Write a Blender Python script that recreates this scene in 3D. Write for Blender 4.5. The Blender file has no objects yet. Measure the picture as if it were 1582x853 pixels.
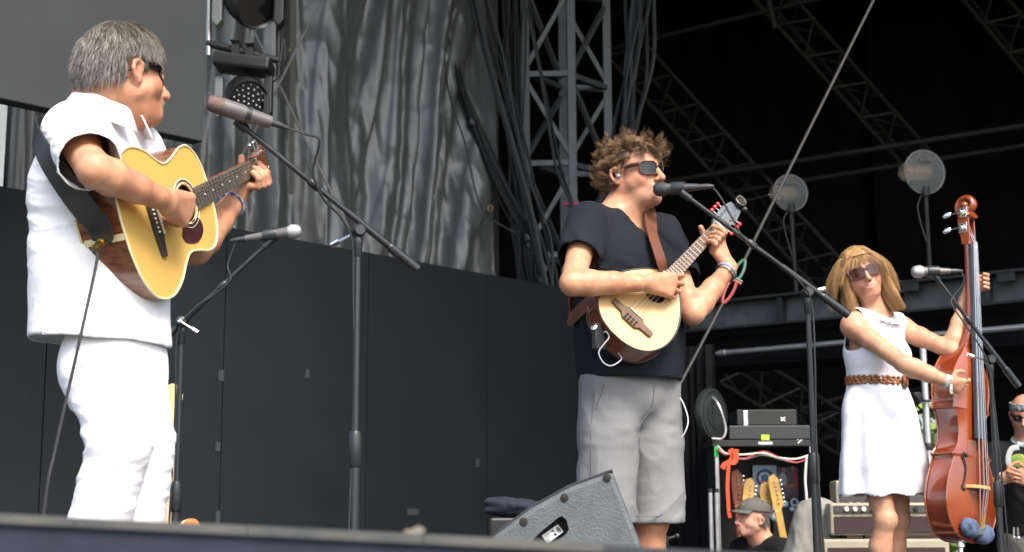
import bpy, math, random
import numpy as np
from mathutils import Vector, Matrix
# ------------------------------------------------------------ camera
SC = bpy.context.scene
COL = SC.collection
FPX = 2190.0
TH = math.radians(9.5); RO = math.radians(0.3)
CAM = np.array([0, 0, .52])
FW = np.array([0, math.cos(TH), math.sin(TH)])
_u = np.array([0, -math.sin(TH), math.cos(TH)]); _r = np.array([1., 0, 0])
RT = _r*math.cos(RO) - _u*math.sin(RO)
UP = _u*math.cos(RO) + _r*math.sin(RO)
cam = bpy.data.cameras.new('camera')
cam.sensor_width = 36.0
cam.lens = 36.0*FPX/1582.0
cam.clip_end = 2000
cam.dof.use_dof = True
cam.dof.focus_distance = 4.5
cam.dof.aperture_fstop = 5.6
camo = bpy.data.objects.new('camera', cam); COL.objects.link(camo)
M = Matrix.Identity(4)
for i in range(3):
    M[i][0] = RT[i]; M[i][1] = UP[i]; M[i][2] = -FW[i]; M[i][3] = CAM[i]
camo.matrix_world = M
SC.camera = camo
# ------------------------------------------------------------ light
SUN_EL = math.radians(50); SUN_AZ = math.radians(155)     # azimuth from +Y towards +X
w = bpy.data.worlds.new('World'); SC.world = w; w.use_nodes = True
nt = w.node_tree
sky = nt.nodes.new('ShaderNodeTexSky'); sky.sky_type = 'NISHITA'; sky.sun_disc = False
sky.sun_elevation = SUN_EL; sky.sun_rotation = SUN_AZ
sky.air_density = 1.0; sky.dust_density = 4.0; sky.ozone_density = 1.0
bg = nt.nodes['Background']; bg.inputs['Strength'].default_value = 0.15
nt.links.new(sky.outputs[0], bg.inputs['Color'])
sl = bpy.data.lights.new('sun', 'SUN'); sl.energy = 1.8; sl.angle = math.radians(18); sl.color = (1, .95, .88)
so = bpy.data.objects.new('sun', sl); COL.objects.link(so)
SD = Vector((math.sin(SUN_AZ)*math.cos(SUN_EL), math.cos(SUN_AZ)*math.cos(SUN_EL), math.sin(SUN_EL)))
so.rotation_euler = SD.to_track_quat('Z', 'Y').to_euler()
so.location = (6, -8, 14)
vs = SC.view_settings
vs.view_transform = 'Standard'; vs.look = 'None'; vs.exposure = 1.3; vs.gamma = 1.0; vs.use_curve_mapping = False
SC.render.engine = 'CYCLES'
SC.cycles.max_bounces = 8; SC.cycles.transparent_max_bounces = 12
SC.cycles.use_denoising = True
def LOG(*a):
    pass
random.seed(4); RNG = np.random.default_rng(7)

# ------------------------------------------------------------ pixel helpers (a pixel gives a direction; distance from what the thing stands on)
A = lambda *v: np.array(v, float)
UZ = np.array([0., 0, 1])
def ray(x, y): return (x-791)/FPX*RT + (426.5-y)/FPX*UP + FW
def P(x, y, Y):
    d = ray(x, y); return CAM + d*(Y/d[1])
def PZ(x, y, z):
    d = ray(x, y); return CAM + d*((z-CAM[2])/d[2])
def PPL(x, y, o, n):                       # on plane through o with normal n
    d = ray(x, y); return CAM + d*(((o-CAM)@n)/(d@n))
def PL(par, x, y, L, far=True):            # on the pixel's ray, at bone length L from par
    d = ray(x, y); d = d/np.linalg.norm(d)
    v = CAM-par; b = v@d; c = v@v-L*L; q = b*b-c
    t = -b + (math.sqrt(q) if far else -math.sqrt(q)) if q > 0 else -b
    return CAM + d*t
def nrm(v): v = np.asarray(v, float); return v/np.linalg.norm(v)
def lerp(a, b, t): return a+(b-a)*t

# ------------------------------------------------------------ things
def tag(o, label, cat, group=None):
    o['label'] = label; o['category'] = cat
    if group: o['group'] = group
    return o
def thing(name, label, cat, loc, group=None):
    o = bpy.data.objects.new(name, None); COL.objects.link(o)
    o.empty_display_size = .1
    o.location = [float(c) for c in loc]
    return tag(o, label, cat, group)
def adopt(o, parent):
    if parent is None: return o
    root = parent
    while root.parent: root = root.parent
    o.parent = parent
    o.matrix_parent_inverse = Matrix.Translation(-Vector(root.location)) if parent is root else Matrix.Identity(4)
    return o
# ------------------------------------------------------------ mesh builder
def frame(ax):
    ax = nrm(ax); h = A(0, 0, 1) if abs(ax[2]) < .9 else A(1, 0, 0)
    u = nrm(np.cross(h, ax)); return u, np.cross(ax, u), ax
class MB:
    def __init__(s): s.v = []; s.f = []; s.n = 0
    def add(s, v, f):
        v = np.asarray(v, float).reshape(-1, 3)
        s.f += [tuple(int(i)+s.n for i in q) for q in f]; s.v.append(v); s.n += len(v); return s
    def box(s, c, size, R=None):
        h = np.array(size)/2.; v = np.array([[x, y, z] for x in (-1, 1) for y in (-1, 1) for z in (-1, 1)])*h
        if R is not None: v = v@np.array(R, float)          # rows of R = local axes
        return s.add(v+np.asarray(c), [(0, 1, 3, 2), (4, 6, 7, 5), (0, 4, 5, 1), (2, 3, 7, 6), (0, 2, 6, 4), (1, 5, 7, 3)])
    def bar(s, a, b, w, h=None, up=None):                    # square bar from a to b
        a = np.asarray(a); b = np.asarray(b); ax = nrm(b-a)
        up = A(0, 0, 1) if up is None else up
        if abs(ax@nrm(up)) > .97: up = A(0, 1, 0)
        u = nrm(np.cross(up, ax)); v = np.cross(ax, u)
        return s.box((a+b)/2, (w, h or w, np.linalg.norm(b-a)), [u, v, ax])
    def tube(s, pts, r, n=8, cap=True, closed=False, flat=None, up=None):
        pts = [np.asarray(p, float) for p in pts]; m = len(pts)
        r = [r]*m if np.isscalar(r) else list(r)
        T = []
        for i in range(m):
            a = pts[i-1] if (i > 0 or closed) else pts[i]; b = pts[(i+1) % m] if (i < m-1 or closed) else pts[i]
            T.append(nrm(b-a))
        if up is None: u, v, _ = frame(T[0])
        else: v = nrm(np.asarray(up)-T[0]*(np.asarray(up)@T[0])); u = np.cross(v, T[0])
        ang = np.arange(n)*2*math.pi/n; V = []
        for i in range(m):
            u = nrm(u-T[i]*(u@T[i])); v = np.cross(T[i], u)
            fl = 1 if flat is None else flat
            V.append(pts[i]+r[i]*(np.cos(ang)[:, None]*u+np.sin(ang)[:, None]*v*fl))
        F = []
        for i in range(m if closed else m-1):
            j = (i+1) % m
            for k in range(n): F.append((i*n+k, i*n+(k+1) % n, j*n+(k+1) % n, j*n+k))
        if cap and not closed:
            F.append(tuple(range(n))[::-1]); F.append(tuple((m-1)*n+k for k in range(n)))
        return s.add(np.concatenate(V), F)
    def lathe(s, o, ax, prof, n=20, uv=None):                # prof: [(radius, along)]
        u, v, ax = frame(ax) if uv is None else (uv[0], uv[1], nrm(ax))
        o = np.asarray(o); ang = np.arange(n)*2*math.pi/n
        V = [o+ax*t+max(r, 1e-4)*(np.cos(ang)[:, None]*u+np.sin(ang)[:, None]*v) for r, t in prof]
        F = []; m = len(prof)
        for i in range(m-1):
            for k in range(n): F.append((i*n+k, i*n+(k+1) % n, (i+1)*n+(k+1) % n, (i+1)*n+k))
        F.append(tuple(range(n))[::-1]); F.append(tuple((m-1)*n+k for k in range(n)))
        return s.add(np.concatenate(V), F)
    def prism(s, poly, o, u, v, n, d):                       # 2-D outline extruded d along n
        o = np.asarray(o); k = len(poly); p = np.array(poly)
        b = o+p[:, :1]*u+p[:, 1:2]*v
        V = np.concatenate([b, b+np.asarray(n)*d])
        F = [tuple(range(k))[::-1], tuple(range(k, 2*k))]+[(i, (i+1) % k, k+(i+1) % k, k+i) for i in range(k)]
        return s.add(V, F)
    def grid(s, V, nu, nv, closed_u=False):                  # V (nu*nv,3)
        F = []
        for i in range(nu-(0 if closed_u else 1)):
            for j in range(nv-1):
                a = (i*nv+j); b = (((i+1) % nu)*nv+j); F.append((a, b, b+1, a+1))
        return s.add(V, F)
    def sphere(s, c, r, n=12, m=8, R=None):
        r = np.array([r]*3 if np.isscalar(r) else r, float); V = []
        for i in range(1, m):
            t = math.pi*i/m
            for k in range(n):
                a = 2*math.pi*k/n; V.append([math.sin(t)*math.cos(a), math.sin(t)*math.sin(a), math.cos(t)])
        V += [[0, 0, 1], [0, 0, -1]]; V = np.array(V)*r
        if R is not None: V = V@np.array(R, float)
        F = []
        for i in range(m-2):
            for k in range(n): F.append((i*n+k, (i+1)*n+k, (i+1)*n+(k+1) % n, i*n+(k+1) % n))
        a = (m-1)*n
        for k in range(n): F.append((a, k, (k+1) % n)); F.append((a+1, (m-2)*n+(k+1) % n, (m-2)*n+k))
        return s.add(V+np.asarray(c), F)
    def build(s, name, mat, parent=None, smooth=True, bevel=0, kind=None, angle=40, solid=0):
        me = bpy.data.meshes.new(name)
        V = np.concatenate(s.v); me.from_pydata(V.tolist(), [], s.f)
        return finish(me, name, mat, parent, smooth, bevel, kind, angle, solid)
def finish(me, name, mat, parent=None, smooth=True, bevel=0, kind=None, angle=40, solid=0):
    me.update(); me.validate()
    if smooth:
        me.polygons.foreach_set('use_smooth', [True]*len(me.polygons))
        if angle: me.set_sharp_from_angle(angle=math.radians(angle))
    o = bpy.data.objects.new(name, me); COL.objects.link(o)
    if mat: me.materials.append(mat)
    if solid:
        m = o.modifiers.new('s', 'SOLIDIFY'); m.thickness = solid; m.offset = 0
    if bevel:
        m = o.modifiers.new('b', 'BEVEL'); m.width = bevel; m.segments = 2; m.limit_method = 'ANGLE'; m.angle_limit = math.radians(35)
    if kind: o['kind'] = kind
    adopt(o, parent)
    return o
def smooth_path(pts, n=8):                                   # Catmull-Rom
    p = [np.asarray(q, float) for q in pts]; p = [2*p[0]-p[1]]+p+[2*p[-1]-p[-2]]; out = []
    for i in range(1, len(p)-2):
        for k in range(n):
            t = k/n; a, b, c, d = p[i-1], p[i], p[i+1], p[i+2]
            out.append(.5*((2*b)+(c-a)*t+(2*a-5*b+4*c-d)*t*t+(3*b-a-3*c+d)*t**3))
    out.append(p[-2]); return out

# ------------------------------------------------------------ materials
MATS = {}
def mat(name, col, rough=.6, metal=0, spec=.5, noise=0, nscale=20, bump=0, bscale=60, col2=None, coat=0, sss=0, trans=0, attr=False, detail=4, emis=0, bdist=.002, sheen=0, stretch=None, alpha=1, rvar=0, bdetail=5):
    if name in MATS: return MATS[name]
    m = bpy.data.materials.new(name); m.use_nodes = True; nt = m.node_tree; b = nt.nodes['Principled BSDF']
    L = nt.links.new
    b.inputs['Roughness'].default_value = rough; b.inputs['Metallic'].default_value = metal
    b.inputs['Specular IOR Level'].default_value = spec
    b.inputs['Coat Weight'].default_value = coat; b.inputs['Coat Roughness'].default_value = .06
    b.inputs['Transmission Weight'].default_value = trans; b.inputs['Alpha'].default_value = alpha
    if sheen: b.inputs['Sheen Weight'].default_value = sheen
    if sss:
        b.inputs['Subsurface Weight'].default_value = sss; b.inputs['Subsurface Radius'].default_value = (1, .35, .18); b.inputs['Subsurface Scale'].default_value = .012
    if emis:
        b.inputs['Emission Color'].default_value = (*col, 1); b.inputs['Emission Strength'].default_value = emis
    tc = nt.nodes.new('ShaderNodeTexCoord'); vec = tc.outputs['Object']
    if stretch:
        mp = nt.nodes.new('ShaderNodeMapping'); mp.inputs['Scale'].default_value = stretch; L(vec, mp.inputs[0]); vec = mp.outputs[0]
    b.inputs['Base Color'].default_value = (*col, 1)
    if noise or col2 or attr:
        n = nt.nodes.new('ShaderNodeTexNoise'); n.inputs['Scale'].default_value = nscale; n.inputs['Detail'].default_value = detail; L(vec, n.inputs['Vector'])
        if attr:
            at = nt.nodes.new('ShaderNodeAttribute'); at.attribute_name = 'Col'
            mx = nt.nodes.new('ShaderNodeMix'); mx.data_type = 'RGBA'; mx.blend_type = 'MULTIPLY'; mx.inputs[0].default_value = 1
            rp = nt.nodes.new('ShaderNodeMapRange'); rp.inputs[1].default_value = .3; rp.inputs[2].default_value = .7
            rp.inputs[3].default_value = 1-noise; rp.inputs[4].default_value = 1+noise
            L(n.outputs['Fac'], rp.inputs[0]); L(at.outputs['Color'], mx.inputs[6]); L(rp.outputs[0], mx.inputs[7]); L(mx.outputs[2], b.inputs['Base Color'])
        else:
            cr = nt.nodes.new('ShaderNodeValToRGB'); c2 = col2 if col2 else tuple(c*(1-noise) for c in col)
            cr.color_ramp.elements[0].position = .32; cr.color_ramp.elements[1].position = .68
            cr.color_ramp.elements[0].color = (*c2, 1); cr.color_ramp.elements[1].color = (*col, 1)
            L(n.outputs['Fac'], cr.inputs[0]); L(cr.outputs[0], b.inputs['Base Color'])
        if rvar:
            rr = nt.nodes.new('ShaderNodeMapRange'); rr.inputs[1].default_value = .3; rr.inputs[2].default_value = .7
            rr.inputs[3].default_value = rough-rvar; rr.inputs[4].default_value = rough+rvar
            L(n.outputs['Fac'], rr.inputs[0]); L(rr.outputs[0], b.inputs['Roughness'])
    if bump:
        n2 = nt.nodes.new('ShaderNodeTexNoise'); n2.inputs['Scale'].default_value = bscale; n2.inputs['Detail'].default_value = bdetail; L(vec, n2.inputs['Vector'])
        bp = nt.nodes.new('ShaderNodeBump'); bp.inputs['Strength'].default_value = bump; bp.inputs['Distance'].default_value = bdist
        L(n2.outputs['Fac'], bp.inputs['Height']); L(bp.outputs[0], b.inputs['Normal'])
    MATS[name] = m
    return m

# ------------------------------------------------------------ numpy noise
def _hash(i, j, k):
    h = (i*374761393 + j*668265263 + k*2147483647) & 0xffffffff
    h = ((h ^ (h >> 13))*1274126177) & 0xffffffff
    return ((h ^ (h >> 16)) & 0xffff)/65535.0
def vnoise(p):
    p = np.asarray(p, float); b = np.floor(p).astype(np.int64); f = p-b; f = f*f*(3-2*f); r = 0
    for i in (0, 1):
        for j in (0, 1):
            for k in (0, 1):
                wt = (f[:, 0] if i else 1-f[:, 0])*(f[:, 1] if j else 1-f[:, 1])*(f[:, 2] if k else 1-f[:, 2])
                r = r+wt*_hash(b[:, 0]+i+1000, b[:, 1]+j+1000, b[:, 2]+k+1000)
    return r*2-1
def fbm(p, o=3):
    r = 0; a = 1.
    for i in range(o): r = r+a*vnoise(p*(2**i)+17.3*i); a *= .5
    return r

# ------------------------------------------------------------ implicit bodies: soft unions of tapered limbs, polygonised (surface nets)
class SDF:
    def __init__(s): s.p = []
    def cap(s, a, b, ra, rb=None, k=.015, op='+', ax=None, fl=1.):
        a = np.asarray(a, float); b = np.asarray(b, float); rb = ra if rb is None else rb
        s.p.append(('c', (a, b-a, max((b-a)@(b-a), 1e-9), ra, rb, None if ax is None else nrm(ax), fl), k, op)); return s
    def chain(s, pts, rs, k=.012, ax=None, fl=1.):
        for i in range(len(pts)-1): s.cap(pts[i], pts[i+1], rs[i], rs[i+1], k if i == 0 else min(k, .012), '+', ax, fl)
        return s
    def ell(s, c, r, R=None, k=.02, op='+'):
        s.p.append(('e', (np.asarray(c, float), np.array(r, float), np.eye(3) if R is None else np.array(R, float)), k, op)); return s
    def ball(s, c, r, k=.01, op='+'): return s.ell(c, (r, r, r), None, k, op)
    @staticmethod
    def prim(q, X):
        if q[0] == 'c':
            a, ba, l2, ra, rb, ax, fl = q[1]
            if X.dtype == np.float32: a = a.astype(np.float32); ba = ba.astype(np.float32); ax = None if ax is None else ax.astype(np.float32)
            pa = X-a; t = np.clip((pa@ba)/l2, 0, 1); v = pa-t[:, None]*ba
            if ax is not None: v = v+((1/fl-1)*(v@ax))[:, None]*ax
            d = np.sqrt(np.einsum('ij,ij->i', v, v))-(ra+(rb-ra)*t)
            return d*(fl**.5 if ax is not None else 1)
        c, r, R = q[1]
        if X.dtype == np.float32: c = c.astype(np.float32); r = r.astype(np.float32); R = R.astype(np.float32)
        l = ((X-c)@R.T)/r; k0 = np.sqrt(np.einsum('ij,ij->i', l, l))+1e-9; l = l/r; k1 = np.sqrt(np.einsum('ij,ij->i', l, l))+1e-9
        return k0*(k0-1)/k1
    def eval(s, X, act=None):
        d = np.full(len(X), 1.0, X.dtype)
        for i, q in enumerate(s.p):
            if act is not None and not act[i]: continue
            e = s.prim(q, X); k = q[2]
            if q[3] == '+':
                h = np.clip(.5+.5*(e-d)/k, 0, 1); d = e+(d-e)*h-k*h*(1-h)
            else:
                h = np.clip(.5-.5*(d+e)/k, 0, 1); d = d+(-e-d)*h+k*h*(1-h)
        return d
    def bounds(s):
        lo = []; hi = []
        for q in s.p:
            if q[3] != '+': continue
            if q[0] == 'c': a, ba, _, ra, rb, _, _ = q[1]; r = max(ra, rb); lo.append(np.minimum(a, a+ba)-r); hi.append(np.maximum(a, a+ba)+r)
            else: c, r, R = q[1]; m = max(r); lo.append(c-m); hi.append(c+m)
        return np.min(lo, 0)-.03, np.max(hi, 0)+.03
    def mesh(s, h=.004, post=None, B=14, thick=0):
        lo, hi = s.bounds(); n = np.ceil((hi-lo)/(h*B)).astype(int)
        gi = np.stack(np.meshgrid(*[np.arange(c) for c in n], indexing='ij'), -1).reshape(-1, 3)
        cen = lo+(gi+.5)*B*h; hd = B*h*.5*math.sqrt(3)
        pd = np.stack([s.prim(q, cen) for q in s.p]); tot = s.eval(cen)
        act_b = np.abs(tot) < hd*1.3+.012
        plus = np.array([q[3] == '+' for q in s.p]); dm = np.where(plus[:, None], pd, 9).min(0)
        vid = []; vpos = []; faces = []
        m = B+2; N = n*B+4
        loc = np.stack(np.meshgrid(*[np.arange(m)]*3, indexing='ij'), -1).reshape(-1, 3)
        corners = np.array([[a, b, c] for a in (0, 1) for b in (0, 1) for c in (0, 1)])
        edges = [(i, j) for i in range(8) for j in range(i+1, 8) if np.abs(corners[i]-corners[j]).sum() == 1]
        for bi in np.nonzero(act_b)[0]:
            act = np.where(plus, pd[:, bi] < dm[bi]+2*hd+.022, pd[:, bi] < hd*1.2+.03)
            base = gi[bi]*B-1
            X = (lo+(base+loc)*h).astype(np.float32)
            d = s.eval(X, act)
            if post is not None: d = post(X, d)
            V = d.reshape(m, m, m); S = V < 0
            if S.all() or not S.any(): continue
            c = m-1
            cv = np.stack([V[a:a+c, b:b+c, e:e+c] for a, b, e in corners], -1); cs = cv < 0
            sm = cs.sum(-1); msk = (sm > 0) & (sm < 8); ci = np.argwhere(msk)
            if len(ci) == 0: continue
            v = cv[msk]; acc = np.zeros((len(v), 3)); cnt = np.zeros(len(v))
            for i, j in edges:
                x = (v[:, i] < 0) != (v[:, j] < 0); t = np.where(x, v[:, i]/np.where(x, v[:, i]-v[:, j], 1), 0)
                acc += np.where(x[:, None], corners[i]+t[:, None]*(corners[j]-corners[i]), 0); cnt += x
            g = ci+base+1
            vid.append((g[:, 0]*N[1]+g[:, 1])*N[2]+g[:, 2]); vpos.append(lo+(ci+base+acc/cnt[:, None])*h)
            own = slice(1, B+1)
            for ax in range(3):
                sh = [own]*3; sh2 = list(sh); sh2[ax] = slice(2, B+2)
                a = S[tuple(sh)]; bb = S[tuple(sh2)]; e = np.argwhere(a != bb)
                if len(e) == 0: continue
                flip = a[tuple(e.T)]; e = e+1
                o1, o2 = [(1, 2), (2, 0), (0, 1)][ax]; d1 = np.zeros(3, int); d2 = np.zeros(3, int); d1[o1] = 1; d2[o2] = 1
                q = [e-d1-d2, e-d2, e, e-d1]
                q = [((k+base+1)@np.array([N[1]*N[2], N[2], 1])) for k in q]
                q = np.stack(q, 1); q[~flip] = q[~flip][:, ::-1]; faces.append(q)
        vid = np.concatenate(vid); vpos = np.concatenate(vpos); faces = np.concatenate(faces)
        uid, first = np.unique(vid, return_index=True); Vx = vpos[first]
        return Vx, np.searchsorted(uid, faces)
def biggest(V, F):                            # keep the largest connected piece
    lab = np.arange(len(V))
    for _ in range(200):
        m = lab[F].min(1); old = lab.copy()
        for i in range(4): np.minimum.at(lab, lab[F[:, i]], m)
        for _k in range(4): lab = lab[lab]
        if (lab == old).all(): break
    u, c = np.unique(lab[F[:, 0]], return_counts=True); k = lab == u[np.argmax(c)]
    F = F[k[F[:, 0]]]; ix = np.cumsum(k)-1
    return V[k], ix[F]
def normals(V, F):
    n = np.cross(V[F[:, 2]]-V[F[:, 0]], V[F[:, 3]]-V[F[:, 1]]); N = np.zeros_like(V)
    for i in range(4):
        for k in range(3): N[:, k] += np.bincount(F[:, i], n[:, k], len(V))
    return N/(np.linalg.norm(N, axis=1)[:, None]+1e-12)
def relax(V, F, it=1, w=.5):
    for _ in range(it):
        acc = np.zeros_like(V); c = np.zeros(len(V))
        for i in range(4):
            for j in ((i+1) % 4, (i-1) % 4):
                for k in range(3): acc[:, k] += np.bincount(F[:, i], V[F[:, j], k], len(V))
                c += np.bincount(F[:, i], minlength=len(V))
        V = V+(acc/np.maximum(c, 1)[:, None]-V)*w
    return V
def npmesh(name, V, F, mat, parent=None, col=None, smooth=True, kind=None):
    me = bpy.data.meshes.new(name); F = np.asarray(F); k = F.shape[1]
    me.vertices.add(len(V)); me.vertices.foreach_set('co', np.asarray(V, np.float32).ravel())
    me.loops.add(F.size); me.loops.foreach_set('vertex_index', F.astype(np.int32).ravel())
    me.polygons.add(len(F)); me.polygons.foreach_set('loop_start', np.arange(0, F.size, k, dtype=np.int32))
    try: me.polygons.foreach_set('loop_total', np.full(len(F), k, np.int32))
    except Exception: pass
    me.update(calc_edges=True)
    if col is not None:
        a = me.color_attributes.new('Col', 'FLOAT_COLOR', 'POINT'); c = np.ones((len(V), 4), np.float32); c[:, :3] = col
        a.data.foreach_set('color', c.ravel())
    if smooth: me.polygons.foreach_set('use_smooth', np.ones(len(F), bool))
    o = bpy.data.objects.new(name, me); COL.objects.link(o)
    if mat: me.materials.append(mat)
    if kind: o['kind'] = kind
    adopt(o, parent)
    return o
# strands as thin three-sided tubes
def strands(name, paths, r0, mat, parent, cols=None):        # paths (n, m, 3)
    n, m, _ = paths.shape
    T = np.gradient(paths, axis=1); T /= np.linalg.norm(T, axis=2)[..., None]+1e-9
    U = np.cross(T, A(.31, .23, .92)); U /= np.linalg.norm(U, axis=2)[..., None]+1e-9; W = np.cross(T, U)
    r = r0*np.interp(np.linspace(0, 1, m), [0, .6, 1], [1, .9, .25])[None, :, None]
    ring = [paths+r*(math.cos(a)*U+math.sin(a)*W) for a in (0, 2.094, 4.189)]
    V = np.stack(ring, 2).reshape(-1, 3)
    i = np.arange(n)[:, None, None]*m*3; j = np.arange(m-1)[None, :, None]*3; k = np.arange(3)[None, None, :]; k2 = (k+1) % 3
    F = np.stack([i+j+k, i+j+k2, i+j+3+k2, i+j+3+k], -1).reshape(-1, 4)
    C = None if cols is None else np.repeat(cols, m*3, axis=0)
    return npmesh(name, V, F, mat, parent, C)
# ------------------------------------------------------------ people: shared anatomy
class Head:
    def __init__(s, c, f, u, sc=1.):
        s.c = np.asarray(c, float); s.f = nrm(f); s.u = nrm(np.asarray(u)-s.f*(np.asarray(u)@s.f)); s.l = np.cross(s.u, s.f); s.sc = sc
    def __call__(s, x, y, z): return s.c+s.sc*(s.f*x+s.l*y+s.u*z)
    def loc(s, X): d = (X-s.c)/s.sc; return np.stack([d@s.f, d@s.l, d@s.u], 1)
    def R(s): return np.stack([s.f, s.l, s.u])
def add_head(S, H, neck, nr=.058, fem=False, open_mouth=0, chub=0., smile=0):
    R = H.R(); q = H.sc
    E = lambda x, y, z, r, k=.02, op='+', RR=None: S.ell(H(x, y, z), tuple(q*np.array(r)), R if RR is None else RR, k*q, op)
    Cp = lambda a, b, ra, rb=None, k=.012, op='+': S.cap(H(*a), H(*b), ra*q, (ra if rb is None else rb)*q, k*q, op)
    E(-.008, 0, .030, (.098, .076, .086))
    E(.030, 0, -.030, (.060, .058+chub*.4, .078), .03)
    j = 1 if not fem else .9
    for s in (-1, 1):
        Cp((.0, s*(.050*j+chub), -.058), (.062, s*.018*j, -.096), .020, .017, .022)
        Cp((.050, s*(.040+chub*.6), -.033), (.030, s*(.05+chub), -.045), .022, .020, .022)
        Cp((.086, s*.010, .018), (.074, s*.044, .016), .010, .008, .014)
    Cp((.072, -.012*j, -.097), (.072, .012*j, -.097), .016*j, None, .018)
    E(.076, 0, -.067, (.026, .030, .027), .015)
    if chub: E(.035, 0, -.100, (.045, .042, .022), .03)
    for s in (-1, 1): E(.098, s*.031, -.001, (.019, .017, .010), .012, '-')
    for s in (-1, 1): S.ball(H(.079, s*.031, -.001), .0125*q, .004*q)
    nw = 1 if not fem else .82
    Cp((.090, 0, .008), (.114, 0, -.034), .0075*nw, .0105*nw, .010)
    S.ball(H(.115, 0, -.038), .0115*q*nw, .008*q)
    for s in (-1, 1):
        S.ball(H(.102, s*.0125*nw, -.042), .0085*q*nw, .006*q)
        S.ball(H(.108, s*.006, -.051), .0035*q, .003*q, '-')
    lr = .0065 if not fem else .0042
    for s in (-1, 1): Cp((.0985, 0, -.0615), (.086, s*.024, -.068+smile), lr, .0025, .004)
    z2 = -.076-open_mouth
    for s in (-1, 1): Cp((.097, 0, z2), (.086, s*.021, -.071-open_mouth*.4+smile), lr*1.05, .0025, .005)
    zm = -.0685-open_mouth*.5
    rm = .0022+open_mouth*.45
    Cp((.106, 0, zm), (.090, .022, -.069+smile), rm, .0018, .002, '-'); Cp((.106, 0, zm), (.090, -.022, -.069+smile), rm, .0018, .002, '-')
    # ears
    for s in (-1, 1):
        o = lambda x, z, w=.0: H(-.012+x*.86, s*(.0765+chub*.5+w*.9), -.014+z*.84)
        S.chain([o(.012, .004), o(.012, .022, .006), o(-.002, .033, .010), o(-.018, .024, .013), o(-.022, .004, .013), o(-.014, -.014, .009), o(.000, -.028, .004)], [q*r for r in (.005, .005, .005, .0055, .0055, .0055, .0065)], .004)
        Cp(((-.012, s*.075, .004)), (-.008, s*.075, -.028), .013, .008, .008)
        S.cap(o(-.001, .012, .016), o(.002, -.010, .014), .0065*q, .005*q, .004, '-')
    S.cap(H(-.022, 0, -.045), neck, nr*q*.98, nr*1.06, .03)
    S.cap(H(.015, 0, -.085), lerp(H(.01, 0, -.1), neck, .6)+H.f*.012, nr*q*.72, nr*.8, .03)
def head_color(X, H, C, lips=(.50, .20, .17), red=(.62, .27, .20), stub=None):
    L = H.loc(X); x, y, z = L.T; inh = (np.abs(x) < .16) & (np.abs(y) < .12) & (np.abs(z) < .15)
    def mixc(w, c): 
        w = np.clip(w, 0, 1)*inh; C[:] = C*(1-w[:, None])+np.array(c)*w[:, None]
    g = lambda cx, cy, cz, s: np.exp(-(((x-cx)**2+(np.abs(y)-cy)**2+(z-cz)**2)/s**2))
    mixc(.6*g(.075, .042, -.035, .022), red); mixc(.6*g(.115, 0, -.036, .016), red); mixc(.55*g(-.012, .085, -.01, .025), red)
    if stub is not None: mixc(.34*np.clip((-z-.045)/.02, 0, 1)*np.clip((x+.0)/.03, 0, 1), stub)
    ly = np.abs(y); lip = (x > .082) & (ly < .024) & (np.abs(z+.0685) < .0105*(1-(ly/.026)**2)+.001)
    mixc(lip*.75, lips)
    mixc(.75*np.exp(-((ly-.03)/.022)**4-((z-.0195-.003*np.cos(y*60))/.005)**2)*(x > .05), (.16, .09, .05))
    return C
def add_arm(S, sh, el, wr, q=1., k=.03, fem=False):
    m = .86 if fem else 1.; d = nrm(el-sh); f = nrm(wr-el)
    S.chain([sh, lerp(sh, el, .35), lerp(sh, el, .8), el], [q*.054*m, q*.050*m, q*.042*m, q*.041*m], k)
    S.chain([el, lerp(el, wr, .22), lerp(el, wr, .55), lerp(el, wr, .85), wr], [q*.041*m, q*.047*m, q*.040*m, q*.030*m, q*.028*m], .02)
def add_leg(S, hip, kn, an, q=1., fem=False, toe=None):
    m = .95 if fem else 1.
    fwd = A(0, -1, 0) if toe is None else nrm(toe)
    S.chain([hip, lerp(hip, kn, .4), lerp(hip, kn, .85), kn], [q*.088*m, q*.077*m, q*.056*m, q*.052*m], .04)
    S.ball(kn+fwd*.014, q*.046*m, .02)
    c1 = lerp(kn, an, .28)-fwd*.018
    S.chain([kn, c1, lerp(kn, an, .6)-fwd*.008, lerp(kn, an, .9), an], [q*.048*m, q*.054*m, q*.043*m, q*.033*m, q*.035*m], .02)
    S.cap(an-A(0, 0, .03), an+fwd*.15-A(0, 0, .05), .035*m, .03*m, .03)
def finger(S, pts, r0=.0095, r1=.0072, k=.004):
    n = len(pts); rs = [lerp(r0, r1, i/(n-1)) for i in range(n)]
    S.cap(pts[0], pts[1], rs[0], rs[1], .007)
    for i in range(1, n-1): S.cap(pts[i], pts[i+1], rs[i]*1.04, rs[i+1], .003)
def curl(base, d, n, lens, angs):            # finger from base along d bending towards n
    pts = [base]; a = 0; d = nrm(d); n = nrm(np.asarray(n)-d*(np.asarray(n)@d))
    for L, b in zip(lens, angs):
        a += math.radians(b); pts.append(pts[-1]+L*(d*math.cos(a)+n*math.sin(a)))
    return pts
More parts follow.
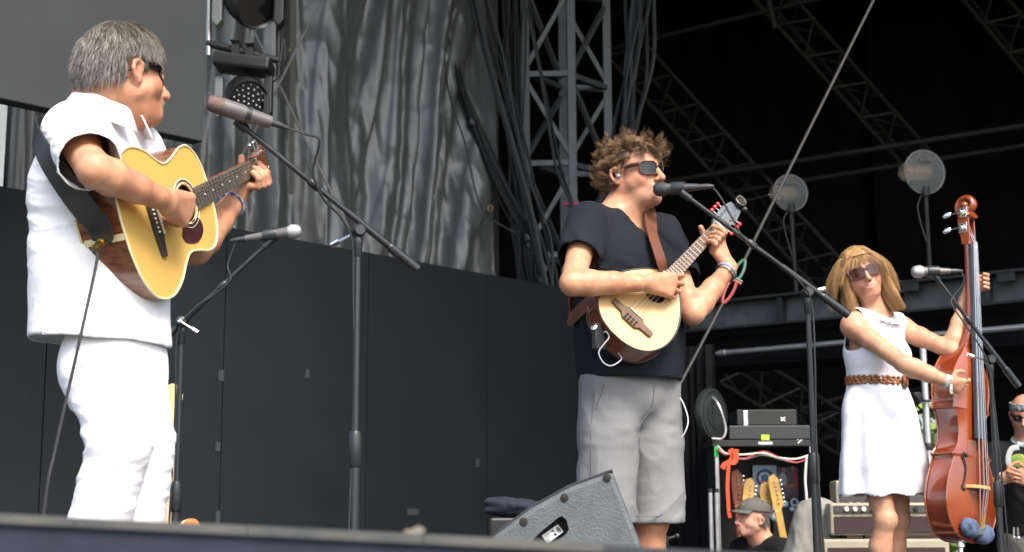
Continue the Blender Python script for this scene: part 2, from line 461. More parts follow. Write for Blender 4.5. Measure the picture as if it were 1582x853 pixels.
def add_hand(S, wr, d, pn, thumb_side, curls, thumb=None, q=1., spread=.0, fem=False):
    """wr wrist, d towards the knuckles, pn out of the palm, thumb_side unit vector towards the thumb, curls 4 x 3 degrees index..little"""
    d = nrm(d); t = nrm(np.asarray(thumb_side)-d*(d@np.asarray(thumb_side))); pn = nrm(np.asarray(pn)-d*(d@np.asarray(pn))-t*(t@np.asarray(pn)))
    m = q*(.88 if fem else 1.)
    offs = [.032, .0108, -.0105, -.030]; kn = [.090, .094, .089, .080]; ln = [(.044, .026, .021), (.048, .030, .022), (.044, .028, .022), (.035, .021, .019)]
    for i in range(4):
        b = wr+d*.012+t*offs[i]*.55*m; kp = wr+m*(d*kn[i]+t*offs[i])
        S.cap(b, kp, .0145*m, .0115*m, .018)
        fd = nrm(d+t*spread*(offs[i]/.03))
        finger(S, curl(kp, fd, pn, [x*m for x in ln[i]], curls[i]), .0086*m, .0068*m)
    S.cap(wr+m*(d*.02+t*.012+pn*.008), wr+m*(d*.06+t*.022+pn*.008), .017*m, .012*m, .015)
    S.cap(wr+m*(d*.02-t*.014+pn*.008), wr+m*(d*.06-t*.018+pn*.006), .015*m, .011*m, .015)
    if thumb is None: thumb = [t*.9+d*.55+pn*.5, t*.35+d*.95+pn*.25, t*.1+d*1+pn*.15]
    p = wr+m*(d*.022+t*.022+pn*.008); pts = [p]
    for v, L in zip(thumb, (.042, .032, .026)): p = p+nrm(v)*L*m; pts.append(p)
    finger(S, pts, .0125*m, .0088*m)
def skin_mesh(name, S, h, parent, base, H, mt, extra=None, **kw):
    V, F = biggest(*S.mesh(h)); V = relax(V, F, 1, .35)
    C = np.tile(np.array(base), (len(V), 1))*(1+(.15*fbm(V*11, 2)+.08*fbm(V*45+3, 2))[:, None]*np.array([.45, 1, 1.1]))
    C = head_color(V, H, C, **kw)
    if extra is not None: C = extra(V, C)
    return npmesh(name, V, F, mt, parent, C)
def torso(S, pel, ch, nb, shl, shr, fw, q=1., belly=0., fem=False):
    up = nrm(nb-pel); lf = nrm(shl-shr); fw = nrm(np.cross(lf, up)); lf = np.cross(up, fw); R = np.stack([lf, fw, up])
    if fem:
        S.ell(ch, (.135*q, .095*q, .17*q), R, .05); S.ell(lerp(pel, ch, .5), (.115*q, .085*q, .15*q), R, .05); S.ell(pel, (.155*q, .11*q, .12*q), R, .05)
        for s in (-1, 1): S.ell(ch+lf*s*.065+fw*.075-up*.03, (.05, .045, .05), R, .04)
    else:
        S.ell(ch, (.165*q, .112*q, .19*q), R, .05); S.ell(lerp(pel, ch, .45)+fw*belly*.6, (.145*q+belly*.5, .105*q+belly, .17*q), R, .06); S.ell(pel, (.155*q, .115*q, .12*q), R, .05)
        for s in (-1, 1): S.ell(ch+lf*s*.075+fw*.07+up*.06, (.075, .045, .06), R, .04)
    for a in (shl, shr):
        S.cap(nb+up*.015, lerp(nb, a, .75)+up*.012, .05*q, .042*q, .05); S.cap(lerp(nb, a, .25)-up*.03, a, .05*q, .05*q, .05)
    return R

# folds for cloth: shift a mesh along its normals
def folds(V, N, dirs, amp=.008, freq=9., warp=.15, seed=0., along=.12):
    """dirs: (n,3) or single direction the folds run along"""
    d = np.broadcast_to(np.asarray(dirs, float), V.shape)
    al = (V*d).sum(1)[:, None]*d; Q = (V-al)*freq+al*freq*along
    Wp = np.stack([fbm(V*3.1+seed+i*11.7, 2) for i in range(3)], 1)*warp*freq
    n = vnoise(Q+Wp+seed*3.1); r = 1-np.abs(n)*2.2
    n2 = vnoise((Q+Wp)*2.3+5.5+seed); r2 = 1-np.abs(n2)*2
    return V+N*(amp*(r*.75+r2*.3))[:, None]
def cut_plane(p, n):                        # remove the side n points to
    n = nrm(n); return lambda X: (X-p)@n
def cut_cap(a, d, L, r):                    # remove a flat-ended rod starting at a running along d
    d = nrm(d); a = np.asarray(a)
    def f(X):
        v = X-a; t = v@d; rad = np.sqrt(np.maximum((v*v).sum(1)-t*t, 0)); return -np.maximum(np.maximum(-t, t-L), rad-r)
    return f
def cut_ell(c, r, R):
    q = ('e', (np.asarray(c), np.array(r), np.array(R)), 0, '+'); return lambda X: -SDF.prim(q, X)
def smooth_rim(V, F, it=14):
    E = np.concatenate([F[:, [i, (i+1) % 4]] for i in range(4)]); E.sort(1); key = E[:, 0]*len(V)+E[:, 1]
    u, c = np.unique(key, return_counts=True); b = u[c == 1]; B = np.stack([b//len(V), b % len(V)], 1)
    V = V.copy()
    for _ in range(it):
        acc = np.zeros_like(V); n = np.zeros(len(V))
        for i, j in ((0, 1), (1, 0)):
            for k in range(3): acc[:, k] += np.bincount(B[:, i], V[B[:, j], k], len(V))
            n += np.bincount(B[:, i], minlength=len(V))
        m = n > 0; V[m] += .5*(acc[m]/n[m][:, None]-V[m])
    R = np.unique(B); ring = np.isin(F, R).any(1); nb = np.setdiff1d(np.unique(F[ring]), R)
    W = relax(V, F, 3, .5); V[nb] = W[nb]
    return V
def seam(parent, pts, r, mt, name='seam', n=5, lift=.0006):
    me = parent.data; V = np.empty(len(me.vertices)*3, np.float32); me.vertices.foreach_get('co', V); V = V.reshape(-1, 3)
    N = np.empty(len(me.vertices)*3, np.float32); me.vertices.foreach_get('normal', N); N = N.reshape(-1, 3); out = []
    for p in smooth_path(pts, n):
        d = ((V-p)**2).sum(1); i = np.argpartition(d, 8)[:8]; w_ = 1/(d[i]+1e-6); out.append((V[i]*w_[:, None]).sum(0)/w_.sum()+N[i[0]]*lift)
    for _ in range(2): out = [out[0]]+[(out[i-1]+2*out[i]+out[i+1])/4 for i in range(1, len(out)-1)]+[out[-1]]
    mb = MB(); mb.tube(out, r, 6); return mb.build(name, mt, parent)
def cloth(name, S, h, thick, cuts, mt, parent, fold=None, rel=2):
    def post(X, d):
        for c in cuts: d = np.maximum(d, c(X))
        return d
    V, F = S.mesh(h, post); dv = S.eval(V); keep = ~((dv[F].mean(1) < -.0035) & (dv[F].min(1) < -.004))
    F = F[keep]; used = np.unique(F); ix = np.zeros(len(V), int); ix[used] = np.arange(len(used)); V = V[used]; F = ix[F]
    N0 = normals(V, F); V2 = relax(V, F, rel, .5); V = V+N0*((V2-V)*N0).sum(1)[:, None]
    V = smooth_rim(V, F)
    if fold is not None: V = fold(V, normals(V, F))
    o = npmesh(name, V, F, mt, parent)
    m = o.modifiers.new('thickness', 'SOLIDIFY'); m.thickness = thick*.3; m.offset = -1
    return o
# hair: strands grow from the scalp and slide over the head
def grow(H, S, roots, dirs, L, n, rise, grav, rng, curl_amp=0, curl_f=0, comb=None, jit=.2, locks=0, kick=.02):
    m = len(roots); Pn = roots.copy(); D = dirs/np.linalg.norm(dirs, axis=1)[:, None]; out = [Pn.copy()]
    Lm = L if np.ndim(L) else np.full(m, L); ph = rng.uniform(0, 6.28, m)
    wob = rng.normal(0, 1, (m, 3))*jit
    if locks:
        sd = roots[rng.choice(m, locks, replace=False)]; gid = np.argmin(((roots[:, None, :]-sd[None])**2).sum(2), 1)
        ph = rng.uniform(0, 6.28, locks)[gid]+rng.normal(0, .35, m); wob = (rng.normal(0, 1, (locks, 3))*jit)[gid]+wob*.25
        cen = sd[gid]
    for i in range(1, n):
        t = i/(n-1)
        D = D+A(0, 0, -1)*grav*(Lm/n/.01)[:, None]*.12+wob*.12
        if comb is not None: D = D+comb(Pn)*.35
        D /= np.linalg.norm(D, axis=1)[:, None]
        Pn = Pn+D*(Lm/(n-1))[:, None]
        if locks and t > .3:
            mc = np.stack([np.bincount(gid, Pn[:, k], locks) for k in range(3)], 1)/np.maximum(np.bincount(gid, minlength=locks), 1)[:, None]
            Pn = Pn+(mc[gid]-Pn)*.09
        if S is not None:
            d = S.eval(Pn); e = .003
            g = np.stack([S.eval(Pn+e*np.eye(3)[k])-d for k in range(3)], 1); g /= np.linalg.norm(g, axis=1)[:, None]+1e-9
            tgt = rise*(.25+.75*min(t*2, 1)); push = np.maximum(tgt-d, 0)[:, None]
            Pn = Pn+g*push; D = D+g*push/kick
            D /= np.linalg.norm(D, axis=1)[:, None]
        Q = Pn
        if curl_amp:
            u = np.cross(D, A(.2, .5, .8)); u /= np.linalg.norm(u, axis=1)[:, None]+1e-9; v = np.cross(D, u)
            a = ph+curl_f*t*Lm/.05; Q = Pn+(np.cos(a)[:, None]*u+np.sin(a)[:, None]*v)*curl_amp*min(t*2.5, 1)
        out.append(Q.copy())
    return np.stack(out, 1)
def scalp_roots(H, n, rng, ok, c=(-.008, 0, .030), r=(.098, .076, .086)):
    v = rng.normal(size=(n*6, 3)); v /= np.linalg.norm(v, axis=1)[:, None]; L = v*np.array(r)+np.array(c)
    k = ok(L); L = L[k][:n]; v = v[k][:n]
    W = H.c+H.sc*(L[:, :1]*H.f+L[:, 1:2]*H.l+L[:, 2:]*H.u)
    nn = v/np.array(r); nn /= np.linalg.norm(nn, axis=1)[:, None]
    return W, nn[:, :1]*H.f+nn[:, 1:2]*H.l+nn[:, 2:]*H.u, L
M_SKIN = mat('skin', (.6, .35, .25), .5, spec=.35, attr=True, noise=.13, nscale=45, bump=.3, bscale=260, bdist=.0012, sss=.12)
def sunglasses(parent, H, lensmat, framemat, w=.052, hgt=.040, x0=.094, wrap=.022, z0=-.002, thick=.003, arm=.0032, lens_tilt=.0, name='sunglasses'):
    fr = MB(); ln = MB()
    def pt(a, s, g=1.):
        yy = math.cos(a); zz = math.sin(a)
        e = .62                                              # rounded-rectangle rim
        y = s*.034+s*(w/2)*math.copysign(abs(yy)**e, yy)*g; z = z0+(hgt/2)*math.copysign(abs(zz)**e, zz)*g
        y2 = abs(y); return H(x0+.004-wrap*(y2/.06)**2+lens_tilt*(z-z0), y, z)
    o = None
    for s in (-1, 1):
        ring = [pt(2*math.pi*k/28, s) for k in range(28)]
        fr.tube(ring, thick*.75*H.sc, 6, closed=True)
        V = [H(*( (H.loc(np.array([pt(0, s, 0.001)]))[0]) ))]; F = []
        for gi, g in enumerate((.5, .98)):
            V += [pt(2*math.pi*k/28, s, g) for k in range(28)]
        F += [(0, 1+k, 1+(k+1) % 28) for k in range(28)]+[(1+k, 29+k, 29+(k+1) % 28, 1+(k+1) % 28) for k in range(28)]
        ln.add(np.array(V), F)
        tip = H.loc(np.array([pt(0, s)]))[0]
        fr.tube([H(tip[0], tip[1]+s*.001, z0+hgt*.28), H(tip[0]-.02, s*.074, z0+hgt*.30), H(.0, s*.0805, z0+.009), H(-.018, s*.083, z0+.004), H(-.038, s*.080, z0-.012)], [arm*1.6, arm*1.5, arm, arm*.9, arm*.7], 6, up=H.u, flat=1.5)
    fr.tube([H(x0+.004, -.010, z0+.006), H(x0+.009, 0, z0+.009), H(x0+.004, .010, z0+.006)], .0028, 6)
    f = fr.build(name, framemat, parent); ln.build('lens', lensmat, f, angle=80)
    return f
# ------------------------------------------------------------ fretted instruments
from mathutils.geometry import tessellate_polygon
def interp_spline(ctrl, n):
    x = np.array([c[0] for c in ctrl]); y = np.array([c[1] for c in ctrl])
    pts = smooth_path([A(a, b, 0) for a, b in ctrl], n); return [(p[0], p[1]) for p in pts]
def body_outline(ctrl, n=6):                   # ctrl: (along, halfwidth) from tail to neck; mirrored
    h = interp_spline(ctrl, n); h = [(a, max(b, 0)) for a, b in h]
    return [(a, b) for a, b in h]+[(a, -b) for a, b in h[::-1][1:-1]]
def instrument_body(root, out, o, N, W, G, depth, mats, hole=None, binding=True, arch=0.0):
    m_top, m_side, m_bind, m_back = mats
    pt = lambda p, z: o+N*p[0]+W*p[1]+G*z
    k = len(out); H = []
    if hole: H = [(hole[0]+hole[1]*math.cos(a), -hole[1]*math.sin(a)) for a in np.arange(24)*2*math.pi/24]
    polys = [[Vector((a, b, 0)) for a, b in out]]
    if H: polys.append([Vector((a, b, 0)) for a, b in H])
    tris = tessellate_polygon(polys); allp = out+H
    nb = len(allp)
    mb = MB(); V = [pt(p, 0) for p in allp]+[pt(p, -.003) for p in allp]
    F = []
    for t in tris:
        a, b, c = [V[i] for i in t]
        t = t if np.cross(b-a, c-a)@G > 0 else t[::-1]
        F.append(tuple(t)); F.append(tuple(i+nb for i in t[::-1]))
    for i in range(len(H)):
        a = k+i; b = k+(i+1) % len(H); F.append((a, b, b+nb, a+nb))
    mb.add(np.array(V), F); top = mb.build('soundboard', m_top, root, angle=30)
    mb = MB(); dep = lambda a: depth(a) if callable(depth) else depth
    V = [pt(p, -.001) for p in out]+[pt(p, -dep(p[0])) for p in out]
    mb.add(np.array(V), [(i, (i+1) % k, k+(i+1) % k, k+i) for i in range(k)]); side = mb.build('side', m_side, root, angle=60)
    mb = MB(); tr = tessellate_polygon([[Vector((a, b, 0)) for a, b in out]])
    mb.add(np.array([pt(p, -dep(p[0])) for p in out]), [tuple(t) for t in tr]); mb.build('back', m_back, root, angle=60)
    if binding:
        for z, nm in ((0, 'binding'), (1, 'binding')):
            mb = MB(); mb.tube([pt(p, .0005 if z == 0 else -dep(p[0])) for p in out], .003, 6, closed=True); mb.build(nm, m_bind, root)
    return top, side
def fretboard(root, o, N, W, G, x0, x1, w0, w1, th, m_board, m_fret, m_str, nstr, nut_len, strings_to, strsp=(.052, .04), frets=20, scale=.64, inlay=None, pairs=False, sr=.0006):
    mb = MB()                                  # x0 body end, x1 nut
    V = []
    for x, wd in ((x0, w0), (x1, w1)):
        for s in (-1, 1):
            for z in (0, th): V.append(o+N*x+W*s*wd/2+G*z)
    mb.add(np.array(V), [(0, 1, 3, 2), (4, 6, 7, 5), (0, 4, 5, 1), (2, 3, 7, 6), (1, 5, 7, 3), (0, 2, 6, 4)])
    fb = mb.build('fretboard', m_board, root, smooth=False)
    for i in range(1, frets+1):
        x = x1-scale*(1-2**(-i/12.)); 
        if x < x0+.002: break
        wd = lerp(w1, w0, (x1-x)/(x1-x0)); mb = MB(); mb.bar(o+N*x-W*wd/2+G*(th+.0004), o+N*x+W*wd/2+G*(th+.0004), .0030, .0018, up=G); mb.build('fret', m_fret, fb, smooth=False)
        if inlay and i in (3, 5, 7, 9, 12, 15):
            xm = x+.5*scale*(2**(-(i-1)/12.)-2**(-i/12.)); mb = MB(); mb.lathe(o+N*xm+G*th, G, [(.003, 0), (.003, .0006)], 8); mb.build('inlay', inlay, fb)
    mb = MB(); mb.bar(o+N*(x1+.002)-W*w1/2+G*(th+.001), o+N*(x1+.002)+W*w1/2+G*(th+.001), .005, .006, up=G); mb.build('nut', m_str[1], root, smooth=False)
    for i in range(nstr):
        if pairs: g = i//2; n = nstr//2; t = (g/(n-1)-.5)*2+(.09 if i % 2 else -.09)
        else: t = (i/(nstr-1)-.5)*2
        a = o+N*strings_to[0]+W*t*strsp[0]/2+G*strings_to[1]; b = o+N*(x1+.002)+W*t*strsp[1]/2+G*(th+.0055)
        mb = MB(); mb.tube([a, b], sr*(1.5-.5*t), 5); mb.build('string', m_str[0], root)
    return fb
M_SPRUCE = mat('spruce_top', (.66, .42, .115), .22, noise=.10, nscale=5, stretch=(1, 1, 1), coat=.6)
M_ROSE = mat('rosewood', (.24, .095, .042), .25, col2=(.085, .028, .013), nscale=9, coat=.5, stretch=(2, 9, 9))
M_BIND = mat('cream_binding', (.72, .62, .38), .35)
M_EBONY = mat('ebony', (.045, .040, .037), .35, noise=.3)
M_NICKEL = mat('nickel', (.72, .70, .65), .25, metal=1)
M_STRING = mat('string_bronze', (.75, .62, .42), .3, metal=1)
M_BONE = mat('bone', (.8, .76, .65), .4)
M_MAHOG = mat('mahogany', (.20, .065, .025), .35, col2=(.11, .035, .015), nscale=12, stretch=(2, 8, 8))
M_CHROME = mat('chrome', (.8, .8, .8), .12, metal=1)
M_BLACKPL = mat('black_plastic', (.02, .02, .022), .4, noise=.3, bump=.1)
M_RUBBER = mat('black_rubber', (.018, .018, .02), .65, noise=.3)
M_LEATHER = mat('black_leather', (.022, .022, .022), .45, bump=.3, bscale=120, noise=.3)
M_BROWNL = mat('brown_leather', (.16, .055, .028), .5, bump=.3, bscale=90, noise=.35)

# ------------------------------------------------------------ guitarist in white
F1 = nrm(A(.95, -.31, 0)); L1 = nrm(A(.31, .95, 0))
pel1 = P(160, 548, 3.42); ch1 = P(142, 305, 3.44); nb1 = P(150, 172, 3.44); bel1 = P(155, 420, 3.44)
shr1 = nb1-L1*.160-A(0, 0, .112)+F1*.050; shl1 = nb1+L1*.172-A(0, 0, .08)+F1*.01
H1 = Head(P(192, 116, 3.45), A(.68, .73, .07), A(-.06, 0, 1), 1.03)
foot1 = A(pel1[0], pel1[1], 0)
G1o = P(231, 345, 3.33); nut1 = PL(G1o, 394, 257, .655, True); N1 = nrm(nut1-G1o)
_w = P(264, 444, 3.33)-P(203, 243, 3.33); _v = nrm(ray(234, 345)); W1 = nrm(_w-_v*(_w@N1)/(_v@N1)); G1 = np.cross(N1, W1); G1 = G1 if G1@A(0, -1, 0) > 0 else -G1
elr1 = PPL(146, 263, G1o+G1*.012, G1); wrr1 = PPL(258, 311, G1o+G1*.066, G1)
hipr1 = pel1+F1*.030-L1*.065-A(0, 0, .03); hipl1 = pel1+F1*.030+L1*.065-A(0, 0, .03)
knr1 = PL(hipr1, 184, 690, .27, False); knl1 = PL(hipl1, 222, 682, .27, False)
anr1 = PZ(80, 1100, .09); anr1 = A(P(96, 900, knr1[1]+.03)[0]-.03, knr1[1]+.06, .09); anl1 = A(P(196, 900, knl1[1]+.02)[0]-.02, knl1[1]+.05, .09)
p1 = thing('person', 'grey-haired man in white linen shirt and white jeans playing a six-string guitar', 'person', (foot1[0], foot1[1], 0))
S1 = SDF(); torso(S1, pel1+F1*.04, ch1, nb1, shl1, shr1, F1, .80)
add_head(S1, H1, nb1+A(0, 0, .02), .062, chub=.004)
add_arm(S1, shr1, elr1, wrr1, .89)
# right hand holds a pick over the strings
hd = nrm(PPL(300, 330, G1o+G1*.068, G1)-wrr1)
add_hand(S1, wrr1, hd, -W1*.0-G1*.9+A(0, 0, -.45), nrm(N1*.6+G1*.25-W1*.7), [(38, 60, 40), (44, 66, 42), (50, 68, 42), (56, 68, 42)], q=1.06, spread=.08,
         thumb=[hd*.8-G1*.35+N1*.25, hd*.9-G1*.45, hd*.9-G1*.5])
# left arm and fretting hand
q1 = nut1-N1*.035
elL = shl1+A(.10, .16, -.235); wl1 = q1+W1*.075-G1*.055-N1*.035
_d = wl1-shl1; 
def two_bone(a, c, l1, l2, hint):
    v = c-a; D = min(np.linalg.norm(v), (l1+l2)*.999); v = nrm(v); x = (l1*l1-l2*l2+D*D)/(2*D); h = math.sqrt(max(l1*l1-x*x, 0))
    hh = nrm(hint-v*(hint@v)); return a+v*x+hh*h
elL = two_bone(shl1, wl1, .28, .26, A(.3, .0, -1))
add_arm(S1, shl1, elL, wl1, 1.)
def fret_hand(S, wr, q, N, W, G, offs, pressed, m=1., thick=.022, lift=0., thumb_up=.0, kn_s=.040, kn_g=-.012):
    """fingers come round the W side of the neck and land on the strings; offs along N, pressed: lateral landing"""
    for i, (n, s) in enumerate(zip(offs, pressed)):
        kn = q+N*n+W*kn_s+G*(kn_g)+N*.0
        S.cap(wr+N*n*.45, kn, .015*m, .0115*m, .018)
        L = (.044, .048, .044, .036)[i]*m
        pip = kn+nrm(G*.9+W*.25)*L*.95; tip = q+N*n*.95+W*s+G*(.012+.006+lift); 
        mid = lerp(pip, tip, .5)+nrm(G)*.010*m
        finger(S, [kn, pip, mid, tip], .0098*m, .0078*m)
    tb = wr+nrm(q-wr)*.02-N*.004; t1 = q-G*(thick+.014)+W*.012+N*(offs[0]*.4); t2 = q-G*(thick+.006)-W*.022+N*(offs[0]*.6)
    S.cap(wr, lerp(tb, t1, .6), .017*m, .013*m, .015); finger(S, [lerp(tb, t1, .35), t1, t2, t2-W*.012+N*.008+G*thumb_up], .012*m, .009*m)
fret_hand(S1, wl1, q1, N1, W1, G1, (.030, .010, -.010, -.029), (-.006, .004, -.002, .008), 1.05)
add_leg(S1, hipr1, knr1, anr1, .74, toe=F1); add_leg(S1, hipl1, knl1, anl1, .74, toe=F1)
SK1 = (.49, .240, .142)
def arms1(X, C):
    h = np.clip(.5+fbm(X*26, 2), 0, 1)[:, None]; return C*(1-.10*h)
skin_mesh('body', S1, .0031, p1, SK1, H1, M_SKIN, arms1)
M_LINEN = mat('white_linen', (.80, .81, .84), .85, spec=.2, bump=.55, bscale=16, bdist=.012, sheen=.1, bdetail=8)
M_DENIMW = mat('white_denim', (.82, .82, .84), .85, spec=.2, bump=.5, bscale=22, bdist=.008, bdetail=8)
# shirt
SS = SDF(); up1 = nrm(nb1-pel1); lf1 = nrm(np.cross(up1, F1)); fw1 = np.cross(lf1, up1)
hem1 = P(160, 530, 3.42)
R1 = np.stack([lf1, fw1, up1])
SS.ell(ch1+F1*.016, (.180, .130, .18), R1, .05)
SS.cap(ch1-up1*.02, bel1, .170, .178, .06, ax=F1, fl=.72)
SS.cap(bel1, hem1-A(0, 0, .08)-F1*.005, .178, .195, .06, ax=F1, fl=.83)
SS.cap(nb1-A(0, 0, .02), lerp(nb1, shr1, .85)+up1*.012, .064, .060, .05); SS.cap(nb1-A(0, 0, .02), lerp(nb1, shl1, .85)+up1*.012, .064, .060, .05)
for sh, el in ((shr1, elr1), (shl1, elL)):
    SS.chain([sh+A(0, 0, .0), lerp(sh, el, .5), lerp(sh, el, .95)], [.062, .068, .076], .07)
ca = lerp(shr1, elr1, .76); cb = lerp(shl1, elL, .70)
cuts = [cut_plane(hem1, -A(0, 0, 1)-F1*.05), cut_cap(ca, elr1-shr1, .16, .12), cut_cap(cb, elL-shl1, .16, .12), cut_ell(nb1+up1*.075+F1*.03, (.072, .080, .085), R1)]
def fold1(V, N):
    a = V[:, 2]-hem1[2]; b = np.clip((a-.15)/.35, 0, 1)[:, None]; d = (1-b)*nrm(up1+fw1*.15)+b*nrm(up1*.9-fw1*.5+lf1*.2); d /= np.linalg.norm(d, axis=1)[:, None]
    V = folds(V, N, d, .0032, 5, .22, 2., along=.06)
    return V+N*(.004*fbm(V*7+3, 2)*np.clip(1-a/.35, 0, 1))[:, None]
shirt1 = cloth('shirt', SS, .0042, .007, cuts, M_LINEN, p1, fold1, 3)
M_SHSEAM = mat('linen_seam', (.66, .67, .72), .9)
seam(shirt1, [nb1-L1*.08+UZ*.02-F1*.03, shr1+UZ*.05-F1*.06, shr1-UZ*.01-F1*.09, shr1-UZ*.09-F1*.085], .0018, M_SHSEAM, 'armhole_seam')
seam(shirt1, [P(x, y, 3.27) for x, y in ((66, 420), (68, 470), (72, 528))], .0018, M_SHSEAM, 'side_seam')
# collar: folded band round the neck
def collar(parent, nb, up, fw, lf, r, hgt, drop, mt, gap=.5, name='collar', n=40, lean=.0):
    V = []
    a0 = math.pi*.5*gap*.35; angs = np.linspace(a0, 2*math.pi-a0, n)
    for a in angs:
        dr = fw*math.cos(a)+lf*math.sin(a); fr = (1+math.cos(a))/2
        c = nb-up*.055*fr+fw*.012
        pts = [c+dr*(r*.98)+up*(.0), c+dr*r*.95+up*hgt*(1-.15*fr), c+dr*(r*.97+.010)+up*(hgt+.004)*(1-.15*fr), c+dr*(r+.022)+up*(hgt*.5), c+dr*(r+.034+.012*fr)+up*(hgt-drop*(1+.5*fr**3))]
        V += pts
    mb = MB(); mb.grid(np.array(V), n, 5); return mb.build(name, mt, parent, angle=0, solid=.003)
collar(shirt1, nb1+up1*.012+F1*.012, up1, fw1, lf1, .070, .032, .052, M_LINEN)
# jeans
ST = SDF(); 
ST.ell(pel1+F1*.045, (.12, .080, .15), R1, .05); ST.cap(pel1+F1*.04, pel1+UZ*.16+F1*.01, .125, .13, .05, ax=F1, fl=.66)
for hp, kn, an, s in ((hipr1, knr1, anr1, -1), (hipl1, knl1, anl1, 1)):
    ST.chain([hp-A(0, 0, .01), lerp(hp, kn, .45), kn, lerp(kn, an, .4), lerp(kn, an, 1.0)], [.076, .074, .070, .066, .069], .05)
    ST.ell(hp-F1*.022-up1*.02, (.06, .055, .10), R1, .05)
wc = pel1+up1*.12
cuts = [cut_plane(wc, up1)]+[cut_plane(A(0, 0, .05), A(0, 0, -1)) for _ in (0,)]
def fold1b(V, N):
    kz = (knr1[2]+knl1[2])/2
    dz = V[:, 2]-kz; t = np.clip(1-np.abs(dz)/.16, 0, 1)[:, None]
    d = (1-t)*nrm(A(0, 0, 1)+fw1*.35)+t*nrm(lf1*.6+fw1*.7+A(0, 0, .35)); d /= np.linalg.norm(d, axis=1)[:, None]
    V = folds(V, N, d, .0042, 6.5, .22, 5.)
    crease = np.abs(vnoise(np.stack([V@fw1*5+V[:, 2]*4, V@lf1*4, V[:, 2]*26], 1)))
    return V-N*(.006*np.clip(.5-crease, 0, 1)*t[:, 0])[:, None]
ST_o = cloth('trousers', ST, .0046, .008, cuts, M_DENIMW, p1, fold1b, 2)
M_STITCH = mat('white_seam', (.62, .62, .66), .9)
yq = hipr1[1]-.09
seam(ST_o, [P(x, y, yq) for x, y in ((150, 540), (160, 600), (172, 660), (165, 730), (142, 800))], .0022, M_STITCH)
seam(ST_o, [P(x, y, yq) for x, y in ((112, 530), (118, 548), (126, 567), (142, 566), (160, 552), (158, 530))], .002, M_STITCH, 'pocket_seam')
seam(ST_o, [P(x, y, yq) for x, y in ((112, 536), (134, 538), (157, 536))], .0018, M_STITCH, 'pocket_seam')
# shoes
M_SHOE = mat('tan_suede', (.25, .16, .09), .8, noise=.2)
for an in (anr1, anl1):
    s = SDF(); b = A(an[0], an[1], .045); s.cap(b-F1*.05, b+F1*.17-A(0, 0, .01), .045, .04, .02); s.cap(b, b+A(0, 0, .05), .045, .045, .02)
    V, Fc = s.mesh(.008, lambda X, d: np.maximum(d, -X[:, 2]+.002)); npmesh('shoe', V, Fc, M_SHOE, p1)
# hair
rng = np.random.default_rng(3)
HS = SDF(); add_head(HS, H1, nb1, .062); HS.p = [q for q in HS.p if q[3] == '+'][:4]
M_HAIR = mat('hair', (.3, .3, .3), .36, spec=.5, attr=True, noise=.1, nscale=90)
ok1 = lambda L: ((L[:, 2] > .062+(L[:, 0]-.05)*.3) | ((L[:, 0] < .055) & (L[:, 2] > .034)) | ((L[:, 0] < .022) & (L[:, 0] > .004) & (L[:, 2] > -.008)) | ((L[:, 0] < -.036) & (L[:, 2] > -.036+(L[:, 0]+.034)*-.5))) & ~((L[:, 0] > .072) & (L[:, 2] < .075))
ok1b = ok1
def cap_mesh(H, name, parent, ok, grow_r, mt, col, rng, disp=.004, freq=(30, 30, 8), extra=None):
    s = SDF(); q = H.sc; s.ell(H(-.010, 0, .032), tuple(q*(np.array([.098, .076, .088])+grow_r)), H.R()); s.ell(H(-.045, 0, -.025), tuple(q*(np.array([.055, .062, .05])+grow_r*.6)), H.R(), .03)
    def post(X, d):
        L = H.loc(X); d = np.maximum(s0.eval(X) if extra is not None else d, np.where(ok(L), -.01, .012))
        return d if extra is None else np.minimum(d, extra.eval(X))
    s0 = SDF(); s0.p = list(s.p)
    if extra is not None: s.p += [('c', (q[1][0], q[1][1], q[1][2], q[1][3], q[1][4], None, 1.), q[2], '+') for q in extra.p]
    V, F = biggest(*s.mesh(.0045, post)); V = relax(V, F, 3, .5); N = normals(V, F); L = H.loc(V)
    V = V+N*(disp*fbm(L*np.array(freq), 3))[:, None]
    c = np.array(col)*(1+.35*fbm(L*np.array(freq)*2.2, 2)[:, None]); return npmesh(name, V, F, mt, parent, np.clip(c, .005, 1))
hair1 = cap_mesh(H1, 'hair', p1, ok1, .011, M_HAIR, (.10, .09, .075), rng)
roots, nn, Lr = scalp_roots(H1, 11000, rng, lambda L: ok1(L) & (L[:, 2] > np.where(L[:, 0] > -.036, .045, -.008)))
side = H1.loc(roots); y = side[:, 1:2]
tz = np.clip((side[:, 2:3]-.06)/.05, 0, 1)
d0 = nn*.30+H1.f*(tz*.25-(1-tz)*.25)-H1.u*(1-tz)*.8+H1.l*.35*tz*np.sign(y)
pa = grow(H1, HS, roots, d0, rng.uniform(.035, .07, len(roots))*np.clip(1.2-np.clip(side[:, 0]-.03, 0, 1)/.06*.7, .45, 1)*np.where(side[:, 0] > -.036, np.clip((side[:, 2]-.015)/.05, .3, 1), 1), 9, .015, .5, rng, comb=lambda X: -H1.u*.5-H1.f*.10, jit=.22)
g = rng.uniform(0, 1, len(roots)); top = np.clip((side[:, 2]-.05)/.06, 0, 1)
base = np.where((g < .36+.2*(1-top))[:, None], A(.30, .29, .275), A(.05, .038, .028)); base = base*(1+rng.normal(0, .25, (len(roots), 1))); base = base+top[:, None]*A(.03, .018, .0)
strands('hair_strands', pa, .0005, M_HAIR, hair1, np.clip(base, .02, .8))
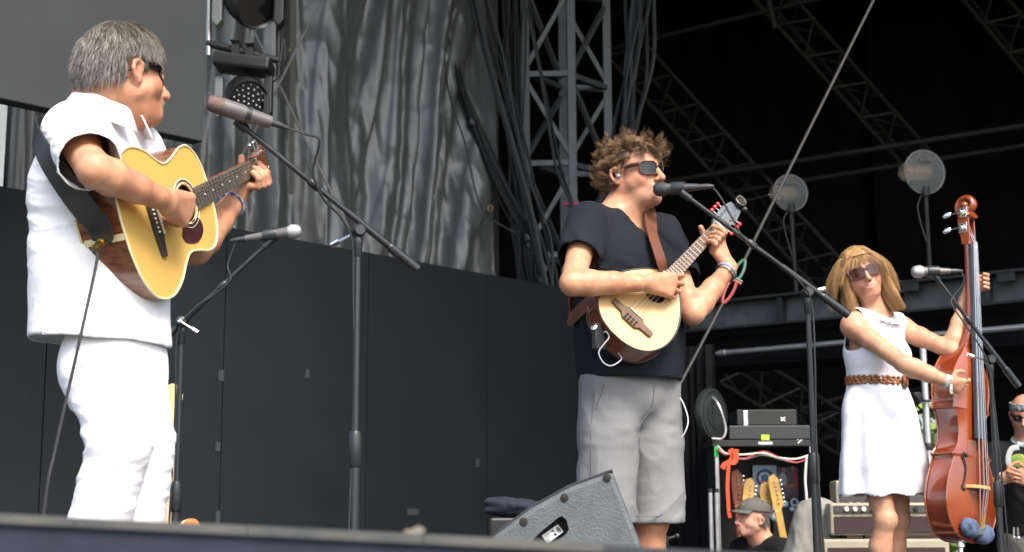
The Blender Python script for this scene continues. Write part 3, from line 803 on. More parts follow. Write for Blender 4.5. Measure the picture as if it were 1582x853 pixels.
# moustache and stubble on the upper lip
mr = []; 
for i in range(260):
    yy = rng.uniform(-.024, .024); mr.append(H1(.098-abs(yy)*.35, yy, -.056+rng.uniform(-.004, .003)))
mr = np.array(mr); md = np.tile(H1.f*.5-H1.u, (len(mr), 1))+rng.normal(0, .25, (len(mr), 3))
strands('moustache', grow(H1, None, mr, md, .012, 4, 0, 0, rng), .0006, M_HAIR, p1, np.tile(A(.45, .44, .42), (len(mr), 1)))
M_LENS = mat('dark_lens', (.010, .010, .012), .08, spec=.45)
M_GLOSSB = mat('gloss_black', (.012, .012, .013), .15, spec=.6)
gl1 = sunglasses(p1, H1, M_LENS, M_GLOSSB, .056, .038, wrap=.034, arm=.0042)
# wristband on the left wrist
mb = MB(); u, v, ax = frame(nrm(wl1-elL)); c = lerp(elL, wl1, .93)
mb.tube([c+(u*math.cos(a)+v*math.sin(a))*.034 for a in np.arange(20)*2*math.pi/20], .005, 6, closed=True)
M_BANDW = mat('cloth_band', (.65, .66, .7), .8, col2=(.05, .07, .2), nscale=60)
mb.tube([c+A(0, -.03, -.025), c+A(.005, -.035, -.06), c+A(.015, -.035, -.075)], .006, 6, flat=.3); mb.build('wristband', M_BANDW, p1)

# ------------------------------------------------------------ his guitar
g1 = thing('acoustic_guitar', 'natural spruce acoustic guitar with dark rosewood sides held by the man in white', 'guitar', tuple(G1o-G1*.1))
ctrl = [(a*.94, b*.95) for a, b in [(-.130, 0), (-.128, .05), (-.112, .115), (-.07, .175), (0, .197), (.07, .178), (.13, .136), (.165, .122), (.21, .129), (.265, .144), (.31, .140), (.345, .108), (.362, .06), (.366, .0)]]
out = body_outline(ctrl, 5)
instrument_body(g1, out, G1o, N1, W1, G1, lambda a: lerp(.116, .098, (a+.13)/.5), (M_SPRUCE, M_ROSE, M_BIND, M_ROSE), hole=(.205, .048))
dk = MB(); dk.lathe(G1o+N1*.205-G1*.09, G1, [(.06, 0), (.06, .002)], 16); dk.build('interior', mat('guitar_inside', (.08, .05, .03), .9), g1)
for r, c in ((.052, M_BONE), (.058, M_EBONY), (.0625, M_BONE)):
    mb = MB(); mb.tube([G1o+N1*(.205+r*math.cos(a))+W1*r*math.sin(a)+G1*.0006 for a in np.arange(36)*2*math.pi/36], .0014, 5, closed=True); mb.build('rosette_ring', c, g1)
pgc = [(a*.92, b*.92) for a, b in [(.235, .05), (.262, .052), (.275, .075), (.262, .098), (.22, .112), (.165, .100), (.145, .078), (.158, .058), (.172, .03), (.182, .046), (.205, .058)]]
mb = MB(); mb.prism([(a, b) for a, b in [(p[0], p[1]) for p in smooth_path([A(*q, 0) for q in pgc], 3)]], G1o+G1*.0005, N1, W1, G1, .0012); mb.build('pickguard', mat('pickguard_plastic', (.055, .018, .022), .2, noise=.5, nscale=40, coat=.5), g1, smooth=False)
bp = [(-.018, -.088), (.0, -.093), (.008, -.05), (.018, -.035), (.018, .035), (.008, .05), (0, .093), (-.018, .088), (-.022, .03), (-.022, -.03)]
mb = MB(); mb.prism(bp, G1o+N1*.025+G1*.0004, N1, W1, G1, .009); br = mb.build('bridge', M_EBONY, g1, smooth=False, bevel=.002)
for i in range(6):
    mb = MB(); mb.lathe(G1o+N1*.016+W1*(i-2.5)*.011+G1*.009, G1, [(.0025, 0), (.003, .002), (.0015, .004)], 8); mb.build('bridge_pin', M_BONE, br)
mb = MB(); mb.bar(G1o+N1*.036-W1*.037+G1*.011, G1o+N1*.036+W1*.037+G1*.011, .003, .006, up=G1); mb.build('saddle', M_BONE, br, smooth=False)
nx = .655; SC1 = nx-.036
fretboard(g1, G1o, N1, W1, G1, .253, nx, .057, .044, .006, mat('worn_ebony', (.11, .105, .10), .45, noise=.25), M_NICKEL, (M_STRING, M_BONE), 6, nx, (.036, .0145), (.053, .037), 20, SC1, inlay=M_BONE)
mb = MB(); mb.tube([G1o+N1*.305-G1*.05, G1o+N1*.342-G1*.032, G1o+N1*.39-G1*.0165, G1o+N1*.55-G1*.0145, G1o+N1*nx-G1*.013, G1o+N1*(nx+.03)-G1*.015], [.03, .029, .0265, .024, .0215, .02], 12, up=G1, flat=.7); mb.build('neck', M_MAHOG, g1)
Nh = nrm(N1-G1*.22); oh = G1o+N1*nx
mb = MB(); mb.prism([(-.005, -.022), (.02, -.030), (.17, -.038), (.178, -.02), (.17, 0), (.178, .02), (.17, .038), (.02, .030), (-.005, .022)], oh-G1*.014, Nh, W1, np.cross(Nh, W1)*(1 if np.cross(Nh, W1)@G1 > 0 else -1), .014); mb.build('headstock', M_ROSE, g1, smooth=False, bevel=.002)
for s in (-1, 1):
    for i in range(3):
        b = oh+Nh*(.035+.047*i)+W1*s*.036-G1*.007; mb = MB(); mb.tube([b, b+W1*s*.016], .003, 6); mb.sphere(b+W1*s*.022, (.006, .008, .011), 8, 6, [W1, G1, Nh])
        tp = mb.build('tuning_peg', M_CHROME, g1)
        pp = oh+Nh*(.035+.047*i)+W1*s*.024; mb = MB(); mb.lathe(pp, G1, [(.005, 0), (.005, .004), (.003, .005), (.003, .013)], 8); mb.build('tuner_post', M_CHROME, tp)
# tail block strip and strap button with jack
tl = G1o-N1*.1235-G1*.055
mb = MB(); mb.box(tl+N1*.0005, (.004, .016, .105), [N1, W1, G1]); mb.build('tail_strip', M_BIND, g1, smooth=False)
mb = MB(); mb.lathe(tl, -N1, [(.008, 0), (.008, .012), (.011, .014), (.011, .02)], 12); mb.build('strap_button', mat('brass', (.7, .5, .15), .3, metal=1), g1)
# strap
st1 = thing('guitar_strap', 'wide black leather guitar strap round the back of the man in white', 'strap', tuple(tl))
def ribbon(name, pts, nrms, w, mt, parent, th=.003, n=8, wid=None):
    pts = smooth_path(pts, n); m = len(pts); nn = smooth_path(nrms, n); V = []
    for i in range(m):
        t = nrm(pts[min(i+1, m-1)]-pts[max(i-1, 0)]); b = nrm(np.cross(t, nn[i])); ww = w if wid is None else w*np.interp(i/(m-1), wid[0], wid[1])
        q = nrm(np.cross(b, t)); V += [pts[i]-b*ww/2-q*th/2, pts[i]+b*ww/2-q*th/2, pts[i]+b*ww/2+q*th/2, pts[i]-b*ww/2+q*th/2]
    F = []
    for i in range(m-1):
        for k in range(4): F.append((i*4+k, i*4+(k+1) % 4, i*4+4+(k+1) % 4, i*4+4+k))
    F += [(3, 2, 1, 0), tuple((m-1)*4+k for k in range(4))]
    mb = MB(); mb.add(np.array(V), F); return mb.build(name, mt, parent, angle=50)
sp = [tl-N1*.012, P(152, 348, tl[1]-.04), P(122, 312, 3.19), P(90, 268, 3.185), P(64, 230, 3.205), P(54, 200, 3.30), ch1+up1*.20-fw1*.13+lf1*.03, nb1+lf1*.085+up1*.03-fw1*.03]
C = (ch1+pel1)/2
sn = [-N1, nrm(-N1-fw1*.2-A(0, .4, 0)), nrm(A(-.35, -.9, 0)), nrm(A(-.5, -.85, 0)), nrm(A(-.8, -.55, 0)), nrm(A(-.95, -.2, .1)), -fw1, nrm(up1-fw1)]
ribbon('strap_band', sp, sn, .062, M_LEATHER, st1, .004, wid=([0, .06, 1], [.75, 1, 1]))
ribbon('strap_front', [P(206, 214, 3.53), P(224, 238, 3.56), P(246, 268, 3.62)], [nrm(A(.5, -.7, .4))]*3, .05, M_BROWNL, st1, .004)
gc = thing('instrument_cable', 'thin black cable hanging from the strap end of the spruce guitar', 'cable', (foot1[0]-.15, foot1[1]-.2, 0))
cp = [tl-N1*.02, tl-N1*.05-A(0, 0, .012), P(150, 400, tl[1]-.06), P(131, 490, 3.10), P(104, 610, 3.08), P(84, 700, 3.06), P(68, 790, 3.04)]
cp.append(A(cp[-1][0]-.03, cp[-1][1], .006))
mb = MB(); mb.tube(smooth_path(cp, 6), .0036, 8); mb.build('cord', M_RUBBER, gc)
mb = MB(); mb.tube([cp[0]+N1*.012, cp[0]-N1*.03-A(0, 0, .005)], [.0095, .007], 10); mb.build('plug', mat('brass', (.7, .5, .15), .3), gc)
LOG('m1', [round(float(np.linalg.norm(a-b)), 3) for a, b in ((shr1, elr1), (elr1, wrr1), (shl1, elL), (elL, wl1), (pel1, nb1), (hipr1, knr1), (knr1, anr1), (hipl1, knl1), (knl1, anl1))], pel1, nb1, H1.c, anr1, anl1, 'G', N1, W1, G1)
# ------------------------------------------------------------ man in the dark T-shirt
Y2 = 4.85
F2 = nrm(A(.60, -.80, 0)); L2 = nrm(A(.80, .60, 0))
pel2 = A(P(972, 605, Y2)[0], Y2, .93); nb2 = P(962, 334, Y2); ch2 = P(966, 425, Y2-.01)
shr2 = nb2-L2*.178-UZ*.058+F2*.015; shl2 = nb2+L2*.178-UZ*.058+F2*.015
H2 = Head(P(980, 268, Y2-.02), A(.72, -.69, .03), A(-.16, .05, 1), 1.02)
foot2 = A(pel2[0], pel2[1], 0)
M2o = P(987, 480, Y2-.235); nut2 = PL(M2o, 1109, 349, .53, True); N2 = nrm(nut2-M2o)
_w = P(1030, 531, M2o[1])-P(934, 441, M2o[1]); _v = nrm(ray(982, 486)); W2 = nrm(_w-_v*(_w@N2)/(_v@N2)*.9); W2 = nrm(W2-N2*(N2@W2)); G2 = np.cross(N2, W2); G2 = G2 if G2@A(0, -1, 0) > 0 else -G2
wrr2 = PPL(1000, 437, M2o+G2*.060, G2); elr2 = PL(wrr2, 884, 438, .262, False)
q2 = nut2-N2*.075
wrl2 = PL(q2, 1127, 414, .105, False); ell2 = PL(wrl2, 1070, 484, .255, False)
hipr2 = pel2-L2*.09; hipl2 = pel2+L2*.09
knr2 = hipr2+A(0, -.02, -.43); knl2 = hipl2+A(0, -.03, -.43); anr2 = A(knr2[0]-.01, knr2[1]+.03, .09); anl2 = A(knl2[0], knl2[1]+.03, .09)
LOG('m2', 'sh-el R', np.linalg.norm(shr2-elr2), 'el-wr', np.linalg.norm(elr2-wrr2), 'sh-el L', np.linalg.norm(shl2-ell2), np.linalg.norm(ell2-wrl2), 'nb', nb2, 'N', N2, 'W', W2, 'G', G2, 'elr', elr2, shr2, 'ell', ell2, shl2, 'M2o', M2o, pel2)
p2 = thing('person', 'curly-haired man in dark V-neck T-shirt and grey shorts singing with an eight-string instrument', 'person', tuple(foot2))
S2 = SDF(); torso(S2, pel2, ch2, nb2, shl2, shr2, F2, 1.03, belly=.015)
add_head(S2, H2, nb2+UZ*.02, .062, chub=.006, open_mouth=.004)
add_arm(S2, shr2, elr2, wrr2, .93); add_arm(S2, shl2, ell2, wrl2, .91)
hd2 = nrm(PPL(1036, 441, M2o+G2*.062, G2)-wrr2)
add_hand(S2, wrr2, hd2, -G2*.8+W2*.5, nrm(N2*.5+G2*.35-W2*.6), [(22, 38, 25), (28, 44, 28), (34, 48, 30), (42, 50, 30)], q=1.04, spread=.16,
         thumb=[hd2*.75-G2*.4+N2*.3, hd2*.9-G2*.45-W2*.05, hd2*.9-G2*.5])
def fret_hand2(S, wr, q, N, W, G, offs, land, m=1.):
    for i, (n, s) in enumerate(zip(offs, land)):
        kn = q+N*n+W*.046-G*.004
        S.cap(lerp(wr, kn, .08), kn, .0155*m, .0118*m, .02)
        L = (.043, .047, .043, .035)[i]*m
        pip = kn+nrm(G*.85+W*.10-W*.35)*L; tip = q+N*n+W*s+G*.020
        finger(S, [kn, pip, lerp(pip, tip, .5)+G*.008, tip], .0100*m, .0080*m)
    t1 = q-G*.034+W*.012+N*offs[0]*.5; t2 = q-G*.026-W*.022+N*offs[0]*.7
    S.cap(wr, lerp(wr, t1, .6), .018*m, .014*m, .015); finger(S, [lerp(wr, t1, .4), t1, t2, t2-W*.018+G*.012], .0125*m, .0095*m)
fret_hand2(S2, wrl2, q2, N2, W2, G2, (.038, .014, -.008, -.028), (-.012, .004, .008, .012))
add_leg(S2, hipr2, knr2, anr2, 1.03, toe=F2); add_leg(S2, hipl2, knl2, anl2, 1.03, toe=F2)
SK2 = (.51, .255, .152)
skin_mesh('body', S2, .0035, p2, SK2, H2, M_SKIN, arms1, stub=(.35, .22, .17))
# T-shirt
M_TEE = mat('charcoal_cotton', (.0085, .0110, .0160), .9, spec=.25, bump=.4, bscale=18, bdist=.008, noise=.25, nscale=6)
up2 = nrm(nb2-pel2); lf2 = nrm(np.cross(up2, F2)); fw2 = np.cross(lf2, up2); R2 = np.stack([lf2, fw2, up2])
SS = SDF(); hem2 = P(972, 588, Y2)
SS.ell(ch2+up2*.03, (.190, .135, .18), R2, .05)
SS.cap(ch2, lerp(ch2, hem2, .6)+fw2*.015, .178, .185, .06, ax=fw2, fl=.80)
SS.cap(lerp(ch2, hem2, .5)+fw2*.015, hem2-UZ*.08, .185, .192, .06, ax=fw2, fl=.82)
for sh, el in ((shr2, elr2), (shl2, ell2)):
    SS.cap(nb2-UZ*.025, lerp(nb2, sh, .85)+up2*.012, .052, .060, .06); SS.chain([sh, lerp(sh, el, .45), lerp(sh, el, .66)], [.070, .070, .072], .05)
vb = P(1000, 352, Y2-.17)
def vneck(X):
    L = (X-nb2)@R2.T; front = L[:, 1] > -.03
    hole = np.sqrt((L[:, 0]/.078)**2+((L[:, 1]-.02)/.085)**2+((L[:, 2]-.055)/.085)**2)-1
    v = np.maximum(np.abs(L[:, 0])-(L[:, 2]+.125)*.46, -(L[:, 1]-.02)); 
    return -np.minimum(hole*.08, v)
cuts = [cut_plane(hem2, -UZ), cut_cap(lerp(shr2, elr2, .56), elr2-shr2, .14, .12), cut_cap(lerp(shl2, ell2, .58), ell2-shl2, .14, .10), vneck]
tee_fold = lambda V, N: folds(V, N, np.where((V[:, 2] < ch2[2])[:, None], nrm(UZ+lf2*.25), nrm(UZ*.5+lf2*.8)), .0055, 7.5, .25, 9.)
tee2 = cloth('t_shirt', SS, .005, .006, cuts, M_TEE, p2, tee_fold, 3)
M_TSEAM = mat('tee_seam', (.008, .009, .012), .9)
seam(tee2, [shr2+UZ*.06+L2*.03, shr2+UZ*.01+L2*.03+F2*.07, shr2-UZ*.06+L2*.03+F2*.08], .0018, M_TSEAM, 'shoulder_seam')
seam(tee2, [P(x, 581, Y2-.14) for x in (905, 940, 980, 1020, 1045)], .0014, M_TSEAM, 'hem_seam')
# shorts
M_CHINO = mat('grey_chino', (.20, .205, .21), .9, spec=.2, bump=.45, bscale=26, bdist=.006, noise=.18, nscale=9)
SS = SDF(); SS.ell(pel2+UZ*.02, (.165, .130, .16), R2, .05)
for hp, kn, s in ((hipr2, knr2, -1), (hipl2, knl2, 1)):
    o = L2*s*.012
    SS.chain([hp+UZ*.02, lerp(hp, kn, .4)+o, kn+o*1.5-UZ*.06], [.108, .100, .098], .022)
cuts = [cut_plane(A(0, 0, 1.04), UZ), cut_plane(P(1010, 808, Y2), -UZ)]
def sh_fold(V, N):
    V = folds(V, N, nrm(UZ+lf2*.10), .0075, 6.5, .2, 3.)
    t = np.clip(1-np.abs(V[:, 2]-.80)/.12, 0, 1); return V+N*(.006*t*fbm(V*np.array([9, 9, 22]), 2))[:, None]
shorts2 = cloth('shorts', SS, .0055, .007, cuts, M_CHINO, p2, sh_fold, 2)
M_CSEAM = mat('chino_seam', (.11, .112, .115), .9)
fq = Y2-.13
seam(shorts2, [P(x, y, fq) for x, y in ((1018, 595), (1019, 620), (1016, 650), (1010, 672))], .0022, M_CSEAM, 'fly_seam')
seam(shorts2, [P(x, y, fq-.02) for x, y in ((934, 595), (928, 612), (922, 632))], .0026, M_CSEAM, 'pocket_edge')
seam(shorts2, [P(x, y, fq-.02) for x, y in ((916, 600), (914, 680), (915, 760))], .0018, M_CSEAM, 'side_seam')
seam(shorts2, [P(x, y, fq) for x, y in ((985, 798), (1010, 799), (1036, 798))], .0015, M_CSEAM, 'hem_seam')
for hx in (knr2, knl2):
    pass
for an in (anr2, anl2):
    s = SDF(); b = A(an[0], an[1], .045); s.cap(b-F2*.05, b+F2*.18-A(0, 0, .01), .046, .042, .02); s.cap(b, b+A(0, 0, .04), .046, .046, .02)
    V, Fc = s.mesh(.009, lambda X, d: np.maximum(d, -X[:, 2]+.002)); npmesh('shoe', V, Fc, M_SHOE, p2)
# curly hair
HS = SDF(); add_head(HS, H2, nb2, .062); HS.p = [q for q in HS.p if q[3] == '+'][:4]
ok2 = lambda L: ((L[:, 2] > .060+(L[:, 0]-.05)*.15) | ((L[:, 0] < .040) & (L[:, 2] > .035)) | ((L[:, 0] < -.030) & (L[:, 2] > -.075))) & ~((L[:, 0] > .068) & (L[:, 2] < .070))
hair2 = cap_mesh(H2, 'hair', p2, ok2, .006, M_HAIR, (.10, .055, .028), rng, .008, (22, 22, 22))
roots, nn, Lr = scalp_roots(H2, 7500, rng, lambda L: ok2(L) & ((L[:, 2] > -.05) | (L[:, 0] < -.05)))
fz = np.clip((Lr[:, :1]-.03)/.04, 0, 1)
d0 = nn*.35+H2.f*(fz*.45-(1-fz)*.4)-H2.u*.35+.5*np.stack([vnoise(roots*55+k*9.1) for k in range(3)], 1)
pa = grow(H2, HS, roots, d0, rng.uniform(.055, .085, len(roots)), 20, .007, .5, rng, curl_amp=.0062, curl_f=5.0, jit=.8, locks=300, kick=.05)
tone = rng.uniform(0, 1, len(roots))[:, None]; base = lerp(A(.05, .027, .013), A(.34, .20, .095), tone**1.6)
strands('hair_curls', pa, .0006, M_HAIR, hair2, base)
M_TORT = mat('tortoise', (.10, .03, .012), .2, col2=(.015, .006, .004), nscale=60, coat=.5)
sunglasses(p2, H2, M_LENS, M_TORT, .058, .044, x0=.098, wrap=.026, arm=.0036)
# in-ear piece, wedding ring, wristbands
mb = MB(); mb.sphere(H2(.0, -.088, -.016), .009, 8, 6); mb.build('ear_monitor', mat('clear_grey', (.4, .4, .42), .2), p2)
u, v, ax = frame(nrm(wrl2-ell2)); c = lerp(ell2, wrl2, .92)
ring = lambda c, r, k=20: [c+(u*math.cos(a)+v*math.sin(a))*r for a in np.arange(k)*2*math.pi/k]
mb = MB(); mb.tube(ring(c, .034), .006, 6, closed=True); mb.build('wristband', mat('dark_band', (.03, .04, .07), .6, col2=(.4, .45, .55), nscale=45), p2)
mb = MB(); mb.tube(ring(c-ax*.012, .035), .004, 6, closed=True); mb.box(c-ax*.01+G2*.034, (.02, .024, .012), [u, ax, G2]); mb.build('watch', M_NICKEL, p2)

# ------------------------------------------------------------ his eight-string instrument
g2 = thing('octave_mandolin', 'teardrop pale-topped eight-string mandolin held by the man in the dark T-shirt', 'mandolin', tuple(M2o-G2*.08))
M_PALE = mat('pale_spruce', (.60, .41, .19), .3, noise=.08, nscale=6, coat=.35)
M_SAPELE = mat('sapele', (.22, .055, .018), .25, col2=(.12, .03, .012), nscale=10, coat=.5, stretch=(2, 7, 7))
ctrl = [(a*.9, b*.87) for a, b in [(-.160, 0), (-.158, .035), (-.143, .085), (-.105, .132), (-.045, .160), (.02, .163), (.085, .146), (.145, .112), (.19, .076), (.222, .046), (.235, .026), (.24, 0)]]
instrument_body(g2, body_outline(ctrl, 5), M2o, N2, W2, G2, .085, (M_PALE, M_SAPELE, M_EBONY, M_SAPELE), hole=(.105, .038))
mb = MB(); mb.lathe(M2o+N2*.105-G2*.075, G2, [(.055, 0), (.055, .002)], 16); mb.build('interior', mat('guitar_inside', (.08, .05, .03), .9), g2)
bp = [(a*.9, b*.9) for a, b in [(-.012, -.095), (.010, -.095), (.014, -.045), (.028, -.030), (.028, .030), (.014, .045), (.010, .095), (-.012, .095), (-.016, .045), (-.030, .030), (-.030, -.030), (-.016, -.045)]]
M_WAL = mat('walnut', (.13, .06, .03), .45, noise=.3)
mb = MB(); mb.prism(bp, M2o-N2*.045+G2*.0004, N2, W2, G2, .010); br = mb.build('bridge', M_WAL, g2, smooth=False, bevel=.002)
for i in range(4):
    for j in range(2):
        mb = MB(); mb.lathe(M2o-N2*(.052+.013*j)+W2*(i-1.5)*.013+G2*.010, G2, [(.0042, 0), (.0045, .003), (.002, .005)], 8); mb.build('bridge_pin', M_BLACKPL, br)
mb = MB(); mb.bar(M2o-N2*.026-W2*.026+G2*.012, M2o-N2*.026+W2*.026+G2*.012, .003, .006, up=G2); mb.build('saddle', M_BONE, br, smooth=False)
nx = .53; M_ROSEF = mat('rosewood_board', (.16, .085, .06), .5, noise=.3)
fretboard(g2, M2o, N2, W2, G2, .150, nx, .050, .036, .006, M_ROSEF, M_NICKEL, (M_STRING, M_BONE), 8, nx, (-.026, .015), (.042, .030), 17, .53, pairs=True, sr=.0005)
mb = MB(); mb.tube([M2o+N2*.18-G2*.045, M2o+N2*.212-G2*.028, M2o+N2*.25-G2*.0165, M2o+N2*.42-G2*.0145, M2o+N2*nx-G2*.013, M2o+N2*(nx+.03)-G2*.014], [.026, .026, .0235, .021, .0185, .018], 12, up=G2, flat=.7); mb.build('neck', M_MAHOG, g2)
Nh = nrm(N2-G2*.18); Gh = np.cross(Nh, W2); Gh = Gh if Gh@G2 > 0 else -Gh; oh = M2o+N2*nx
M_HEADST = mat('grey_headstock', (.16, .18, .20), .3, noise=.4, nscale=30, coat=.4)
mb = MB(); mb.prism([(-.004, -.018), (.02, -.031), (.11, -.036), (.165, -.026), (.175, 0), (.165, .026), (.11, .036), (.02, .031), (-.004, .018)], oh-Gh*.014, Nh, W2, Gh, .014); mb.build('headstock', M_HEADST, g2, smooth=False, bevel=.002)
M_RED = mat('red_knob', (.45, .03, .02), .3, coat=.5)
for s in (-1, 1):
    for i in range(4):
        b = oh+Nh*(.03+.026*i)+W2*s*.033-Gh*.007; mb = MB(); mb.tube([b, b+W2*s*.013], .0025, 6); tp = mb.build('tuner_shaft', M_CHROME, g2)
        mb = MB(); mb.sphere(b+W2*s*.020, (.0085, .0075, .0095), 10, 8, [W2, Gh, Nh]); mb.build('tuner_knob', M_RED, tp)
        pp = oh+Nh*(.03+.026*i)+W2*s*.02; mb = MB(); mb.lathe(pp, Gh, [(.004, 0), (.0025, .003), (.0025, .012)], 8); mb.build('tuner_post', M_CHROME, tp)
        mb = MB(); mb.tube([oh+W2*(s*(.004+.003*i))+Gh*.004, pp+Gh*.006], .0007, 5); mb.build('string_end', M_STRING, tp)
ct = thing('clip_tuner', 'small round clip-on tuner at the tip of the pale mandolin headstock', 'tuner', tuple(oh+Nh*.18))
cc = oh+Nh*.182+Gh*.012
mb = MB(); mb.lathe(cc, Gh, [(.020, 0), (.023, .003), (.023, .009), (.019, .012), (.017, .010)], 20); mb.build('tuner_dial', M_BLACKPL, ct)
mb = MB(); mb.tube([cc+Gh*.010+.020*(W2*math.cos(a)+Nh*math.sin(a)) for a in np.arange(24)*2*math.pi/24], .0025, 6, closed=True); mb.build('dial_ring', M_STRING, ct)
mb = MB(); mb.box(cc-Gh*.018-Nh*.004, (.02, .03, .035), [W2, Nh, Gh]); mb.sphere(cc+Nh*.022-W2*.012, .010, 8, 6); mb.sphere(cc-Nh*.012+W2*.03, (.012, .01, .01), 8, 6); mb.build('clip', M_BLACKPL, ct)
# strap, pickup cable, transmitter
st2 = thing('instrument_strap', 'brown leather strap crossing the chest of the man in the dark T-shirt', 'strap', tuple(M2o-N2*.15))
tl2 = M2o-N2*.144-G2*.045
ca2 = P(1000, 372, Y2-.14)
sp = [M2o+N2*.24-G2*.06, P(1022, 405, Y2-.155), P(1008, 362, Y2-.135), nb2+L2*.075+UZ*.045+F2*.03, nb2+L2*.03-F2*.13-UZ*.06, ch2-L2*.09-F2*.16-UZ*.05, ch2-L2*.185-F2*.08-UZ*.16, P(914, 470, tl2[1]+.05), tl2-N2*.004]
sn = [F2, F2, nrm(F2+UZ*.5), UZ, -F2, -F2, -L2, nrm(-L2+F2*.2), -N2]
ribbon('strap_band', sp, sn, .045, M_BROWNL, st2, .004)
tr = thing('transmitter_pack', 'black wireless pack with looped cable clipped below the pale mandolin', 'transmitter', tuple(tl2-UZ*.05))
pb = P(925, 520, tl2[1]-.02)
mb = MB(); mb.box(pb, (.045, .022, .085), [L2, F2, UZ]); mb.build('pack', M_BLACKPL, tr, bevel=.004)
mb = MB(); mb.lathe(P(919, 508, tl2[1]-.035), nrm(A(-.3, -.8, .3)), [(.010, 0), (.010, .012), (.006, .014)], 12); mb.build('jack', M_NICKEL, tr)
mb = MB(); mb.tube(smooth_path([tl2-N2*.01-W2*.03, P(935, 512, tl2[1]-.03), P(941, 521, tl2[1]-.03), P(932, 533, tl2[1]-.035), P(925, 545, tl2[1]-.035), P(932, 560, tl2[1]-.03), P(945, 565, tl2[1]-.02), P(960, 555, tl2[1]), P(955, 545, tl2[1]+.02)], 6), .0024, 6); mb.build('cord', mat('grey_cord', (.35, .36, .38), .5), tr)
ec = thing('earphone_cable', 'thin white cable looping from the dark T-shirt hem to the grey shorts pocket', 'cable', tuple(P(1052, 600, Y2)))
hx = P(1042, 600, Y2+.0)
mb = MB(); mb.tube(smooth_path([P(1046, 610, Y2+.02), P(1055, 622, Y2), P(1063, 648, Y2), P(1058, 668, Y2), P(1046, 686, Y2+.02)], 6), .0022, 6); mb.build('cord', mat('white_cord', (.7, .7, .7), .5), ec)
# ------------------------------------------------------------ woman in the white dress
Y3 = 6.19
F3 = nrm(A(.52, -.85, 0)); L3 = nrm(A(.85, .52, 0))
pel3 = A(P(1356, 640, Y3)[0], Y3, .90); nb3 = P(1353, 492, Y3); ch3 = P(1352, 545, Y3-.01)
shr3 = nb3-L3*.152-UZ*.045+F3*.01; shl3 = nb3+L3*.152-UZ*.042+F3*.01
H3 = Head(P(1331, 425, Y3-.03), A(-.08, -.99, .03), A(-.27, .06, 1), 1.03)
BSo = P(1501, 838, 6.06); BSt = P(1496, 306, 6.16); BA = nrm(BSt-BSo)
BG = A(.64, -.77, .0); BG = nrm(BG-BA*(BA@BG)); BW = np.cross(BG, BA)           # BW points to the player's-left edge of the front
nk3 = PPL(1511, 434, BSo+BG*.02, BG); wrl3 = nk3-BG*.062-BA*.082+BW*.005; ell3 = PL(wrl3, 1470, 541, .24, False)
handR = P(1487, 598, 5.95); wrr3 = P(1464, 590, 5.91); elr3 = P(1397, 563, 5.90)
LOG('w', 'R', np.linalg.norm(shr3-elr3), np.linalg.norm(elr3-wrr3), 'L', np.linalg.norm(shl3-ell3), np.linalg.norm(ell3-wrl3), 'nb', nb3, 'BA', BA, 'len', np.linalg.norm(BSt-BSo), 'BW', BW, BSo, shr3, elr3, wrr3)
hipr3 = pel3-L3*.085; hipl3 = pel3+L3*.085
knr3 = hipr3+A(.055, -.06, -.415); knl3 = hipl3+A(.012, .02, -.415); anr3 = A(knr3[0]-.03, knr3[1]+.03, .09); anl3 = A(knl3[0]-.02, knl3[1]+.03, .09)
p3_ = thing('person', 'blonde woman in sleeveless white dress and braided brown belt playing an upright bass', 'person', (pel3[0], pel3[1], 0))
S3 = SDF(); torso(S3, pel3, ch3, nb3, shl3, shr3, F3, .95, fem=True)
add_head(S3, H3, nb3+UZ*.02, .050, fem=True, smile=.007)
add_arm(S3, shr3, elr3, wrr3, 1.0, fem=True); add_arm(S3, shl3, ell3, wrl3, 1.0, fem=True)
hr = nrm(handR-wrr3)
add_hand(S3, wrr3, hr, nrm(A(.1, .6, -.5)), nrm(A(.45, -.1, .5)), [(20, 25, 15), (26, 28, 18), (30, 30, 18), (36, 34, 20)], q=.98, fem=True, spread=.1)
def wrap3(S, wr, q, m=.95):
    # fingers reach over the fingerboard from behind on the far edge, thumb behind
    for i, n in enumerate((.030, .010, -.010, -.029)):
        kn = q-BW*.028+BA*n-BG*.046
        S.cap(lerp(wr, kn, .05), kn, .015*m, .0115*m, .02)
        pip = q-BW*.048+BA*n-BG*.008; mid = q-BW*.036+BA*n+BG*.026; tip = q-BW*.008+BA*n+BG*.024
        finger(S, [kn, pip, mid, tip], .0098*m, .0078*m)
    S.cap(wr, q+BW*.012-BG*.046-BA*.02, .018*m, .014*m, .02)
    finger(S, [q+BW*.008-BG*.048-BA*.03, q+BW*.034-BG*.03+BA*.004, q+BW*.034-BG*.012+BA*.034], .0125*m, .009*m)
wrap3(S3, wrl3, nk3)
add_leg(S3, hipr3, knr3, anr3, .92, True, toe=F3); add_leg(S3, hipl3, knl3, anl3, .92, True, toe=F3)
SK3 = (.52, .275, .172)
skin_mesh('body', S3, .0038, p3_, SK3, H3, M_SKIN, None, lips=(.55, .2, .17))
M_DRESS = mat('white_cotton', (.81, .82, .86), .85, spec=.2, bump=.4, bscale=24, bdist=.006, bdetail=8)
up3 = nrm(nb3-pel3); lf3 = nrm(np.cross(up3, F3)); fw3 = np.cross(lf3, up3); R3 = np.stack([lf3, fw3, up3])
SS = SDF(); wst3 = P(1354, 590, Y3); hem3 = P(1365, 765, Y3)
SS.ell(ch3+up3*.02, (.138, .112, .15), R3, .04)
for s in (-1, 1): SS.ell(ch3+lf3*s*.062+fw3*.075-up3*.02, (.058, .05, .055), R3, .05); SS.cap(nb3-UZ*.03+lf3*s*.04, nb3+lf3*s*.125-UZ*.030, .066, .066, .04)
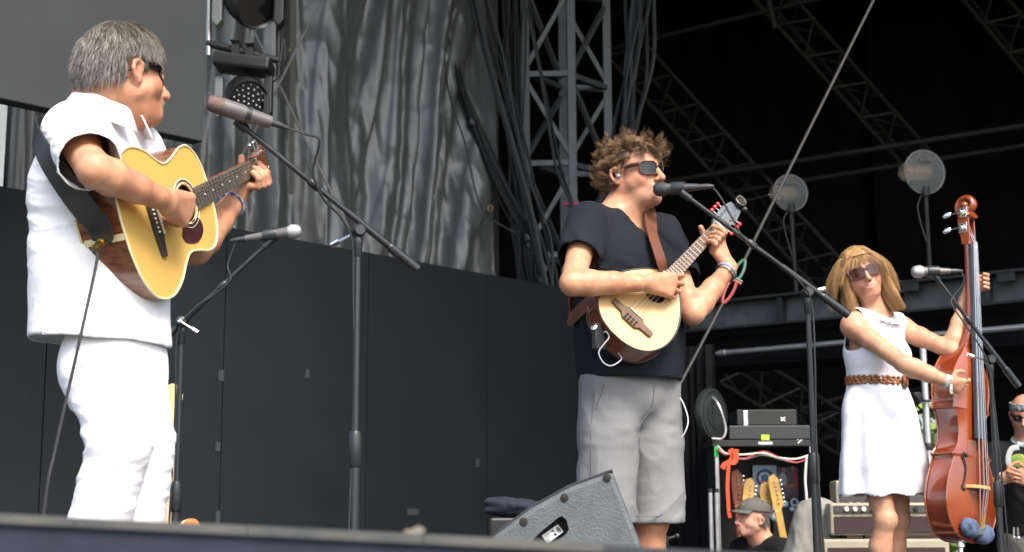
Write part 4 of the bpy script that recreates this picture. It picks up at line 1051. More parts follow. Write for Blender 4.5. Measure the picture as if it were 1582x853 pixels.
SS.cap(ch3-up3*.03, wst3, .130, .124, .05, ax=fw3, fl=.82)
SS.chain([wst3, P(1357, 640, Y3), P(1364, 720, Y3), P(1366, 790, Y3)], [.124, .172, .196, .214], .03, ax=fw3, fl=.80)
cuts = [cut_plane(hem3, -UZ), cut_cap(shr3+L3*.018-UZ*.015, -L3, .3, .094), cut_cap(shl3-L3*.018-UZ*.015, L3, .3, .094), cut_ell(nb3+up3*.060+fw3*.035, (.066, .076, .075), R3)]
def dr_fold(V, N):
    low = np.clip((wst3[2]-V[:, 2])/.3, 0, 1); V = folds(V, N, nrm(UZ+lf3*.05), .0045, 9, .12, 4.)
    c = np.exp(-((V[:, 2]-wst3[2])/.05)**2); V = V+N*(.004*c*np.sin((V@lf3)*170+3*fbm(V*8, 2)))[:, None]
    ang = np.arctan2((V-pel3)@lf3, (V-pel3)@fw3); return V+N*(.012*low*np.sin(ang*7+2*fbm(V*2.5, 2)))[:, None]
dress = cloth('dress', SS, .0045, .005, cuts, M_DRESS, p3_, dr_fold, 2)
# ruffled neckline
mb = MB(); V = []; n = 90
for i in range(n):
    a = 2*math.pi*i/n; dr = fw3*math.cos(a)+lf3*math.sin(a); c = nb3-up3*(.018+.040*math.cos(a))+fw3*.022
    rf = .008*math.sin(i*1.35)
    V += [c+dr*.074+up3*(-.004), c+dr*(.074+rf*.4)+up3*.016, c+dr*(.082+rf)+up3*(.034+.006*math.sin(i*.9)), c+dr*(.098+rf*1.4)+up3*(.022)]
mb.grid(np.array(V), n, 4, True); mb.build('ruffle_collar', M_DRESS, dress, angle=0, solid=.003)
# braided belt with round buckle
M_BRAID = mat('braided_leather', (.30, .13, .055), .5, col2=(.14, .05, .02), nscale=70, bump=.6, bscale=160, bdist=.004)
def wpt(a, r=.0, z=0): 
    dr = fw3*math.cos(a)*.82+lf3*math.sin(a); return wst3+dr*(.138+r)+UZ*z
belt = None
for j, z in enumerate((-.012, .0, .012)):
    mb = MB(); mb.tube([wpt(2*math.pi*k/160, .003*math.sin(k*math.pi/2.5+j*2.1), z+.0035*math.cos(k*math.pi/2.5+j*2.1)) for k in range(160)], .0075, 6, closed=True)
    o = mb.build('belt' if belt is None else 'braid_strand', M_BRAID, p3_ if belt is None else belt)
    belt = belt or o
bc = PPL(1385, 592, wst3+F3*.118, F3); bd = nrm(lerp(wpt(.45), wst3, 0)-wst3)
bc = wpt(.40, .012); bd = nrm(bc-wst3); bu = np.cross(UZ, bd)
mb = MB()
for r in (.008, .018, .027): mb.tube([bc+r*(bu*math.cos(a)+UZ*math.sin(a)) for a in np.arange(24)*2*math.pi/24], .0055, 6, closed=True)
mb.lathe(bc-bd*.004, bd, [(.028, 0), (.028, .003)], 16); mb.build('buckle', mat('dark_leather_knot', (.17, .06, .03), .45, noise=.3), belt)
# wristband with tag, necklace
u, v, ax = frame(nrm(wrr3-elr3)); c = lerp(elr3, wrr3, .97)
mb = MB(); mb.lathe(c-ax*.012, ax, [(.030, 0), (.0305, .012), (.029, .024)], 18, uv=(u, v)); mb.box(c+A(.01, -.03, -.035), (.012, .004, .04)); mb.build('wristband', mat('paper_band', (.75, .75, .75), .7, col2=(.02, .02, .02), nscale=38), p3_)
mb = MB(); mb.sphere(nb3+fw3*.083-up3*.035, .007, 8, 6); mb.tube([nb3+up3*.01+lf3*.05+fw3*.02, nb3+fw3*.082-up3*.03, nb3+up3*.01-lf3*.05+fw3*.02], .0015, 5); mb.build('pendant', mat('amber_bead', (.25, .06, .03), .3), p3_)
for an in (anr3, anl3):
    s = SDF(); b = A(an[0], an[1], .035); s.cap(b-F3*.04, b+F3*.15-A(0, 0, .012), .036, .034, .02)
    V, Fc = s.mesh(.009, lambda X, d: np.maximum(d, -X[:, 2]+.002)); npmesh('shoe', V, Fc, M_SHOE, p3_)
# hair: long blonde with fringe
HS = SDF(); add_head(HS, H3, nb3, .05); HS.p = [q for q in HS.p if q[3] == '+'][:5]; HS.cap(H3(-.03, 0, -.06), nb3, .055, .06, .02)
HS.cap(nb3-UZ*.03, shr3+UZ*.01, .05, .05, .02); HS.cap(nb3-UZ*.03, shl3+UZ*.01, .05, .05, .02)
ok3 = lambda L: ((L[:, 2] > .052+(L[:, 0]-.05)*.2) | ((L[:, 0] < .045) & (L[:, 2] > .02)) | ((L[:, 0] < -.0) & (L[:, 2] > -.06))) & ~((L[:, 0] > .076) & (L[:, 2] < .07))
EX = SDF()
for sd in (-1, 1):
    EX.chain([H3(-.005, sd*.060, .045), H3(-.005, sd*.078, -.03), H3(.004, sd*.090, -.10), H3(.014, sd*.098, -.165)], [.030, .028, .026, .018], .03)
EX.chain([H3(-.05, 0, .02), H3(-.075, 0, -.05), H3(-.07, 0, -.14)], [.05, .062, .045], .03)
EX.p = [q for q in EX.p]
for q in EX.p: HS.p.append(('c', (q[1][0], q[1][1], q[1][2], q[1][3]*.9, q[1][4]*.9, None, 1.), .03, '+'))
hair3 = cap_mesh(H3, 'hair', p3_, ok3, .012, M_HAIR, (.30, .18, .07), rng, .003, (40, 40, 5), EX)
roots, nn, Lr = scalp_roots(H3, 8500, rng, lambda L: ok3(L) & (L[:, 2] > .0))
fr = np.clip((Lr[:, :1]-.035)/.03, 0, 1)*(np.abs(Lr[:, 1:2]) < .048)*(rng.uniform(0, 1, (len(Lr), 1)) < .30); yy = Lr[:, 1:2]
part = np.sign(yy+.012)
d0 = nn*.25+H3.l*part*1.0*(1-fr)-H3.u*.25*(1-fr)+H3.f*(fr*.25-.10*(1-fr))-H3.u*fr*.55+H3.l*fr*yy*9
Ls = np.where(fr[:, 0] > .5, rng.uniform(.055, .082, len(roots)), rng.uniform(.10, .16, len(roots)))
pa = grow(H3, HS, roots, d0, Ls, 16, .006, 1.6, rng, curl_amp=.001, curl_f=1.0, jit=.08, kick=.5)
# long lengths hanging past the shoulders
side_paths = []
for sd, N_, ch_ in ((-1, 2400, 0), (1, 2400, 0), (0, 1400, 1), (-1, 1700, 2), (1, 1700, 2)):
    if ch_ == 0: cps = [H3(-.0, sd*.030, .102), H3(-.0, sd*.070, .062), H3(.0, sd*.078, -.02), H3(.006, sd*.085, -.09), H3(.016, sd*.090, -.15), H3(.022, sd*.102, -.195)]; rad = [.010, .022, .028, .031, .029, .022]
    elif ch_ == 2: cps = [H3(.035, sd*.006-.006, .112), H3(.066, sd*.040-.006, .086), H3(.056, sd*.074, .030), H3(.036, sd*.083, -.045), H3(.030, sd*.088, -.12), H3(.034, sd*.104, -.19)]; rad = [.010, .014, .016, .020, .024, .022]
    else: cps = [H3(-.055, 0, .075), H3(-.085, 0, .03), H3(-.09, 0, -.06), H3(-.08, 0, -.13), H3(-.07, 0, -.17), H3(-.06, 0, -.19)]; rad = [.015, .045, .065, .07, .06, .05]
    sp_ = np.array(smooth_path(cps, 3)); m_ = len(sp_); rd = np.interp(np.linspace(0, 5, m_), range(6), rad)
    th = rng.uniform(0, 6.28, N_); th = th+.06*np.sin(th*34); fr_ = rng.uniform(.86, 1.10, N_); tw = rng.normal(0, .25, N_); wv = rng.uniform(0, 6.28, N_)
    tt = np.linspace(0, 1, m_); an_ = th[:, None]+tw[:, None]*tt[None]+.18*np.sin(6*tt[None]+np.floor(th*5)[:, None])
    rr_ = rd[None]*fr_[:, None]*(1+.10*np.sin(9*tt[None]+wv[:, None]*.3))
    pth = sp_[None]+rr_[..., None]*(np.cos(an_)[..., None]*H3.l+np.sin(an_)[..., None]*H3.f)
    cut_ = 1-.42*rng.uniform(0, 1, N_)**2.2; idx = np.linspace(0, 1, 16)[None]*cut_[:, None]*(m_-1)
    lo_ = np.floor(idx).astype(int); hi_ = np.minimum(lo_+1, m_-1); w_ = (idx-lo_)[..., None]
    side_paths.append(np.take_along_axis(pth, lo_[..., None], 1)*(1-w_)+np.take_along_axis(pth, hi_[..., None], 1)*w_)
pa = np.concatenate([pa]+side_paths); roots = pa[:, 0]
lk = np.floor((np.arctan2((roots-H3.c)@H3.f, (roots-H3.c)@H3.l)+4)*7).astype(int); tone = (rng.uniform(0, 1, 400)[lk % 400]*.75+rng.uniform(0, 1, len(roots))*.25)[:, None]
base = lerp(A(.22, .108, .036), A(.68, .435, .185), tone)
strands('hair_strands', pa, .0009, M_HAIR, hair3, base)
M_LENSB = mat('brown_lens', (.05, .016, .012), .08, spec=.5)
M_PURPLE = mat('plum_frame', (.10, .03, .045), .2, coat=.5)
sunglasses(p3_, H3, M_LENSB, M_PURPLE, .060, .046, x0=.098, wrap=.02, arm=.005)

# ------------------------------------------------------------ upright bass
bs = thing('upright_bass', 'slim glossy orange-brown upright bass held by the woman in white', 'bass', (BSo[0], BSo[1], 0))
BL = float(np.linalg.norm(BSt-BSo)); k = BL/1.50
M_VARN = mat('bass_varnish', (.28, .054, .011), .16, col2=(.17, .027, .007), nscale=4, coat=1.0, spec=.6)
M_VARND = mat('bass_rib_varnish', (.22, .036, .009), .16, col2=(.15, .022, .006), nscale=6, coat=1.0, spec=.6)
ctrl = [(0, 0), (.006, .06), (.03, .115), (.085, .165), (.16, .185), (.24, .175), (.31, .145), (.345, .128), (.355, .140), (.36, .141), (.37, .128), (.40, .103), (.455, .093), (.51, .100), (.545, .118), (.552, .132), (.56, .132), (.585, .128), (.64, .135), (.70, .128), (.755, .095), (.80, .058), (.838, .032), (.86, .02), (.862, 0)]
out = body_outline([(a*k, b*k) for a, b in ctrl], 4); oB = BSo
# arched belly: rings shrinking towards the middle
def arched(out, sgn, arch, z0, name, mt):
    c = [(a, 0) for a, b in out]; V = []; F = []; K = len(out); rings = 7
    for r in range(rings):
        t = r/(rings-1); sc = 1-t
        for (a, b), (ca, _) in zip(out, c):
            mid = .42*k; aa = ca*(1-.0*t); aa = lerp(a, np.clip(a, .06*k, .80*k), t); bb = b*sc*(1 if sc > 0 else 0)
            z = arch*(1-sc**2.2)*min(1, max(0, (min(a, .862*k-a))/.12/k))**.6
            V.append(oB+BA*aa+BW*bb+BG*(z0+sgn*z))
    for r in range(rings-1):
        for i in range(K): F.append((r*K+i, r*K+(i+1) % K, (r+1)*K+(i+1) % K, (r+1)*K+i))
    mb = MB(); mb.add(np.array(V), F); return mb.build(name, mt, bs, angle=60)
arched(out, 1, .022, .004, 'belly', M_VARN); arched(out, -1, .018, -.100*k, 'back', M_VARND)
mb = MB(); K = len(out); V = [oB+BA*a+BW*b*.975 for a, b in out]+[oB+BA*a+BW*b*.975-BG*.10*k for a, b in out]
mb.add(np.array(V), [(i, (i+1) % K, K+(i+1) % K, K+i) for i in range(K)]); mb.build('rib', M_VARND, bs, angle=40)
for z in (.003, -.099*k):
    mb = MB(); mb.tube([oB+BA*a+BW*b+BG*z for a, b in out], .0042, 6, closed=True); mb.build('edge', M_VARN, bs)
# f holes
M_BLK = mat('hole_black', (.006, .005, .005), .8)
for s in (-1, 1):
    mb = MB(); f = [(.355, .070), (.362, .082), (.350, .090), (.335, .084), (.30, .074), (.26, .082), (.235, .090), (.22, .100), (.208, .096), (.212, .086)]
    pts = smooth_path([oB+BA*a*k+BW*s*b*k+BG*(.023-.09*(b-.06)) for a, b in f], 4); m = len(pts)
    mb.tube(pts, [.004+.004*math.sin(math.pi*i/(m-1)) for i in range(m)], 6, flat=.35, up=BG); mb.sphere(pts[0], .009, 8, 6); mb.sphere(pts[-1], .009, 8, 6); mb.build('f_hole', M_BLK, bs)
# bridge, fingerboard, strings, tail wires
zb = .055; bx = .225*k; M_MAPLE = mat('maple', (.52, .33, .13), .45, noise=.15)
mb = MB(); mb.prism([(-.075, .018), (-.055, .012), (-.03, .03), (.03, .03), (.055, .012), (.075, .018), (.06, .045), (.042, .066), (0, .074), (-.042, .066), (-.06, .045)], oB+BA*(bx-.006), BW, BG, BA, .014); mb.build('bridge', M_MAPLE, bs, smooth=False, bevel=.002)
fb0 = .43*k; fb1 = 1.285*k
V = []
for a, wd, z in ((fb0, .036, .058), (.86*k, .027, .042), (fb1, .019, .024)):
    for c in (-1, -.6, 0, .6, 1): V.append(oB+BA*a+BW*wd*c+BG*(z+.006*(1-c*c)))
    V += [oB+BA*a+BW*wd+BG*(z-.016), oB+BA*a-BW*wd+BG*(z-.016)]
F = []
for i in range(2):
    for j in range(7): F.append((i*7+j, i*7+(j+1) % 7, (i+1)*7+(j+1) % 7, (i+1)*7+j))
F += [tuple(range(7))[::-1], tuple(range(14, 21))]
M_FB = mat('ebony_board', (.05, .052, .056), .25, noise=.2, coat=.3)
mb = MB(); mb.add(np.array(V), F); mb.build('fingerboard', M_FB, bs, angle=35)
mb = MB(); mb.tube([oB+BA*.80*k-BG*.04, oB+BA*.87*k-BG*.010, oB+BA*.93*k+BG*.008, oB+BA*1.1*k+BG*.006, oB+BA*1.27*k+BG*.0, oB+BA*1.31*k-BG*.004], [.045, .034, .027, .0235, .021, .023], 12, up=BG, flat=.9); mb.build('neck', M_VARN, bs)
M_STEEL = mat('steel_string', (.62, .62, .62), .3, metal=1)
for i in range(4):
    c = i-1.5; a = oB+BA*(.06*k)+BW*c*.008+BG*.05; b = oB+BA*bx+BW*c*.022+BG*(.071-.003*c*c); d = oB+BA*(fb1+.004)+BW*c*.009+BG*.034; e = oB+BA*(fb1+.06+.03*(i % 2))+BW*c*.008+BG*.0
    mb = MB(); mb.tube([a, b, d, e], .0016+.0003*i, 6); mb.build('string', M_STEEL, bs)
    mb = MB(); mb.tube([a, lerp(a, b, .32)], .0028, 6); mb.build('string_winding', mat('gold_winding', (.7, .5, .2), .35, metal=1), bs)
mb = MB(); mb.box(oB+BA*.045*k+BG*.045, (.06, .03, .012), [BW, BA, BG]); mb.tube([oB-BG*.03, oB+BA*.04*k+BG*.04], .004, 6); mb.build('tailpiece', M_STEEL, bs, bevel=.002)
# peg box, scroll, machine heads
mb = MB()
for s in (-1, 1):
    poly = [(0, .012), (.03, .020), (.17, .012), (.20, -.012), (.18, -.045), (.10, -.040), (.0, -.018)]
    mb.prism([(a*k, b) for a, b in poly], oB+BA*fb1+BW*(s*.021-.004), BA, BG, BW, .008)
mb.prism([(a*k, b) for a, b in [(0, .008), (.0, -.018), (.10, -.040), (.18, -.045), (.18, -.030), (.10, -.026), (.02, -.008)]], oB+BA*fb1-BW*.018, BA, BG, BW, .036)
mb.build('peg_box', M_VARN, bs, bevel=.002)
cs = oB+BA*(fb1+.178*k)+BG*.002; mb = MB()
pts = []; rr = []
for i in range(46):
    t = i/45; a = -2.2+t*3.3*math.pi; R_ = lerp(.056, .014, t**.8); pts.append(cs-BG*.008+R_*(math.cos(a)*BG*-1+math.sin(a)*BA)); rr.append(lerp(.017, .010, t))
mb.tube(pts, rr, 10, up=BW, flat=1.7)
mb.lathe(cs-BG*.008-BW*.034, BW, [(.004, -.004), (.012, 0), (.016, .006), (.016, .062), (.012, .068), (.004, .072)], 20); mb.build('scroll', M_VARN, bs, angle=60)
for i, (s, a) in enumerate(((-1, .055), (1, .075), (-1, .125), (1, .145))):
    b = oB+BA*(fb1+a*k)+BW*s*.026-BG*.012; mb = MB(); mb.box(b, (.006, .045, .040), [BW, BA, BG]); mb.lathe(b, BW*s, [(.015, 0), (.015, .008), (.006, .01), (.006, .022)], 12); mh = mb.build('machine_head', M_CHROME, bs, bevel=.001)
    mb = MB(); kdir = nrm(-BG*.9+BW*s*.35-BA*.2); mb.tube([b+BW*s*.016, b+BW*s*.016+kdir*.045], .004, 6); mb.sphere(b+BW*s*.016+kdir*.062, (.020, .006, .013), 10, 6, [kdir, BW, BA]); mb.build('tuning_key', M_CHROME, mh)
mb = MB(); e0 = oB-BG*.05*k; mb.lathe(e0+BA*.01, -BA, [(.018, 0), (.018, .03), (.010, .034), (.010, .12)], 14); mb.tube([e0-BA*.1, A(e0[0]-BA[0]*e0[2], e0[1]-BA[1]*e0[2], .004)], [.007, .006], 10); mb.build('endpin', M_CHROME, bs)
# padded blue sock stuffed under the strings
pd = thing('blue_pad', 'rolled dusty blue sock tucked under the strings at the foot of the bass', 'sock', tuple(oB+BG*.02))
s = SDF()
for c in (-1, 1): s.ell(oB+BA*.055*k+BW*c*.055+BG*.028-BA*.018*(c < 0), (.055, .038, .028), np.stack([nrm(BW+BA*.25*c), nrm(BA-BW*.25*c), BG]), .02)
V, Fc = s.mesh(.005); Nn = normals(V, Fc); V = folds(V, Nn, nrm(BA+BW*.4), .006, 26, .3, 1.)
npmesh('sock_roll', V, Fc, mat('blue_knit', (.09, .13, .22), .95, bump=.6, bscale=140, noise=.5, nscale=40), pd)
# ------------------------------------------------------------ the place
def structure(o): o['kind'] = 'structure'; return o
M_BLACKW = mat('black_painted_ply', (.0105, .0138, .0165), .5, spec=.4, noise=.10, nscale=2.2, bump=.10, bscale=24, bdist=.006, rvar=.03)
M_BLACKC = mat('black_cloth', (.008, .008, .009), .95, spec=.1, noise=.3, nscale=4)
M_BLACKM = mat('black_steel', (.020, .022, .024), .5, spec=.4, noise=.4, nscale=8, bump=.2, bscale=30)
M_GALV = mat('galvanised_steel', (.12, .135, .148), .5, metal=.4, noise=.4, nscale=9, bump=.15, bscale=40, col2=(.10, .11, .12))
M_DIMST = mat('dusty_dark_steel', (.009, .009, .0085), .7, noise=.4, nscale=6)
M_ALU = mat('aluminium_tube', (.62, .63, .64), .35, metal=.8, noise=.15)
mb = MB(); mb.box((0, 40, -1.15), (400, 400, .1)); structure(mb.build('ground', mat('trodden_ground', (.13, .12, .09), .95, col2=(.09, .10, .05), nscale=1.2, bump=.5, bscale=8), None, smooth=False))
# stage deck with planks of black ply
e1 = nrm(A(.86, .51, 0)); 
mb = MB(); pf = [A(-7, .2, 0), A(12, 3.2, 0), A(13, 7.9, 0), A(2.6, 8.8, 0), A(2.2, 14, 0), A(-9, 14, 0)]
pf = [A(-8, 1.55, 0), A(-.6, 1.85, 0), A(9, 2.2, 0), A(9.2, 8.7, 0), A(1.9, 8.9, 0), A(2.0, 13.2, 0), A(-8, 13.2, 0)]
mb.prism([(p[0], p[1]) for p in pf], A(0, 0, -1.1), A(1, 0, 0), A(0, 1, 0), UZ, 1.1); structure(mb.build('stage_floor', mat('stage_deck', (.035, .036, .038), .55, noise=.4, nscale=2, bump=.2, bscale=12), None, smooth=False))
mb = MB(); mb.box((7.0, 15.2, -.775), (10.0, 12.5, .65)); structure(mb.build('loading_dock', mat('dock_deck', (.05, .05, .05), .8, noise=.3), None, smooth=False))
# barrier in front of the photographer
br = thing('crowd_barrier', 'dark blue-black front barrier with a pale worn top edge', 'barrier', tuple(A(.1, 1.33, -1.1)))
b0 = P(-140, 790, 1.36); b1 = P(935, 842, 1.30); b2 = P(1750, 884, 1.26)
mb = MB()
for a, b in ((b0, b1), (b1, b2)):
    n = nrm(np.cross(b-a, UZ)); u = nrm(b-a); z0 = -1.1
    V = [a+A(0, 0, -.006), b+A(0, 0, -.006), A(b[0], b[1], z0), A(a[0], a[1], z0)]; V = V+[p-n*.045 for p in V]
    mb.add(np.array(V), [(0, 1, 2, 3), (7, 6, 5, 4), (0, 4, 5, 1), (1, 5, 6, 2), (2, 6, 7, 3), (3, 7, 4, 0)])
mb.build('barrier_panel', mat('navy_skirt', (.016, .022, .042), .85, noise=.3, nscale=20), br, smooth=False)
M_TRIM = mat('worn_trim', (.10, .098, .088), .8, col2=(.05, .056, .06), nscale=14)
for k in range(4):
    a = lerp(b0, b1, k/4+.001); b = lerp(b0, b1, (k+1)/4-.001); n = nrm(np.cross(b-a, UZ))
    mb = MB(); mb.bar(a-n*.02-A(0, 0, .003), b-n*.02-A(0, 0, .003), .050, .0075, up=UZ); mb.build('top_trim', M_TRIM, br, smooth=False)
mb = MB(); n = nrm(np.cross(b2-b1, UZ)); mb.bar(b1-n*.02-A(0, 0, .004), b2-n*.02-A(0, 0, .004), .050, .006, up=UZ); mb.build('top_trim', mat('dark_trim', (.03, .033, .04), .7), br, smooth=False)
kn = thing('tape_scrap', 'small crumpled scrap of pale tape lying on the barrier edge', 'tape', tuple(P(640, 826, 1.33)))
s = SDF(); c = P(638, 823, 1.335); s.ell(c, (.009, .007, .004), None, .005); s.ell(c+A(.006, .002, .002), (.006, .006, .0035), None, .004)
V, Fc = s.mesh(.0025); V = V+normals(V, Fc)*(.002*fbm(V*160, 2))[:, None]; npmesh('tape_ball', V, Fc, mat('pale_tape', (.13, .115, .09), .8), kn)

# black wing wall, panel by panel
wa = PZ(0, 287, 2.44); wb = PZ(900, 450, 2.44); wd = nrm(A(wb[0]-wa[0], wb[1]-wa[1], 0)); wn = A(wd[1], -wd[0], 0)     # wn faces the camera
ws = PPL(345, 600, wa, wn); s0 = (ws-wa)@wd
wall = thing('wing_wall', 'tall matt black plywood wall at the side of the stage', 'wall', (wa[0], wa[1], 0))
rs = random.Random(5)
WPW = 1.305
for k in range(-2, 4):
    a = A(wa[0], wa[1], 0)+wd*(s0+k*WPW+.0045); b = a+wd*(WPW-.009)
    if k == 3: b = a+wd*.75
    off = rs.uniform(-.003, .003)
    m_ = MB(); V = []
    m_.box((a+b)/2+UZ*1.22-wn*(.012+off), (np.linalg.norm(b-a), .022, 2.44), [wd, wn, UZ]); m_.build('panel', M_BLACKW, wall, smooth=False, bevel=.002)
    for z in (.4, 1.2, 2.0, 2.38):
        for t in (.06, .94):
            q = lerp(a, b, t)+UZ*z-wn*off; mb = MB(); mb.lathe(q-wn*.001, wn, [(.007, 0), (.005, .003)], 8); mb.build('screw', M_DIMST, wall)
for k in range(-1, 4):                                           # timber studs behind the seams
    q = A(wa[0], wa[1], 0)+wd*(s0+k*WPW)-wn*.055; mb = MB(); mb.box(q+UZ*1.2, (.045, .05, 2.4), [wd, wn, UZ]); mb.build('stud', mat('raw_pine', (.35, .27, .17), .8, noise=.3), wall, smooth=False)
M_TAPE = mat('grey_tape', (.038, .047, .053), .5)
for x, y, w_, h_ in ((341, 580, .045, .075), (474, 578, .04, .06), (737, 715, .05, .07), (637, 791, .12, .05), (336, 690, .04, .06), (336, 800, .035, .09)):
    c = PPL(x, y, wa, wn); mb = MB(); mb.box(c+wn*.004, (w_, .0016, h_), [wd, wn, UZ]); mb.build('tape_patch', M_TAPE, wall, smooth=False)
# stage screen seen from behind
zb_ = P(314, 219, 7.4); sl_ = PZ(-60, 139, zb_[2]); sd = nrm(A(zb_[0]-sl_[0], zb_[1]-sl_[1], 0)); sn_ = A(sd[1], -sd[0], 0)
scr = thing('stage_screen', 'large flat dark grey stage screen panel hanging above the wall', 'screen', tuple(zb_))
a = zb_-sd*3.2; mb = MB(); mb.box((a+zb_)/2+UZ*1.3-sn_*.05, (3.2, .10, 2.6), [sd, sn_, UZ]); mb.build('screen_panel', mat('screen_grey', (.036, .041, .042), .62, spec=.3, noise=.12, nscale=3, bump=.15, bscale=300), scr, smooth=False, bevel=.006)
# strips behind the wall at the far left
M_SKYGAP = mat('sky_gap_white', (.75, .80, .80), .8, noise=.08, nscale=2)
def hang(name, x0, x1, y0, y1, Y0, Y1, mt, label, cat, nf=10, amp=.05, nu=60, nv=8, group=None, seed=0, parent=None, tilt=0):
    a0 = P(x0, y0, Y0); a1 = P(x1, y0, Y1); z1 = P(x0, y1, Y0)[2]; z0 = a0[2]
    V = []; d = A(a1[0]-a0[0], a1[1]-a0[1], 0); n = nrm(A(d[1], -d[0], 0))
    for i in range(nu):
        t = i/(nu-1)
        for j in range(nv):
            s_ = j/(nv-1); z = z0+(z1-z0)*s_
            o = amp*math.sin(2*math.pi*nf*t+seed+.8*math.sin(s_*3+t*9))*(.55+.45*math.sin(t*23+seed))
            V.append(A(a0[0], a0[1], 0)+d*t+n*o+UZ*z)
    mb = MB(); mb.grid(np.array(V), nu, nv); o = mb.build(name, mt, parent, angle=0, solid=.004)
    if label: tag(o, label, cat, group)
    return o
hang('sky_gap_sheet', -40, 14, 120, 330, 9.6, 9.7, M_SKYGAP, 'narrow white sheet standing in for bright sky between the screen and the wall', 'sheet', 1, .01)  # added white sheet stands in for the bright gap of sky
M_GREYV = mat('grey_vinyl', (.115, .125, .127), .33, spec=.65, metal=.14, noise=.15, nscale=2.5, bump=.35, bscale=14, bdist=.010, rvar=.05, bdetail=9, stretch=(1, 1, .45))
hang('dark_drape', 13, 118, 100, 330, 9.9, 10.6, M_GREYV, 'dark grey drape hanging beside the sky-gap sheet behind the wall', 'drape', 5, .06, seed=1)
# big grey tarpaulin with hanging folds
ta0 = P(196, 560, 11.1); ta1 = P(759, 560, 13.4); td = A(ta1[0]-ta0[0], ta1[1]-ta0[1], 0); tn = nrm(A(td[1], -td[0], 0)); TLn = float(np.linalg.norm(td))
nu, nv = 340, 190; T_, S_ = np.meshgrid(np.linspace(0, 1, nu), np.linspace(0, 1, nv), indexing='ij'); z0, z1 = 1.55, 7.2
Z = z0+(z1-z0)*S_; Xl = T_*TLn
flat = np.stack([Xl.ravel(), Z.ravel()*.0, Z.ravel()], 1)
left = np.clip(1-(Xl-TLn*.45)/(TLn*.25), 0, 1)
f1 = np.abs(vnoise(np.stack([Xl.ravel()*3.0+.25*np.sin(Z.ravel()*1.1), Z.ravel()*.13, Z.ravel()*0+3], 1)).reshape(nu, nv))
# folds that fan out from the upper right towards the lower middle
dg = (Xl-.92*TLn)+(Z-1.6)*-.20; 
f2 = np.abs(vnoise(np.stack([dg.ravel()*2.6, Z.ravel()*.2+7, dg.ravel()*0], 1)).reshape(nu, nv))
fine = fbm(np.stack([Xl.ravel()*5, Z.ravel()*3, Z.ravel()*0], 1), 3).reshape(nu, nv)
bot = np.clip(1-(Z-1.6)/1.3, 0, 1)
f3 = vnoise(np.stack([Xl.ravel()*7+Z.ravel()*4, Z.ravel()*6, Z.ravel()*0], 1)).reshape(nu, nv)
wq = fbm(np.stack([Xl.ravel()*.9, Z.ravel()*.25, Z.ravel()*0+9], 1), 2).reshape(nu, nv)
v1 = np.sin(2*math.pi*(Xl*2.1+.55*wq+.04*Z)); v1 = np.sign(v1)*np.abs(v1)**.7
v2 = np.sin(2*math.pi*(dg*1.25+.6*wq)); v3 = np.sin(2*math.pi*(dg*3.1+1.1*wq+.3))
cr = fbm(np.stack([Xl.ravel()*11, Z.ravel()*7, Z.ravel()*0+2], 1), 3).reshape(nu, nv)
off = ((.080*v1+.09*(1-f1))*left+(.07*v2+.045*np.sign(v3)*np.abs(v3)**.6+.07*(1-f2))*(1-left))+.008*fine+.003*cr+.009*(1-2*np.abs(vnoise(np.stack([Xl.ravel()*6+Z.ravel()*2.2, Z.ravel()*3.0-Xl.ravel()*1.5, Z.ravel()*0+6], 1)).reshape(nu, nv)))+.04*bot*f3+.1+.011*(1-2*np.abs(vnoise(np.stack([Xl.ravel()*11+.8*np.sin(Z.ravel()*.9+Xl.ravel()), Z.ravel()*.30, Z.ravel()*0+4], 1)).reshape(nu, nv)))
Vt = (A(ta0[0], ta0[1], 0)[None]+Xl.ravel()[:, None]*nrm(td)+Z.ravel()[:, None]*UZ+(off.ravel()-.15)[:, None]*tn)
tarp = thing('tarpaulin', 'big wrinkled grey vinyl tarpaulin hanging behind the black wall', 'tarpaulin', (ta0[0], ta0[1], 1.5))
mb = MB(); mb.grid(Vt, nu, nv); mb.build('sheet', M_GREYV, tarp, angle=0)
mb = MB(); e = ta1-tn*.06+nrm(td)*.0; mb.box(A(e[0], e[1], 4.3)+nrm(td)*.07, (.14, .012, 5.6), [nrm(td), tn, UZ]); mb.build('edge_hem', mat('dark_hem', (.03, .032, .03), .6, noise=.3), tarp, smooth=False)
ri = int(nu*.60); rows = [(i, int(nv*(.155+.02*math.sin(i*.02)))) for i in range(ri, nu)]
band = [Vt.reshape(nu, nv, 3)[i, j]+tn*.012 for i, j in rows[::6]]
ribbon('seam_band', band, [tn]*len(band), .10, mat('seam_black', (.025, .027, .03), .5), tarp, .004, n=2)
for x, y in ((452, 78), (451, 230), (757, 322)):
    c = PPL(x, y, ta0+tn*.12, tn); mb = MB(); mb.tube([c+.03*(nrm(td)*math.cos(a)+UZ*math.sin(a)) for a in np.arange(12)*2*math.pi/12], .009, 6, closed=True); mb.build('grommet', mat('brass_dull', (.30, .24, .13), .5, metal=.7), tarp)
ribbon('webbing', [PPL(452, -20, ta0+tn*.13, tn), PPL(452, 120, ta0+tn*.13, tn), PPL(450, 300, ta0+tn*.13, tn)], [tn]*3, .05, mat('olive_webbing', (.10, .10, .085), .7), tarp, .004)
# ropes across the tarpaulin
M_ROPE = mat('grey_rope', (.16, .165, .16), .8, noise=.2, nscale=40)
for (xa, ya, xb, yb), lb in zip(((500, -8, 372, 245), (378, 18, 548, 372)), ('thin grey guy rope sloping down to the left across the tarpaulin', 'thin grey guy rope sloping down to the right across the tarpaulin')):
    a = P(xa, ya, 10.2); b = P(xb, yb, 9.9); t = thing('guy_rope', lb, 'rope', tuple(b)); mb = MB(); mb.tube([a, lerp(a, b, .5)-UZ*.01, b], .010, 6); mb.build('rope', M_ROPE, t)

